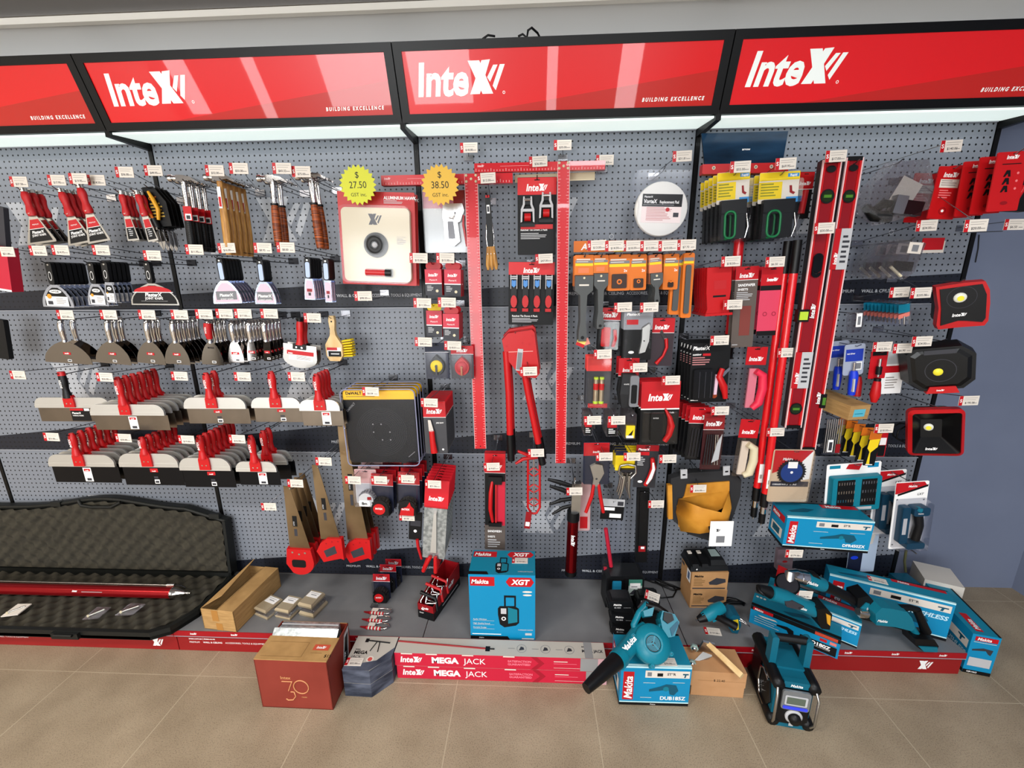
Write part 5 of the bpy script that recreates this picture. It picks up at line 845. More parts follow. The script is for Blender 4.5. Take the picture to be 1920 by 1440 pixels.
# tapes
def tape(mb, mb2, x, z, r, kind):
    mb.push(Tr(x, -.006, z))
    o = arc(0, 0, r, -10, 200, 12) + [(-r, -r * .95), (r * 1.05, -r * .95)]; mb.prism(o, -.036, -.0, BPL if kind != 'silver' else LGR, sc=.93)
    for i in range(8): an = math.radians(10 + 20 * i); mb.box(r * math.cos(an) * .99 - .003, r * math.cos(an) * .99 + .003, -.03, -.006, r * math.sin(an) * .99 - .003, r * math.sin(an) * .99 + .003, BLK if kind != 'silver' else GRY)
    mb.pop(); mb2.push(Tr(x, -.006, z))
    if kind == 'round': mb2.disc(-r * .08, -r * .1, r * .66, -.0385, RPL, 20); mb2.text('INTEX', -r * .08, -r * .12, r * .2, -.039, WHT, 'c', b=.03)
    elif kind == 'point': mb2.flat([(-r * .8, -r * .85), (r * .75, -r * .85), (r * .8, 0), (r * .45, r * .35), (r * .35, r * .8), (0, r * .2), (-r * .6, 0)], -.0385, RPL); mb2.text('INTEX', -r * .1, -r * .2, r * .22, -.039, WHT, 'c', b=.03)
    else: mb2.rp(-r * .9, r * .5, -r * .8, r * .0, -.0385, -.037, .008, WHT); mb2.text('8m', -r * .2, -r * .6, r * .4, -.039, BLK, 'c', b=.04); mb2.rect(r * .2, r * .7, r * .1, r * .5, -.0385, DRED)
    mb2.pop()
def tpk(w, h, kind):
    a = card(w, h, .30 if kind != 'silver' else .4, RED if kind != 'silver' else mat('blush_card', '#d8a8a4', .4), NAVY if kind != 'silver' else LGR, .7 if kind != 'silver' else 0, r=.008); b = MB(); c = MB(); r = w * .42 if kind != 'silver' else w * .36; tape(b, c, (0 if kind != 'silver' else w * .12), -h + r * 1.1, r, kind)
    return [('backing_card', a, None), ('tape_measure', b, [('side_disc', c)]), ('clear_cover', cover(w, h, -.001, -h, .040, m=BAG2), None)]
hg('tape_measure_pack', 'silver tape measure on a pale red card', 'tape measure', tpk, 684, 880, 689, 944, 40, .24, 3, .045, 'silver tape packs', kind='silver')
hg('tape_measure_pack', 'round red tape measure in a clear pack, left', 'tape measure', tpk, 716, 888, 719, 961, 40, .25, 4, .045, 'round tape packs', kind='round')
hg('tape_measure_pack', 'pointed red tape measure in a clear pack, right', 'tape measure', tpk, 766, 885, 768, 961, 40, .25, 4, .045, 'pointed tape packs', kind='point')
# dewalt disc packs
def dwp(w, h):
    a = MB(); a.rp(-w / 2 + .004, w / 2 - .004, -h * .97, -.003, 0, .004, .02, mat('disc_navy', '#070a14', .5, spec=.2), k=4)
    o = [(-w / 2 + .006, -h * .135), (w / 2 - .006, -h * .135)] + arc(w / 2 - .024, -.022, .018, 0, 90, 4) + arc(-w / 2 + .024, -.022, .018, 90, 180, 4); a.flat(o, -.0008, mat('amber_yellow', '#f0b81c', .45)); a.text('DeWALT', -w * .44, -h * .07, .013, -.0012, BLK, b=.04); a.rect(-w * .44, -w * .05, -h * .10, -h * .094, -.0012, DGR)
    for i in range(9): a.ring(0, -h * .56, w * (.14 + i * .025), w * (.14 + i * .025) + .0012, -.0005 - i * .00002, mat('groove', '#1e232c', .5), 40)
    for i in range(6): a.disc(w * .13 * math.cos(math.radians(60 * i + 30)), -h * .56 + w * .13 * math.sin(math.radians(60 * i)), .0035, -.0008, GRY, 8)
    a.push(Tr(-w * .38, 0, -h * .24) @ Ry(-45)); a.text('DeWALT', 0, 0, .010, -.0009, GRY, 'c', b=.03); a.pop(); a.push(Tr(w * .39, 0, -h * .86) @ Ry(-40)); a.box(-.02, .02, -.0012, -.0008, -.001, .002, GRY); a.pop()
    return [('disc_card', a, None), ('clear_shell', cover(w, h, 0, -h, .012, .022, 1.0, clearmat('shell_clear', '#ffffff', 0.0, .04)).tube([(x, -.012, z) for x, z in rr(-w / 2, w / 2, -h, 0, .022, 3)] + [(w / 2, -.012, -.022)], .003, mat('shell_rim', '#8a8ca6', .2), 5), None)]
hg('sanding_disc_pack', 'square black sanding disc pack with yellow header', 'pack', dwp, 708, 729, 722, 871, 136, .22, 4, .045, 'square black disc packs')
# saws
def saw(w, h, kind, hfrac=.17):
    b = MB(); bw = w * .62; z1 = -h * (1 - hfrac) - .01
    b.prism([(-bw * .52, 0), (-bw * .20, .0), (bw * .62, z1), (-bw * .52, z1)], -.001, .0006, noisy('saw_steel', '#6c5a42', '#9a8466', 3, .32, metal=.9)); k = MB(); k.box(-bw * .22, bw * .02, -.0016, -.0012, -h * .45, -h * .33, BLK); k.push(Tr(-bw * .12, -.002, -h * .44) @ Ry(-90)); k.text('INTEX', 0, 0, .006, 0, LGR, b=.02); k.pop(); k.rect(-bw * .18, -bw * .02, -h * .56, -h * .48, -.0013, DGR)
    c = MB(); H0 = z1 + .012; hh = -h - H0
    if kind == 'round':
        o = [(-w * .40, H0), (w * .42, H0), (w * .48, H0 + hh * .35)] + arc(w * .0, H0 + hh * .52, w * .5, 0, -120, 8, -hh * .5) + [(-w * .46, H0 + hh * .6)]
        c.prism([(p[0], p[1]) for p in o], -.012, .010, RPL, sc=.97); c.rp(-w * .25, w * .22, H0 + hh * .72, H0 + hh * .42, -.0126, -.0122, .012, BLK, k=4)
        for x in (-.2, .02, .22): c.disc(w * x, H0 + hh * (.14 + (.06 if x == .02 else 0)), .005, -.013, CHR, 10)
    else:
        o = [(-w * .05, H0), (w * .48, H0), (w * .5, -h * .97), (w * .38, -h * .955), (-w * .28, -h), (-w * .5, H0 + hh * .55), (-w * .32, H0 + hh * .2)]
        c.prism(o, -.012, .010, RPL, sc=.97); c.prism([(-w * .22, H0 + hh * .52), (w * .2, H0 + hh * .30), (w * .26, H0 + hh * .6), (-w * .14, H0 + hh * .78)], -.0128, -.0122, DGR)
        for x, z in ((-.1, .22), (.12, .14), (.34, .12)): c.disc(w * x, H0 + hh * z, .0035, -.013, DRED, 8)
    return [('saw_blade', b, [('sticker', k)]), ('handle', c, None)]
hg('hand_saw', 'short handsaw with rounded red handle', 'saw', saw, 550, 912, 566, 1074, 56, .26, 4, .045, 'short handsaws', kind='round', hfrac=.30)
hg('hand_saw', 'long handsaw with angular red handle', 'saw', saw, 602, 872, 623, 1052, 52, .26, 1, .04, None, kind='ang', hfrac=.26)
hg('hand_saw', 'long handsaw hanging behind the silver tape measure', 'saw', saw, 652, 800, 673, 1054, 56, .21, 3, .045, 'long handsaws right', kind='ang', hfrac=.19)
# empty hooks seen in the photo
for (tx, ty, hx, hy, pr, lab) in [(504, 950, 640, 830, '$11.50', 'nothing, left of the saws'), (879, 277, 879, 300, '$18.00', 'nothing, high above the left T square'), (1055, 272, 1055, 300, '$35.00', 'nothing, high above the right T square'), (1134, 300, 1128, 322, '$78.63', 'nothing, at the right end of the T square head'), (425, 465, 405, 475, '$16.00', 'nothing, below the wooden hammers'), (681, 555, 722, 552, '$98.50', 'nothing, below the cream hawk pack'), (1902, 421, 1800, 432, '$6.50', 'nothing, at the right border of the photo')]:
    d = .08 if hy < 325 and hx > 800 else .27; O = at(hx, hy, .0); w = MB(); P = at(tx, ty, d); w.box(-.02, .02, -.006, -.001, -.004, .02, WIRE)
    w.tube([(0, -.004, .012), (P.x - O.x, -d + .003, P.z - O.z + .014)], .0016, WIRE, 5); k = MB(); ticket(k, P.x - O.x, P.z - O.z, -d, pr)
    if d > .1: w.tube([(0, -.004, -.01), (.9 * (P.x - O.x), -d + .04, (P.z - O.z) * .9 - .02)], .0020, WIRE, 5)
    add('display_hook', 'wire display hook holding ' + lab, 'display hook', [('hook_wire', w, None), ('price_ticket', k, None)], Tr(O), 'wire display hooks')
# ================================================================ right bay
A = at(1315, 250, .10); B = at(1478, 246, .10); C = at(1468, 308, .14); a = MB(); L = B.x - A.x; hh = A.z - C.z
NB = noisy('dark_blue_gloss', '#0c1c2c', '#1e3a54', 3, .18, stretch=(1, 1, 4)); a.push(Rx(-12)); a.prism([(0, 0), (L, 0), (L - .02, -hh), (.015, -hh)], 0, .006, NB, BLK); a.text('arrow', L * .52, -hh * .55, .009, -.001, WHT, 'c', b=.02, sh=.1)
add('display_header', 'dark blue glossy header panel above the red metal rail', 'sign', a, Tr(A))
A = at(1318, 308, .15); B = at(1480, 303, .15); a = MB(); L = B.x - A.x; a.box(0, L, 0, .03, -.036, 0, RPL); a.box(.0, L, -.01, 0, -.038, -.034, RPL)
for q in (.13, .35, .62, .8): a.disc(L * q, -.014, .007, -.0006, CREAM, 12); a.disc(L * q, -.014, .004, -.001, GRY, 10)
add('display_rail', 'red metal rail with round holes under the dark blue panel', 'rail', a, Tr(A))
def rapid(w, h):
    a = MB(); a.rp(-w / 2, w / 2, -h * .44, 0, 0, .002, .004, PAPER, k=2); a.rect(-w / 2, w / 2, -h * .12, -.001, -.0005, YEL); a.rect(-w / 2, w * .08, -h * .38, -h * .14, -.0005, YEL); a.rect(w * .2, w * .48, -h * .08, -h * .03, -.0009, mat('label_blue', '#3a8ac8', .4)); a.text('Rapid', w * .34, -h * .07, .008, -.0012, WHT, 'c', b=.03); a.rect(w * .2, w * .5, -h * .44, -h * .36, -.0008, mat('label_blue', '#3a8ac8', .4)); a.lines(-w * .45, w * .03, -h * .36, -h * .16, 5, -.0009, mat('olive', '#8a8a1e', .5))
    a.prism([(w * .26, -h * .2), (w * .32, -h * .2), (w * .34, -h * .28), (w * .42, -h * .3), (w * .38, -h * .33), (w * .28, -h * .3)], -.0012, -.0008, DRED)
    b = MB(); b.box(-w * .42, w * .36, -.024, -.004, -h * .60, -h * .40, BPL); b.box(-w * .42, -w * .30, -.024, -.004, -h * .96, -h * .58, BPL); b.box(w * .0, w * .34, -.022, -.004, -h * .95, -h * .58, BPL)
    c = MB(); o = [(x, -.025, z) for x, z in rr(-w * .30, w * .02, -h * .94, -h * .56, w * .14, 4)]; c.tube(o + [o[0]], .0045, GRN, 6, caps=False)
    d = MB(); d.tube([(w * .38, -.018, -h * .6), (w * .44, -.02, -h * .78), (w * .36, -.018, -h * .95)], [.003, .006, .003], CHR, 6)
    return [('backing_card', a, None), ('stapler_body', b, [('green_handle', c), ('spring', d)]), ('clear_cover', cover(w, h, -h * .1, -h * 1.0, .034, .01, 1.0), None)]
hg('stapler_pack', 'green handled stapler in a yellow headed clear pack, left group', 'stapler', rapid, 1376, 322, 1370, 455, 60, .24, 5, .04, 'left stapler packs')
hg('stapler_pack', 'green handled stapler in a yellow headed clear pack, right group', 'stapler', rapid, 1463, 322, 1451, 452, 74, .24, 5, .04, 'right stapler packs')
M, W, H = hang(1513, 322, 1500, 410, 30, .14); a = card(W, H, .36, RPL, BLK, .7); b = MB(); b.tube([(0, -.01, -H * .4), (-W * .1, -.012, -H * .9)], .012, RPL2, 8); add('hanging_pack', 'red headed black pack half hidden by the right stapler group', 'pack', [('backing_card', a, None), ('tool', b, None)], M)
# poles
def pole(lab, p0, p1, d, r, tip0=.06, tip1=.0, det=False):
    A = at(*p0, d); B = at(*p1, d); V = B - A; L = V.length; M = Tr(A) @ Ry(math.degrees(math.atan2(-V.x, -V.z)))
    a = MB(); a.tube([(0, 0, -tip0 + .002), (0, 0, -L + tip1)], r, mat('pole_red', '#d0121a', .2, coat=.5), 14); b = MB(); b.tube([(0, 0, 0), (0, 0, -tip0)], r * 1.04, BPL, 12); ps = [('tube', a, None), ('top_grip', b, None)]
    if det:
        c = MB(); c.tube([(0, 0, -L + tip1 + .01), (0, 0, -L + tip1 - .055)], r * 1.1, BPL, 12); c2 = MB(); c2.tube([(0, 0, -L + tip1 - .09), (0, 0, -L + .012)], r * .9, BPL, 12); ps.append(('end_sleeve', c2, None)); e = MB(); e.tube([(0, 0, -L + tip1 - .05), (0, 0, -L + tip1 - .095)], r * .8, CHR, 12); e.tube([(0, 0, -L + .02), (0, 0, -L)], r * .3, CHR, 8)
        k = MB(); k.box(-.008, .010, -r - .0012, -r + .001, -L + tip1 + .04, -L + tip1 + .13, WHT); k.rect(-.004, .006, -L + tip1 + .06, -L + tip1 + .08, -r - .0016, TXT); ps += [('lock_collar', c, None), ('steel_end', e, None), ('white_sticker', k, None)]
    elif tip1: c = MB(); c.tube([(0, 0, -L + tip1), (0, 0, -L)], r * 1.02, BPL, 12); ps.append(('bottom_grip', c, None))
    add('extension_pole', lab, 'pole', ps, M)
pole('red extension pole, left of the pair leaning near the spirit levels', (1478, 452), (1412, 972), .20, .0152, .125, .15, True)
pole('red extension pole, right of the pair leaning near the spirit levels', (1496, 450), (1427, 984), .24, .0152, .125, .15, True)
pole('shorter red pole with black end hanging behind the left staplers', (1394, 372), (1364, 672), .10, .020, .03, .11)
# spirit levels
def level(lab, p0, p1, wpx, d, vials, dd=.026):
    M, W, H = hang(p0[0], p0[1], p1[0], p1[1], wpx, d); a = MB(); RL = mat('level_red', '#860c16', .25, coat=.4); EDG = mat('level_edge', '#e8c4c4', .3)
    a.box(-W / 2, W / 2, 0, dd, -H, 0, RL); a.box(-W / 2, -W / 2 + .004, -.006, 0, -H, 0, EDG); a.box(W / 2 - .004, W / 2, -.006, 0, -H, 0, EDG)
    a.box(-W / 2 + .004, -W / 2 + .012, -.004, 0, -H, 0, RPL); a.box(W / 2 - .012, W / 2 - .004, -.004, 0, -H, 0, RPL); a.box(-W / 2 - .0006, -W / 2, 0, dd, -H, 0, mat('level_side', '#4c484c', .3, .7))
    b = MB(); b.box(-W * .42, W * .42, -.007, dd * .9, -.010, .004, BPL); c = MB(); c.box(-W * .42, W * .42, -.007, dd * .9, -H - .003, -H + .01, BPL); ps = [('beam', a, None), ('end_cap', b, None), ('end_cap', c, None)]
    for kind, q in vials:
        v = MB(); z = -H * q
        if kind == 'o': v.disc(0, z, W * .38, -.0045, BPL, 18); v.disc(0, z, W * .30, -.005, mat('vial_dark', '#1c2a14', .2), 16); v.box(-W * .2, W * .2, -.007, -.005, z - .005, z + .005, mat('vial_olive', '#4a7a28', .2)); ps.append(('vial', v, None))
        if kind == 'h': v.disc(0, z, W * .26, -.0048, BLK, 14, .012); ps.append(('hanging_hole', v, None))
        if kind == 's': v.rp(-W * .26, W * .26, z - .045, z + .045, -.0065, -.0045, W * .24, mat('recess_black', '#060608', .2), k=5); ps.append(('hand_slot', v, None))
        if kind == 'y': v.box(-W * .75, -W * .1, -.012, .01, z - .024, z + .024, BPL); v.box(-W * .66, -W * .2, -.016, -.012, z - .016, z + .016, VIAL); ps.append(('vial', v, None))
        if kind == 'g': v.box(W * .3, W * .62, -.010, .01, z - .03, z + .03, BPL); v.box(W * .36, W * .56, -.012, -.010, z - .016, z + .016, mat('vial_olive', '#4a7a28', .2)); ps.append(('vial', v, None))
        if kind == 't': v.push(Tr(W * .26, -.0046, z - .035) @ Ry(-90)); intex(v, 0, 0, W * .26, 0, WHT); ps.append(('lettering', v, None))
        if kind == 'l': v.box(-W * .5, W * .5, -.008, -.0062, z - .075, z + .075, RED); v.rect(-W * .15, W * .5, z - .075, z + .075, -.0083, LGR); v.push(Tr(-W * .16, -.0084, z - .055) @ Ry(-90)); intex(v, 0, 0, W * .22, 0, WHT); v.pop(); v.lines(W * .0, W * .45, z - .06, z + .05, 6, -.0086, DGR); ps.append(('paper_sleeve', v, None))
    add('spirit_level', lab, 'spirit level', ps, M); return M
M = level('red spirit level nearer the poles, with a paper sleeve low down', (1560, 300), (1486, 801), 33, .27, [('h', .03), ('o', .12), ('s', .36), ('y', .545), ('t', .52), ('l', .76), ('o', .92)]); hookit(M, 'red spirit level nearer the poles')
M = level('red spirit level leaning furthest right, with a paper sleeve high up', (1602, 296), (1514, 842), 30, .25, [('h', .03), ('o', .115), ('l', .28), ('g', .81), ('t', .79)]); hookit(M, 'red spirit level leaning furthest right')
# red holders, sandpaper, mesh, floats
def holder(w, h):
    a = MB(); o = [(-w / 2, 0), (w / 2, 0), (w * .5, -h * .5), (w * .42, -h * .86), (w * .52, -h), (-w * .52, -h), (-w * .44, -h * .86), (-w * .5, -h * .5)]; a.prism(o, -.012, .002, RPL, sc=.98); a.box(-w * .54, w * .56, -.022, .004, -h, -h * .95, RPL); a.rect(-w * .2, w * .3, -h * .46, -h * .28, -.0126, RPL2); a.rect(-w * .22, w * .3, -h * .62, -h * .58, -.0126, BLK)
    return a
hg('plastic_holder', 'plain red folded holder', 'holder', holder, 1347, 500, 1343, 591, 46, .22, 6, .025, 'plain red folded holders')
def sandp(w, h):
    a = card(w, h, .16, RED, mat('taupe', '#5c524c', .5), .65); a.text('SANDPAPER', -w * .36, -h * .24, .0105, -.001, WHT, b=.03, w=.85); a.text('SHEETS', -w * .36, -h * .29, .009, -.001, WHT, b=.02); a.lines(-w * .4, w * .35, -h * .42, -h * .31, 5, -.001, LGR); a.rect(-w * .18, w * .30, -h * .85, -h * .48, -.001, mat('sand_red', '#7a3a34', .8)); a.rect(-w * .45, -w * .2, -h * .97, -h * .96, -.001, LGR); return a
hg('sheet_pack', 'brown sandpaper sheet pack with red header', 'pack', sandp, 1402, 499, 1390, 651, 42, .20, 2, .03, 'brown sandpaper packs')
def mesh(w, h):
    a = card(w, h, .27, RED, mat('mesh_pink', '#d2405c', .5), .5, False); a.rect(-w / 2, w / 2, -h * .34, -h * .27, -.0006, BLK); a.rect(-w / 2, w / 2, -h, -h * .93, -.0006, BLK); a.rect(-w * .2, w * .2, -h * .2, -h * .18, -.001, WHT)
    for x in (-.2, .2): a.ring(w * x, -h * .68, .006, .009, -.001, mat('mesh_dark', '#9a2038', .5), 10)
    return a
hg('sheet_pack', 'pink mesh sheet pack with red header', 'pack', mesh, 1451, 499, 1438, 629, 42, .21, 2, .05, 'pink mesh packs')
def flo(w, h, c, hd):
    a = card(w, h, hd, RED, clearmat('card_clear', '#e8e0e0', .1), .7, False); b = MB(); b.tube([(-w * .05, -.02, -h * (hd + .08)), (w * .28, -.022, -h * (hd + .14)), (w * .36, -.022, -h * (hd + .35)), (w * .26, -.022, -h * (hd + .58)), (-w * .02, -.02, -h * .95)], [.014, .017, .018, .017, .012], c, 10); b.box(-w * .3, w * .1, -.010, -.002, -h * .95, -h * (hd + .05), mat('foam_pale', '#c8b8a8', .7) if c is CREAM else mat('float_pink', '#c87080', .5))
    return [('header_card', a, None), ('float', b, None)]
hg('hand_float', 'pink hand float on a red headed card', 'hand float', flo, 1421, 650, 1405, 769, 38, .20, c=mat('hot_pink', '#dc2a48', .4), hd=.28)
hg('hand_float', 'cream hand float on a red headed card', 'hand float', flo, 1408, 786, 1389, 893, 36, .20, c=CREAM, hd=.32)
# tool pouch
M, W, H = hang(1322, 880, 1322, 1014, 138, .16)
a = MB(); o = [(-W * .48, -H * .06), (-W * .2, -H * .0), (W * .3, -H * .01), (W * .48, -H * .16), (W * .47, -H * .38), (W * .36, -H * .72), (W * .22, -H * .97), (W * .05, -H), (-W * .25, -H * .88), (-W * .46, -H * .66), (-W * .5, -H * .3)]; a.prism(o, -.012, .02, mat('nylon', '#141416', .7), sc=.97)
TAN = noisy('tan_leather', '#bc7c22', '#cf9032', 12, .6); b = MB()
b.prism([(-W * .26, -H * .16), (W * .30, -H * .16), (W * .30, -H * .74), (-W * .38, -H * .74), (-W * .40, -H * .45), (-W * .30, -H * .32)], -.02, -.013, TAN)
b.loft([[(-W * .38, -.022, -H * .34), (-W * .1, -.06, -H * .43), (W * .14, -.065, -H * .50), (W * .28, -.03, -H * .30), (W * .3, -.02, -H * .28)], [(-W * .42, -.022, -H * .52), (-W * .15, -.085, -H * .62), (W * .14, -.088, -H * .68), (W * .29, -.05, -H * .48), (W * .33, -.02, -H * .46)], [(-W * .36, -.02, -H * .80), (-W * .12, -.04, -H * .82), (W * .12, -.04, -H * .80), (W * .27, -.03, -H * .70), (W * .30, -.02, -H * .70)]], TAN, True, False)
b.box(-W * .52, -W * .46, -.02, -.0, -H * .62, -H * .15, TAN)
c = MB(); c.push(Tr(W * .02, -.088, -H * .66) @ Rx(-14)); c.box(-.026, .026, -.001, .001, -.008, .008, BLK); c.text('INTEX', 0, -.004, .008, -.0014, WHT, 'c', b=.03, sh=.1); c.pop()
d = MB(); d.push(Tr(-.012, -.094, -H * .56) @ Ry(4)); d.box(0, W * .30, -.001, .001, -H * .34, 0, WHT); xmark(d, W * .08, -H * .14, .014, -.0014, DGR); d.rect(W * .09, W * .2, -H * .29, -H * .2, -.0014, GRY); d.pop()
e = MB()
for x in (-.34, .22): e.box(W * x, W * x + .03, -.016, -.010, -H * .08, H * .04, LGR); e.rect(W * x + .008, W * x + .022, -H * .04, -H * .02, -.0165, BLK)
add('tool_pouch', 'tan leather nail pouch on black nylon backing with white tag', 'tool pouch', [('backing', a, None), ('leather_pocket', b, [('logo_patch', c)]), ('white_tag', d, None), ('hang_clips', e, None)], M); hookit(M, 'tan leather tool pouch on black backing')
# saw blade pack
M, W, H = hang(1490, 843, 1474, 941, 76, .26)
a = MB(); a.rp(-W / 2, W / 2, -H, 0, 0, .002, .01, mat('pack_cream', '#cdb498', .5), k=3); a.flat([(-W * .47, -H * .45), (-W * .47, -.004), (W * .47, -.004), (W * .2, -H * .25)], -.0006, RED); a.flat([(W * .2, -H * .25), (W * .47, -.004), (W * .47, -H * .55), (W * .1, -H * .6)], -.0007, WHT); a.rect(-W * .47, W * .47, -H * .70, -H * .60, -.0009, NAVY); a.text('CORDLESS WOOD CUTTING', -W * .42, -H * .67, .007, -.0013, WHT, b=.02, w=.8); makita(a, -W * .25, -H * .2, .012, -.0010, WHT)
b = MB(); b.disc(0, -H * .42, W * .33, -.004, DST, 28); b.disc(0, -H * .42, W * .27, -.0045, mat('blade_blue', '#1e3a7a', .3), 24); b.disc(0, -H * .42, .006, -.005, WHT, 10)
for i in range(30): an = i * 12; r = math.radians(an); b.flat([(W * .33 * math.cos(r), -H * .42 + W * .33 * math.sin(r)), (W * .37 * math.cos(r + .05), -H * .42 + W * .37 * math.sin(r + .05)), (W * .33 * math.cos(r + .15), -H * .42 + W * .33 * math.sin(r + .15))], -.004, DST)
b.rect(-.02, .02, -H * .34, -H * .22, -.0055, WHT)
add('saw_blade_pack', 'dark toothed circular saw blade in a red, blue and cream pack', 'saw blade', [('backing_card', a, None), ('round_blade', b, None), ('clear_shell', cover(W, H, 0, -H, .016, .012, 1.0), None)], M); hookit(M, 'circular saw blade in a red and blue pack')
M, W, H = hang(1484, 933, 1480, 966, 56, .16); a = MB(); a.rp(-W / 2, W / 2, -H, 0, 0, .004, .006, mat('pack_dark', '#2a2220', .5)); a.ring(W * .2, -H * .6, .012, .016, -.0006, GRY, 14); add('hanging_pack', 'dark brown pack peeking out between the saw blade pack and teal carton', 'pack', a, M)
# cartons
def carton(L, D, H, style='top', m=CYAN, band=True):
    """carton mesh: x 0..L, y 0..D (front at y=0), z 0..H"""
    a = MB(); a.box(0, L, 0, D, 0, H, m, TEAL); return a
def mkbox(lab, M, L, D, H, code, logo_v=True, tool=True, brush=False, side='l', topdec=True, strip=True):
    a = carton(L, D, H); g = MB(); e = -.0006
    g.rect(0, L, 0, H * .07, e, BLK); g.text('Makita', L * .45, H * .02, H * .03, e * 2, WHT); g.rect(0, L, H * .07, H * .10, e, mat('pale_teal', '#bfe4e8', .5)); g.rect(0, L, H * .96, H, e, mat('pale_teal', '#bfe4e8', .5))
    if logo_v: g.rect(L * .04, L * .04 + H * .22, H * .14, H * .86, e, RED); g.push(Tr(L * .04 + H * .19, e * 2, H * .17) @ Ry(-90)); makita(g, 0, 0, H * .165, 0, WHT); g.pop()
    if strip: g.rect(L * .35, L * .98, H * .72, H * .9, e, PAPER); g.text('ST*R', L * .66, H * .79, H * .06, e * 2, DGR, b=.03); g.rect(L * .38, L * .44, H * .76, H * .86, e * 2, GRY); g.rect(L * .52, L * .60, H * .76, H * .84, e * 2, BLK); g.prism([(L * .88, H * .84), (L * .96, H * .84), (L * .96, H * .81), (L * .93, H * .81), (L * .92, H * .74), (L * .90, H * .74), (L * .91, H * .81), (L * .88, H * .81)], e * 2.5, e * 2, DTEAL)
    if brush: g.text('BRUSHLESS', L * .97, H * .52, H * .11, e * 2, mat('pale_blue_ink', '#bfe6f4', .5), 'r', b=.03, sh=.2)
    elif logo_v and H > .15: g.text(code, L * .95, H * .16, H * .09, e * 2, WHT, 'r', b=.03)
    else: g.text(code, L * .04, H * .015, H * .05, e * 3, WHT, b=.03)
    if tool:
        t = [(L * .42, H * .42), (L * .58, H * .50), (L * .66, H * .56), (L * .80, H * .54), (L * .84, H * .40), (L * .78, H * .28), (L * .72, H * .30), (L * .70, H * .42), (L * .60, H * .40), (L * .42, H * .36)]; g.flat(t, e * 1.5, DTEAL); g.disc(L * .66, H * .44, H * .06, e * 2, TPL, 12)
        g.rect(L * .33, L * .5, H * .58, H * .59, e, PAPER); g.rect(L * .75, L * .92, H * .6, H * .61, e, PAPER); g.rect(L * .30, L * .46, H * .2, H * .21, e, PAPER)
    # sides and top
    s = MB(); x = -.0006 if side == 'l' else L + .0006
    s.push(Tr(x, 0, 0) @ Rz(-90 if side == 'l' else 90)); q = (lambda v: (-D + v) if side == 'l' else v)
    s.rect(q(0), q(D), 0, H * .08, -.0002, BLK); s.rect(q(D * .1), q(D * .9), H * .72, H * .92, -.0002, RED); makita(s, q(D * .14), H * .76, min(H * .11, D * .16), -.0006, WHT); s.rect(q(D * .15), q(D * .85), H * .2, H * .5, -.0002, PAPER); s.rect(q(D * .25), q(D * .7), H * .25, H * .45, -.0005, DTEAL); s.pop()
    t = MB(); t.push(Tr(0, 0, H + .0006) @ Rx(-90)); t.rect(0, L, 0 - .0, 0.0 + D * .0 + .0001, 0, BLK)
    t.rect(L * .55, L * .98, -D * .0 + D * .7, D * .93, -.0001, RED) if topdec else None
    if topdec: makita(t, L * .60, D * .74, D * .14, -.0005, WHT); t.flat([(L * .08, D * .4), (L * .3, D * .6), (L * .42, D * .55), (L * .3, D * .35), (L * .1, D * .3)], -.0003, DTEAL)
    t.rect(0, L, D * .94, D, -.0002, BLK); t.rect(0, L, 0, D * .06, -.0002, mat('pale_teal', '#bfe4e8', .5)); t.pop()
    return add('tool_carton', lab, 'carton', [('carton', a, [('front_print', g), ('side_print', s), ('top_print', t)])], M)
A = at(1466, 1026, .33); B = at(1620, 1026, .33); L = B.x - A.x; H = at(1470, 968, .33).z - A.z
mkbox('teal carton with white drill outline, held on hooks beside the poles', Tr(A) @ Rz(-4) @ Ry(1), L, .13, H, 'DFR450ZX')
for q, sx in ((1500, 0), (1590, 0)):
    O = at(q, 1030, 0); w = MB(); w.box(-.02, .02, -.006, -.001, -.004, .02, WIRE); w.tube([(0, -.004, A.z - O.z - .009), (0, -.345, A.z - O.z - .009)], .003, WIRE, 6); ps = [('hook_wire', w, None)]
    if q == 1500: P = at(1489, 1038, .36); k = MB(); ticket(k, P.x - O.x, P.z - O.z, -.36, '$279.00'); ps.append(('price_ticket', k, None))
    add('display_hook', 'wire hook under the %s end of the teal drill carton' % ('left' if q == 1500 else 'right'), 'display hook', ps, Tr(O), 'wire display hooks')
M, W, H = hang(1602, 868, 1594, 952, 100, .20)
a = MB(); a.rp(-W / 2, W / 2, -H * .95, 0, 0, .002, .008, WHT, k=3); a.rect(-W * .45, -W * .25, -H * .1, -H * .03, -.0006, TEAL); a.flat([(-W * .1, -H * .02), (W * .15, -H * .02), (W * .1, -H * .16), (-W * .15, -H * .12)], -.0006, RED); a.rect(W * .25, W * .45, -H * .12, -H * .02, -.0006, CYAN)
b = MB(); b.rp(-W * .46, W * .46, -H, -H * .24, -.028, -.003, .008, TPL, k=3, sc=.97); c = MB()
for x0, x1 in ((-.36, -.04), (.08, .36)):
    b.rect(W * x0, W * x1, -H * .88, -H * .30, -.0286, BLK)
    for r_ in range(3):
        n = 7 if x0 < 0 else 6
        for i in range(n): x = W * (x0 + .02 + (x1 - x0 - .04) * i / (n - 1)); c.box(x - .0018, x + .0018, -.033, -.0286, -H * (.40 + r_ * .19), -H * (.34 + r_ * .19), CHR)
b.rect(-W * .3, W * .3, -H * .97, -H * .91, -.0286, LGR)
add('bit_set', 'teal driver bit set with rows of silver bits on a white card', 'bit set', [('backing_card', a, None), ('case', b, [('bits', c)])], M); TK['teal driver bit set'] = (); hookit(M, 'teal driver bit set')
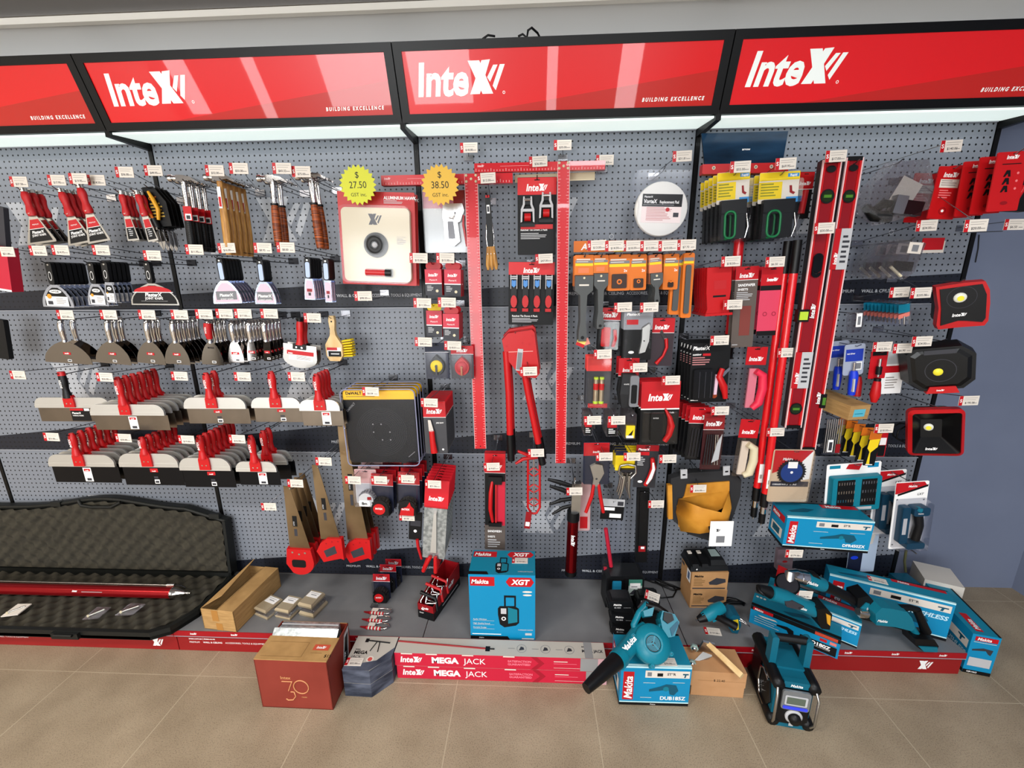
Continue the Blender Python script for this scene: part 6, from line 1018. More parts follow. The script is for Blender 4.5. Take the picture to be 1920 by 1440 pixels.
def lxt(w, h):
    a = MB(); a.rp(-w / 2, w / 2, -h, 0, 0, .003, .006, WHT, k=3); a.flat([(-w * .5, -.003), (w * .36, -.003), (w * .44, -h * .06), (-w * .44, -h * .17), (-w * .5, -h * .17)], -.0006, RED); a.flat([(w * .48, -h * .05), (w * .48, -h * .08), (-w * .42, -h * .20), (-w * .42, -h * .17)], -.0008, BLK); makita(a, -w * .12, -h * .08, .010, -.001, WHT); a.text('LXT', w * .18, -h * .20, .010, -.001, DGR, b=.02, sh=.2)
    for x, z in ((-.42, .25), (.4, .27), (-.4, .93)): a.disc(w * x, -h * z, .004, -.001, GRY, 8)
    b = MB(); b.rp(-w * .38, -w * .14, -h * .86, -h * .32, -.03, -.003, .006, mat('deep_teal_plastic', '#0e3c54', .35), k=3); b.rect(-w * .34, -w * .22, -h * .72, -h * .48, -.0306, LGR); b.rp(-w * .1, w * .38, -h * .44, -h * .32, -.04, -.003, .01, mat('deep_teal_plastic', '#0e3c54', .35), k=3); b.tube([(w * .0, -.03, -h * .34), (w * .12, -.034, -h * .36)], .012, TPL, 10); b.text('Makita', w * .02, -h * .41, .006, -.0406, WHT, b=.02)
    c = MB(); c.tube([(w * .14, -.02, -h * .44), (w * .20, -.024, -h * .6), (w * .16, -.02, -h * .82)], [.018, .016, .017], BPL, 10); c.rp(-w * .2, w * .36, -h * .93, -h * .84, -.04, -.003, .008, mat('deep_teal_plastic', '#0e3c54', .35), k=3)
    return [('backing_card', a, None), ('torch_head', b, None), ('torch_grip', c, None), ('clear_shell', cover(w, h, -h * .24, -h * .97, .045, m=BAG2), None)]
TK['white carded teal torch at lower right'] = ()
hg('torch_pack', 'white carded teal torch at lower right', 'torch', lxt, 1712, 903, 1695, 1028, 60, .30, 2, .11, 'white carded torches')
M, W, H = hang(1628, 965, 1612, 1072, 52, .12); a = MB(); a.rp(-W / 2, W / 2, -H, 0, 0, .003, .004, mat('pale_blue_card', '#b8c8dc', .4)); a.rect(-W * .45, W * .45, -H * .12, -.003, -.0006, DRED); a.flat([(-W * .5, -H * .2), (W * .45, -H * .14), (W * .3, -H * .5), (-W * .5, -H * .62)], -.0008, PAPER); a.disc(W * .1, -H * .45, .014, -.0012, ORG, 12); a.rect(-W * .5, 0, -H * .98, -H * .62, -.0012, NAVY); a.disc(-W * .28, -H * .74, .018, -.0016, BLU, 14, .010); add('hanging_pack', 'pale blue safety pack hanging behind the right end of the teal drill carton', 'pack', a, M)
M, W, H = hang(1474, 1030, 1470, 1068, 30, .2); a = MB(); a.rp(-W / 2, W / 2, -H, 0, 0, .02, .005, mat('tinted_pack', '#6a5a62', .3)); a.disc(0, -H * .6, .012, -.0006, DRED, 12, .006); add('hanging_pack', 'small tinted pack below the left end of the teal drill carton', 'pack', a, M)
# work lights
def lamp_box(M, W, H, lab, style):
    a = MB(); b = MB(); c = MB(); d = MB()
    if style == 'sq':
        fr = rr(-W / 2, W / 2, -H, 0, .02, 4); inn = rr(-W * .43, W * .43, -H * .94, -H * .06, .010, 4); n = len(fr)
        a.add([(x, -.0, z) for x, z in fr] + [(x, -.012, z) for x, z in inn] + [(x, .02, z) for x, z in inn], [(i, (i + 1) % n, n + (i + 1) % n, n + i) for i in range(n)] + [(n + i, n + (i + 1) % n, 2 * n + (i + 1) % n, 2 * n + i) for i in range(n)], RPL); a.prism(fr, 0.0005, .02, RPL) if False else a.add([(x, 0, z) for x, z in fr] + [(x, .03, z) for x, z in fr], [(i, i + n, (i + 1) % n + n, (i + 1) % n) for i in range(n)], RPL)
        b.add([(x, -.005, z) for x, z in inn] + [(x * .45, .05, -H * .5 + (z + H * .5) * .45) for x, z in inn], [(i, (i + 1) % n, n + (i + 1) % n, n + i) for i in range(n)], BPL); b.add([(x * .45, .05, -H * .5 + (z + H * .5) * .45) for x, z in inn], [tuple(range(n))], BPL)
        b.rp(-W * .42, W * .42, -H * .93, -H * .07, .052, .08, .03, BPL); c.push(Tr(-W * .05, .048, -H * .47)); c.lathe([(.016, 0), (.014, -.006), (.001, -.008)], LEDW, 16); c.disc(-.002, 0, .009, -.009, LEDY, 12); c.pop(); intex(d, -W * .18, -H * .86, .0115, -.0065, WHT)
    elif style == 'curve':
        fr = [(-W * .5, 0), (-W * .0, .004), (W * .38, 0), (W * .47, -H * .2), (W * .5, -H * .5), (W * .5, -H * .9), (W * .44, -H), (0, -H * .99), (-W * .4, -H * 1.0), (-W * .44, -H * .9), (-W * .42, -H * .5), (-W * .48, -H * .15)]
        a.prism(fr, -.004, .03, RPL, sc=.98); inn = [(-W * .42, -H * .07), (W * .32, -H * .06), (W * .41, -H * .3), (W * .43, -H * .82), (W * .38, -H * .9), (W * .1, -H * .84), (-W * .05, -H * .82), (-W * .2, -H * .86), (-W * .36, -H * .9), (-W * .37, -H * .5)]
        b.prism(inn, -.008, .01, BPL); b.rp(-W * .4, W * .4, -H * .9, -H * .1, .03, .08, .02, BPL); b.ring(-W * .02, -H * .30, W * .26, W * .27, -.0086, DGR, 24); c.push(Tr(-W * .05, -.009, -H * .3)); c.lathe([(.019, 0), (.017, -.005), (.001, -.006)], LEDW, 16); c.disc(0, -.002, .010, -.0065, LEDY, 12); c.pop(); intex(d, -W * .16, -H * .72, .0125, -.0090, WHT)
    else:
        fr = [(-W * .5, -H * .12), (-W * .38, 0), (W * .3, 0), (W * .5, -H * .2), (W * .5, -H * .78), (W * .34, -H * .97), (-W * .26, -H), (-W * .46, -H * .78)]
        b.prism(fr, -.02, .05, BPL, sc=.9); b.prism([(x * .8, z * .8 - H * .1) for x, z in fr], -.024, -.02, mat('lamp_black', '#060607', .3), sc=.85); b.rect(-W * .22, W * .2, -H * .18, -H * .09, -.0245, DGR)
        a.prism([(-W * .14, -H * .86), (W * .20, -H * .86), (W * .25, -H * 1.0), (-W * .19, -H * 1.0)], -.028, .0, RPL); intex(d, 0, -H * .95, .007, -.0285, WHT, 'c'); b.ring(W * .0, -H * .52, W * .20, W * .21, -.0246, DGR, 24); c.push(Tr(-W * .03, -.024, -H * .55)); c.lathe([(.015, 0), (.012, -.004), (.001, -.005)], LEDY, 14); c.pop()
    ps = [('housing', b, None), ('led', c, None), ('lettering', d, None), ('red_trim' if style == 'oct' else 'red_frame', a, None)]
    add('work_light', lab, 'work light', ps, M)
M, W, H = hang(1806, 531, 1818, 618, 100, .30); lamp_box(M @ Rz(-26) @ Ry(9), W * .80, H * .93, 'square work light with curved red frame, topmost of the three', 'curve'); hookit(M @ Tr(-.02, 0, 0), 'square black work light with red frame, upper')
M, W, H = hang(1760, 645, 1758, 738, 136, .30); lamp_box(M @ Rz(-26), W * .80, H * .95, 'octagonal black work light with red tab, middle of the three', 'oct'); hookit(M, 'octagonal black work light with red tab')
M, W, H = hang(1755, 768, 1753, 859, 102, .30); lamp_box(M @ Rz(-26), W * .80, H * .95, 'square work light with straight red frame, lowest of the three', 'sq'); hookit(M, 'square black work light with red frame, lower')
P = at(1690, 800, .12); cb = MB(); rn = random.Random(2)
pts = [P + Vector((.05 * math.cos(t * .9) + rn.uniform(-.008, .008), -.004 * t, -.02 + .04 * math.sin(t * .9))) for t in range(16)]; cb.tube(pts, .004, BPL, 6); add('coiled_cable', 'coiled black cable behind the lowest work light', 'cable', cb)
# drivers
def nutd(w, h, c):
    a = MB(); a.rp(-w / 2, w / 2, -h * .62, 0, 0, .002, .01, mat('steel_card', '#9aa2b4', .4), k=3); a.rect(-w * .42, w * .42, -h * .34, -h * .10, -.0006, mat('brand_blue', '#2038a0', .4)); a.text('nut driver', -w * .36, -h * .2, .007, -.001, WHT, b=.02, w=.8); a.rect(w * .05, w * .4, -h * .52, -h * .36, -.0008, WHT); a.rect(w * .1, w * .36, -h * .5, -h * .38, -.001, GRY)
    b = MB(); b.tube([(-w * .06, -.012, -h * .35), (-w * .06, -.012, -h * .55)], .005, CHR, 8); d = MB(); d.tube([(-w * .06, -.012, -h * .52), (-w * .06, -.014, -h * .60), (-w * .08, -.014, -h * .80), (-w * .08, -.012, -h)], [.012, .016, .0155, .013], c, 10); d.box(-w * .20, -w * .12, -.032, -.014, -h * .92, -h * .66, LGR)
    return [('backing_card', a, None), ('shank', b, None), ('handle', d, None)]
hg('nut_driver', 'blue handled nut driver on a grey card', 'screwdriver', nutd, 1604, 645, 1595, 738, 38, .24, 2, .09, 'blue nut drivers', c=BLU)
M, W, H = hang(1613, 690, 1607, 742, 14, .17); b = MB(); b.tube([(0, 0, 0), (0, 0, -H * .4)], .004, DST, 8); c = MB(); c.tube([(0, 0, -H * .3), (0, 0, -H * .5), (-.002, 0, -H)], [.008, .013, .015], RPL, 10); add('screwdriver', 'red handled screwdriver half hidden by the front blue nut driver', 'screwdriver', [('shank', b, None), ('handle', c, None)], M)
M, W, H = hang(1648, 657, 1634, 752, 26, .25); a = MB(); a.rp(-W / 2, W * .7, -H * .55, 0, .0, .002, .004, RED); a.rect(-W * .4, W * .6, -H * .1, -.002, -.0006, BLK); b = MB(); b.tube([(0, -.014, -H * .15), (0, -.014, -H * .5)], .005, CHR, 8); b.tube([(0, -.014, -H * .3), (0, -.014, -H * .45)], .010, BPL, 10); c = MB(); c.tube([(0, -.014, -H * .56), (0, -.014, -H * .66), (-.001, -.014, -H * .86), (-.002, -.014, -H)], [.011, .015, .0185, .010], RPL, 10); c.tube([(0, -.014, -H * .53), (0, -.014, -H * .58)], .012, BPL, 10)
add('screwdriver', 'red and black ratchet screwdriver hanging in front of a white leaflet', 'screwdriver', [('backing_card', a, None), ('shank', b, None), ('handle', c, None)], M); hookit(M, 'red and black ratchet screwdriver on a card')
M, W, H = hang(1680, 658, 1668, 738, 40, .19); a = MB(); a.rp(-W / 2, W / 2, -H, 0, 0, .006, .003, WHT); a.rect(-W * .4, W * .4, -H * .3, -.002, -.0006, LGR); a.rect(-W * .45, W * .4, -H * .5, -H * .34, -.0006, RED); a.lines(-W * .3, W * .3, -H * .9, -H * .6, 5, -.0006, TXT); add('leaflet_pack', 'white leaflet pack with a red band behind the ratchet screwdriver', 'pack', a, M)
# small box on hooks
A = at(1589, 788, .30); a = MB(); a.box(0, .095, 0, .20, 0, .062, CARD); a.rect(.02, .075, .012, .045, -.0006, mat('sky_sticker', '#5ab4c8', .5)); a.rect(.026, .065, .024, .027, -.001, TEAL); a.box(.0, .095, .02, .021, .0622, .0625, CARDD)
add('cardboard_box', 'small brown cardboard box with a light blue sticker resting on hooks', 'box', a, Tr(A) @ Rz(12) @ Rx(4))
def jig(w, h):
    a = MB(); a.rp(-w / 2, w / 2, -h, 0, 0, .0015, .003, BLK, k=2); a.rect(-w * .5, w * .5, -h * .25, -.001, -.0005, ORG); a.flat([(-w * .4, -h * .26), (w * .45, -h * .22), (w * .4, -h * .45), (-w * .1, -h * .62), (w * .02, -h * .95), (-w * .25, -h * .95), (-w * .2, -h * .6), (-w * .45, -h * .5)], -.0008, YEL); a.rect(-w * .3, w * .3, -h * .98, -h * .955, -.001, WHT)
    b = MB(); b.rp(-w * .54, w * .54, -h * 1.01, .004, -.007, -.001, .004, BAG2, k=2); return a
hg('blade_card', 'yellow jigsaw blade card in clear sleeve', 'blade card', jig, 1644, 808, 1628, 873, 22, .28, 5, .045, 'yellow jigsaw blade cards')
M, W, H = hang(1568, 780, 1558, 852, 34, .22); a = MB(); a.rp(-W / 2, W / 2, -H, 0, -.004, .004, .003, BAG2); b = MB()
for i in range(8): b.tube([(W * (-.42 + i * .115), 0, -H * .08), (W * (-.42 + i * .115), 0, -H * .95)], .0028, STL, 6)
c = MB(); c.box(-W * .3, -W * .02, -.006, -.005, -H * .92, -H * .6, WHT); c.rect(-W * .24, -W * .06, -H * .88, -H * .66, -.0064, DGR); c.box(W * .15, W * .4, -.006, -.005, -H * .95, -H * .72, DRED)
add('drill_bit_pack', 'grey twist drill bits in a clear sleeve left of the yellow cards', 'drill bits', [('bits', b, None), ('labels', c, None), ('clear_sleeve', a, None)], M); hookit(M, 'grey twist drill bits in a clear sleeve')
M, W, H = hang(1658, 812, 1650, 856, 16, .16); a = MB(); a.rp(-W / 2, W / 2, -H, 0, 0, .002, .002, RED); a.rect(-W * .4, W * .4, -H * .5, -H * .2, -.0006, WHT); a.rect(-W * .4, W * .4, -H * .98, -H * .52, -.0006, BLK); add('blade_card', 'small red and white card right of the yellow jigsaw blade cards', 'blade card', a, M)
# bags
def bagm(o, y0, y1, m=BAG): a = MB(); a.prism(o, y0, y1, m, sc=.93); return a
def tbit(w, h):
    a = MB(); a.rp(-w / 2, w / 2, -h, 0, -.006, .004, .002, BAG2, k=2); b = MB(); b.rect(-w * .4, w * .4, -h * .45, -h * .1, -.0064, TEAL); b.flat([(-w * .4, -h * .52), (w * .4, -h * .45), (w * .4, -h * .62), (-w * .4, -h * .7)], -.0066, mat('salmon_print', '#d8786a', .5)); b.tube([(0, -.008, -h * .6), (0, -.008, -h * .95)], .003, STL, 6)
    return [('clear_bag', a, None), ('insert_card', b, None)]
hg('bit_bag', 'small bag of teal handled bits', 'bag', tbit, 1693, 566, 1692, 610, 26, .24, 10, .020, 'small teal bit bags')
M, W, H = hang(1604, 585, 1600, 624, 26, .20); a = bagm([(-W * .5, 0), (W * .4, -.002), (W * .5, -H * .6), (W * .3, -H), (-W * .4, -H)], -.015, .01); b = MB(); b.box(-W * .1, W * .3, -.017, -.016, -H * .7, -H * .05, WHT); b.rect(0, W * .2, -H * .6, -H * .2, -.0175, GRY); add('small_bag', 'small clear bag with a white barcode label left of the teal bits', 'bag', [('bag', a, None), ('label', b, None)], M); TK['small clear bag with white label'] = (); hookit(M, 'small clear bag with white label')
M, W, H = hang(1680, 302, 1668, 420, 130, .22)
a = bagm([(-W * .1, 0), (W * .35, -H * .02), (W * .48, -H * .5), (W * .5, -H * .84), (W * .1, -H * .96), (-W * .2, -H), (-W * .5, -H * .72), (-W * .42, -H * .35)], -.04, .015)
b = MB(); b.tube([(-W * .42, -.01, -H * .66), (-W * .30, -.02, -H * .84), (-W * .1, -.015, -H * .88), (W * .0, -.02, -H * .7), (-W * .18, -.02, -H * .66), (-W * .36, -.02, -H * .8)], [.012, .022, .026, .022, .018, .012], BPL, 8); c = MB(); c.push(Tr(W * .0, -.03, -H * .62) @ Ry(14)); c.box(0, W * .36, -.01, .02, -H * .22, 0, mat('clip_brown', '#2c1618', .3)); c.box(-.02, W * .08, -.02, .01, -H * .24, .01, STL); c.pop(); d = MB(); d.push(Tr(W * .18, -.02, -H * .32) @ Ry(30)); d.box(-.03, .05, 0, .001, -.11, 0, mat('leaflet_cream', '#c8bfb0', .6)); d.pop()
add('parts_bag', 'large clear bag of black clamps and a brown clip at upper right', 'bag', [('bag', a, None), ('black_clamp', b, None), ('brown_clip', c, None), ('leaflet', d, None)], M); hookit(M, 'clear bag of black clamps and brackets')
def bkb(w, h):
    a = bagm([(-w * .3, 0), (w * .5, -h * .05), (w * .4, -h * .8), (w * .2, -h), (-w * .5, -h * .9), (-w * .5, -h * .6)], -.014, .006); b = MB(); b.box(-w * .2, w * .3, -.012, .002, -h * .78, -h * .55, BPL); b.tube([(-w * .3, -.006, -h * .7), (w * .05, -.01, -h * .92)], .006, CREAM, 6); c = MB(); c.box(w * .0, w * .38, -.015, -.014, -h * .35, -h * .08, PAPER); c.rect(w * .1, w * .28, -h * .3, -h * .14, -.0155, GRY)
    return [('bag', a, None), ('buckle', b, None), ('label', c, None)]
hg('parts_bag', 'small clear bag of black buckles', 'bag', bkb, 1702, 448, 1680, 524, 66, .26, 4, .05, 'small clear bags of black buckles')
M, W, H = hang(1752, 446, 1746, 474, 40, .14); a = MB(); a.box(-W / 2, W / 2, 0, .004, -H * .8, 0, RED); a.box(-W * .4, W * .6, .004, .008, -H, -H * .2, PAPER); add('hanging_pack', 'small red card with cream edge right of the buckle bags', 'pack', a, M)
def redp(w, h):
    a = MB(); a.rp(-w / 2, w / 2, -h, 0, 0, .004, .003, RPL, k=2); intex(a, 0, -h * .2, w * .17, -.0008, WHT, 'c'); a.rect(-w * .35, w * .35, -h * .40, -h * .24, -.0008, PAPER); a.lines(-w * .3, w * .3, -h * .38, -h * .26, 3, -.0011, TXT); a.lines(-w * .3, w * .2, -h * .62, -h * .44, 4, -.0008, mat('soft_pink', '#e8787a', .5)); a.ring(0, -h * .84, .010, .013, -.0008, mat('line_dark_red', '#8a0c14', .5), 14); a.disc(0, -h * .84, .005, -.001, WHT, 10); return a
hg('angle_pack', 'tall plain red card with white label', 'pack', redp, 1788, 312, 1762, 411, 50, .26, 2, .1, 'plain tall red cards')
def clipp(w, h):
    a = MB(); a.rp(-w / 2, w / 2, -h, 0, 0, .004, .003, RPL, k=2); intex(a, 0, -h * .12, w * .12, -.0008, WHT, 'c'); a.rect(-w * .3, w * .3, -h * .21, -h * .195, -.0008, BLK)
    for i in range(3): z = -h * (.36 + i * .13); a.flat([(-w * .2, z - .010), (-w * .12, z + .010), (w * .0, z + .010), (w * .04, z - .010), (-.004, z - .010), (-w * .06, z), (-w * .14, z - .010)], -.0008, BLK); a.disc(w * .26, z, .004, -.0008, mat('soft_pink', '#e8787a', .5), 8)
    a.disc(0, -h * .86, .012, -.0008, DRED, 12, .006); return a
hg('clip_card', 'tall red card printed with black clips', 'pack', clipp, 1902, 284, 1878, 396, 58, .42, 4, .055, 'tall red cards with black clips')
M, W, H = hang(1925, 330, 1904, 396, 40, .40); a = MB(); a.rp(-W / 2, W / 2, -H, .4 * 0, 0, .02, .003, BLK); b = MB(); b.tube([(-W * .1, -.01, -H * .3), (-W * .3, -.01, -H * .7)], .007, RPL, 8); b.prism([(-W * .45, -H * .95), (-W * .2, -H * .95), (-W * .26, -H * .68), (-W * .34, -H * .68)], -.012, -.004, WHT); add('brush_pack', 'black pack with a red handled brush cut off at the right border', 'pack', [('backing_card', a, None), ('brush', b, None)], M)
# wall marks
a = MB(); P = at(1836, 440, -.155); Q = at(1829, 492, -.155); a.tube([P, (P + Q) / 2 + Vector((.004, 0, 0)), Q], .0022, BPL, 6); add('wall_slot', 'thin dark vertical mark on the blank wall beside the shelving', 'mark', a)
# ================================================================ platform and floor
def PXF(O, d):
    def f(*pts): return [((q := at(x, y, d)).x - O.x, q.z - O.z) for x, y in pts]
    return f
def P3(O, *pts):      # (px, py, depth) -> local 3D points
    return [tuple(at(x, y, d) - O) for x, y, d in pts]
# ---- open case with egg crate foam
FOAM = noisy('foam_dark', '#2e2b24', '#3c382e', 30, .95)
def eggfoam(x0, x1, nu, nv, f, side, amp=.011, pitch=.040):
    vs = []; fs = []
    for i in range(nu + 1):
        for j in range(nv + 1):
            u = i / nu; v = j / nv; p = f(u, v); a = u * (x1 - x0) / pitch * math.pi; b = v * side / pitch * math.pi
            vs.append((p, math.sin(a) * math.sin(b) * amp))
    return vs, [(i * (nv + 1) + j, (i + 1) * (nv + 1) + j, (i + 1) * (nv + 1) + j + 1, i * (nv + 1) + j + 1) for i in range(nu) for j in range(nv)]
X0, X1 = -1.42, .065
CB = mat('case_black', '#101210', .5)
base = MB(); o = [(X0, -.07), (X1, -.07), (X1, -.33), (X1 - .05, -.44), (X1 - .12, -.475), (X0, -.475)]
base.push(Tr(0, 0, .1255) @ Rx(-90)); base.prism([(x, y) for x, y in o], -.018, 0, CB); base.pop()
def rim(pts, z0, z1, t):
    n = len(pts); cx = sum(p[0] for p in pts) / n; cy = sum(p[1] for p in pts) / n
    inn = [(cx + (p[0] - cx) * (1 - t / abs(p[0] - cx) if abs(p[0] - cx) > t else 1), cy + (p[1] - cy) * (1 - t / abs(p[1] - cy) if abs(p[1] - cy) > t else 1)) for p in pts]
    vs = [(x, y, z0) for x, y in pts] + [(x, y, z1) for x, y in pts] + [(x, y, z1) for x, y in inn] + [(x, y, z0) for x, y in inn]
    base.add(vs, [(a * n + i, a * n + (i + 1) % n, (a + 1) * n + (i + 1) % n, (a + 1) * n + i) for a in range(3) for i in range(n)], CB)
rim(o, .128, .166, .018)
fo = MB(); vs, fs = eggfoam(X0, X1, 240, 64, lambda u, v: (X0 + .02 + u * (X1 - X0 - .05), -.46 + v * .375), .375)
fo.add([(p[0] if p[1] > -.33 else min(p[0], X1 - .03 - max(0, (-.33 - p[1])) * .7), p[1], .158 + h) for p, h in vs], fs, FOAM, True)
las = []
for xx in (-1.05, -.52): la = MB(); las.append(('latch', la)); la.box(xx, xx + .13, -.488, -.47, .13, .160, CB); la.tube([(xx + .02, -.492, .155), (xx + .11, -.492, .155)], .006, CB, 6)
lid = MB(); TH = -4.5
topc = lambda x: .385 + .055 * math.exp(-((x + .60) / .28) ** 2) - max(0, x + .15) * .30
n = 40; xs = [X0 + (X1 - X0) * i / n for i in range(n + 1)]
lid.push(Tr(0, -.072, .168) @ Rx(TH)); ol = [(x, topc(x)) for x in xs] + [(X1, 0), (X0, 0)]; lid.prism(ol, .0, .028, CB)
for i in range(n): lid.tube([(xs[i], -.006, topc(xs[i]) - .008), (xs[i + 1], -.006, topc(xs[i + 1]) - .008)], .011, CB, 6, caps=False)
lid.box(X1 - .016, X1, -.02, 0, 0, topc(X1), CB); lid.box(X0, X1, -.02, 0, 0, .018, CB); lid.pop()
lf = MB(); lf.push(Tr(0, -.072, .168) @ Rx(TH)); vs, fs = eggfoam(X0, X1, 240, 60, lambda u, v: (X0 + .02 + u * (X1 - X0 - .045), v), .37)
lf.add([(p[0], -.012 - h, .022 + p[1] * (topc(p[0]) - .045)) for p, h in vs], [f[::-1] for f in fs], FOAM, True)
hd = MB(); hd.push(Tr(0, -.072, .168) @ Rx(TH)); hd.tube([(-.74, -.016, .425), (-.72, -.022, .398), (-.66, -.024, .392), (-.55, -.024, .394), (-.50, -.018, .420)], .009, CB, 8)
for xx in (-.90, -.02): hd.box(xx, xx + .055, -.02, .0, topc(xx) - .014, topc(xx) + .012, CB)
add('gun_case', 'long black hard case lying open with egg crate foam, on the left platform', 'case', [('case_base', base, [('base_foam', fo)] + las), ('case_lid', lid, [('lid_foam', lf), ('carry_handle', hd)])])
p = MB(); p.tube([(-1.3, 0, 0), (-.115, 0, 0)], .0275, mat('pump_red', '#8c0e16', .28, .6), 18); p.push(Tr(-.62, -.024, .012) @ Rx(-30)); p.text('intex', 0, 0, .009, -.004, WHT, b=.04, sh=.3); p.rect(.05, .16, 0, .002, -.004, LGR); p.pop()
c = MB(); c.tube([(-.115, 0, 0), (-.095, 0, 0), (-.05, 0, 0)], [.0275, .026, .008], CHR, 16); c.tube([(-.05, 0, 0), (-.022, 0, 0)], .0065, STL, 10); c.tube([(-.036, 0, 0), (-.030, 0, 0)], .009, STL, 10)
r = MB(); r.tube([(-1.3, .03, .018), (-.16, .03, .018)], .004, STL, 8); r.tube([(-.165, .03, .018), (-.125, .03, .020)], .010, CHR, 10); r.tube([(-.12, .03, .02), (-.09, .03, .018), (-.07, .028, .008)], .003, BWIRE, 6)
add('mud_pump', 'long red metal tube tool with silver cone tip lying in the open case', 'tool', [('barrel', p, None), ('cone_tip', c, None), ('side_rod', r, None)], Tr(0, -.262, .202))
for i, (px, py, w, a, t) in enumerate([(32, 1144, .085, 38, 'white'), (182, 1150, .085, 35, 'clear'), (245, 1143, .10, 30, 'clear')]):
    P = atz(px, py, .178); b = MB(); b.prism([(-w / 2, -.03), (w * .3, -.035), (w / 2, .025), (-w * .25, .04)], -.004, .001, PAPER if t == 'white' else BAG); s = MB(); s.tube([(-w * .3, -.006, -.015), (w * .3, -.006, .012)], .004, STL, 6); s.tube([(-w * .34, -.006, -.018), (-w * .28, -.006, -.014)], .007, CREAM, 8)
    add('small_parts_bag', ['white sachet with a small steel part in the case, left under the red tube', 'clear sachet with a steel part, middle one in the open case', 'clear sachet nearest the right end of the open case'][i], 'bag', [('bag', b, None), ('steel_part', s, None)], Tr(P) @ Rz(a - 20) @ Rx(-84), 'sachets in the open case')
# ---- long cardboard box
a = MB(); W, D, H = .172, .31, .112; a.box(0, W, 0, .003, 0, H, CARD); a.box(0, W, D - .003, D, 0, H, CARD); a.box(0, .003, 0, D, 0, H, CARD); a.box(W - .003, W, 0, D, 0, H, CARD); a.box(0, W, 0, D, 0, .003, CARD); a.box(.003, W - .003, .003, D - .003, .003, .02, CARDD)
a.box(W * .55, W, 0, D, H, H + .003, CARD); a.add([(W * .55, .0, H + .003), (W * .55, D, H + .003), (W * .40, D, H - .012), (W * .40, 0, H - .012)], [(0, 1, 2, 3)], CARD)
f = MB(); f.add([(0, 0, H), (0, D, H), (.035, D, H + .045), (.062, .06, H + .028), (0, 0, H), (.003, D, H), (.038, D, H + .044), (.065, .06, H + .027)], [(0, 1, 2, 3), (4, 7, 6, 5), (3, 2, 6, 7), (0, 3, 7, 4), (1, 5, 6, 2)], CARD)
t = MB(); t.rect(W * .32, W * .52, H * .45, H * .98, -.0006, mat('packing_tape', '#a8763a', .3)); t.rect(W * .40, W * .60, 0, H * .35, -.0006, mat('packing_tape', '#a8763a', .3))
add('long_cardboard_box', 'long plain brown cardboard box with one top flap open', 'box', [('carton', a, [('tape_strip', t)]), ('open_flap', f, None)], Tr(.143, -.398, .1245) @ Rz(-6))
# ---- packets of fittings
def packet(lab, px, py, z, rz, h, tilt=0):
    P = atz(px, py, z); a = MB(); rn = random.Random(px); FO = mat('cream_foil', '#b4a488', .28, .35)
    for k in range(3):
        s = 1 - k * .03; dx, dy = rn.uniform(-.004, .004), rn.uniform(-.004, .004); a.loft([[(-.042 * s + dx, -.05 * s + dy, k * h / 3), (.042 * s + dx, -.05 * s + dy, k * h / 3), (.042 * s + dx, .05 * s + dy, k * h / 3), (-.042 * s + dx, .05 * s + dy, k * h / 3)], [(-.045 * s + dx, -.052 * s + dy, (k + .5) * h / 3), (.044 * s + dx, -.053 * s + dy, (k + .5) * h / 3), (.045 * s + dx, .05 * s + dy, (k + .5) * h / 3), (-.044 * s + dx, .052 * s + dy, (k + .5) * h / 3)], [(-.038 * s + dx, -.046 * s + dy, (k + .95) * h / 3), (.039 * s + dx, -.046 * s + dy, (k + .95) * h / 3), (.038 * s + dx, .046 * s + dy, (k + .95) * h / 3), (-.039 * s + dx, .046 * s + dy, (k + .95) * h / 3)]], FO if k != 1 else BAG, False)
    l = MB(); l.box(-.030, .034, -.002, .034, h, h + .001, WHT); l.box(-.012, .02, .012, .016, h + .001, h + .0013, GRY); l.box(-.022, .024, .024, .026, h + .001, h + .0013, TXT)
    add('fittings_packet', lab, 'packet', [('packets', a, None), ('price_label', l, None)], Tr(P) @ Rz(rz) @ Rx(tilt), 'foil packets of fittings on the platform')
packet('left foil packet of fittings with white label beside the long cardboard box', 507, 1145, .125, -20, .05)
packet('middle foil packet of fittings with white label', 543, 1147, .125, -12, .055)
packet('right foil packet of fittings with white label, standing highest', 587, 1143, .125, -14, .075)
# ---- tape packs standing on the platform
for i, (px, py) in enumerate([(719, 1120), (731, 1101), (741, 1090)]):
    P = atz(px, py, .1245); W, H = .086, .142; ps = tpk(W, H, 'round'); add('tape_measure_pack', 'round red tape measure pack standing on the platform, ' + ['nearest the front', 'second in its row', 'rearmost by the board'][i], 'tape measure', ps, Tr(P.x, P.y, .1245 + H) @ Rx(-4), 'tape packs standing on the platform')
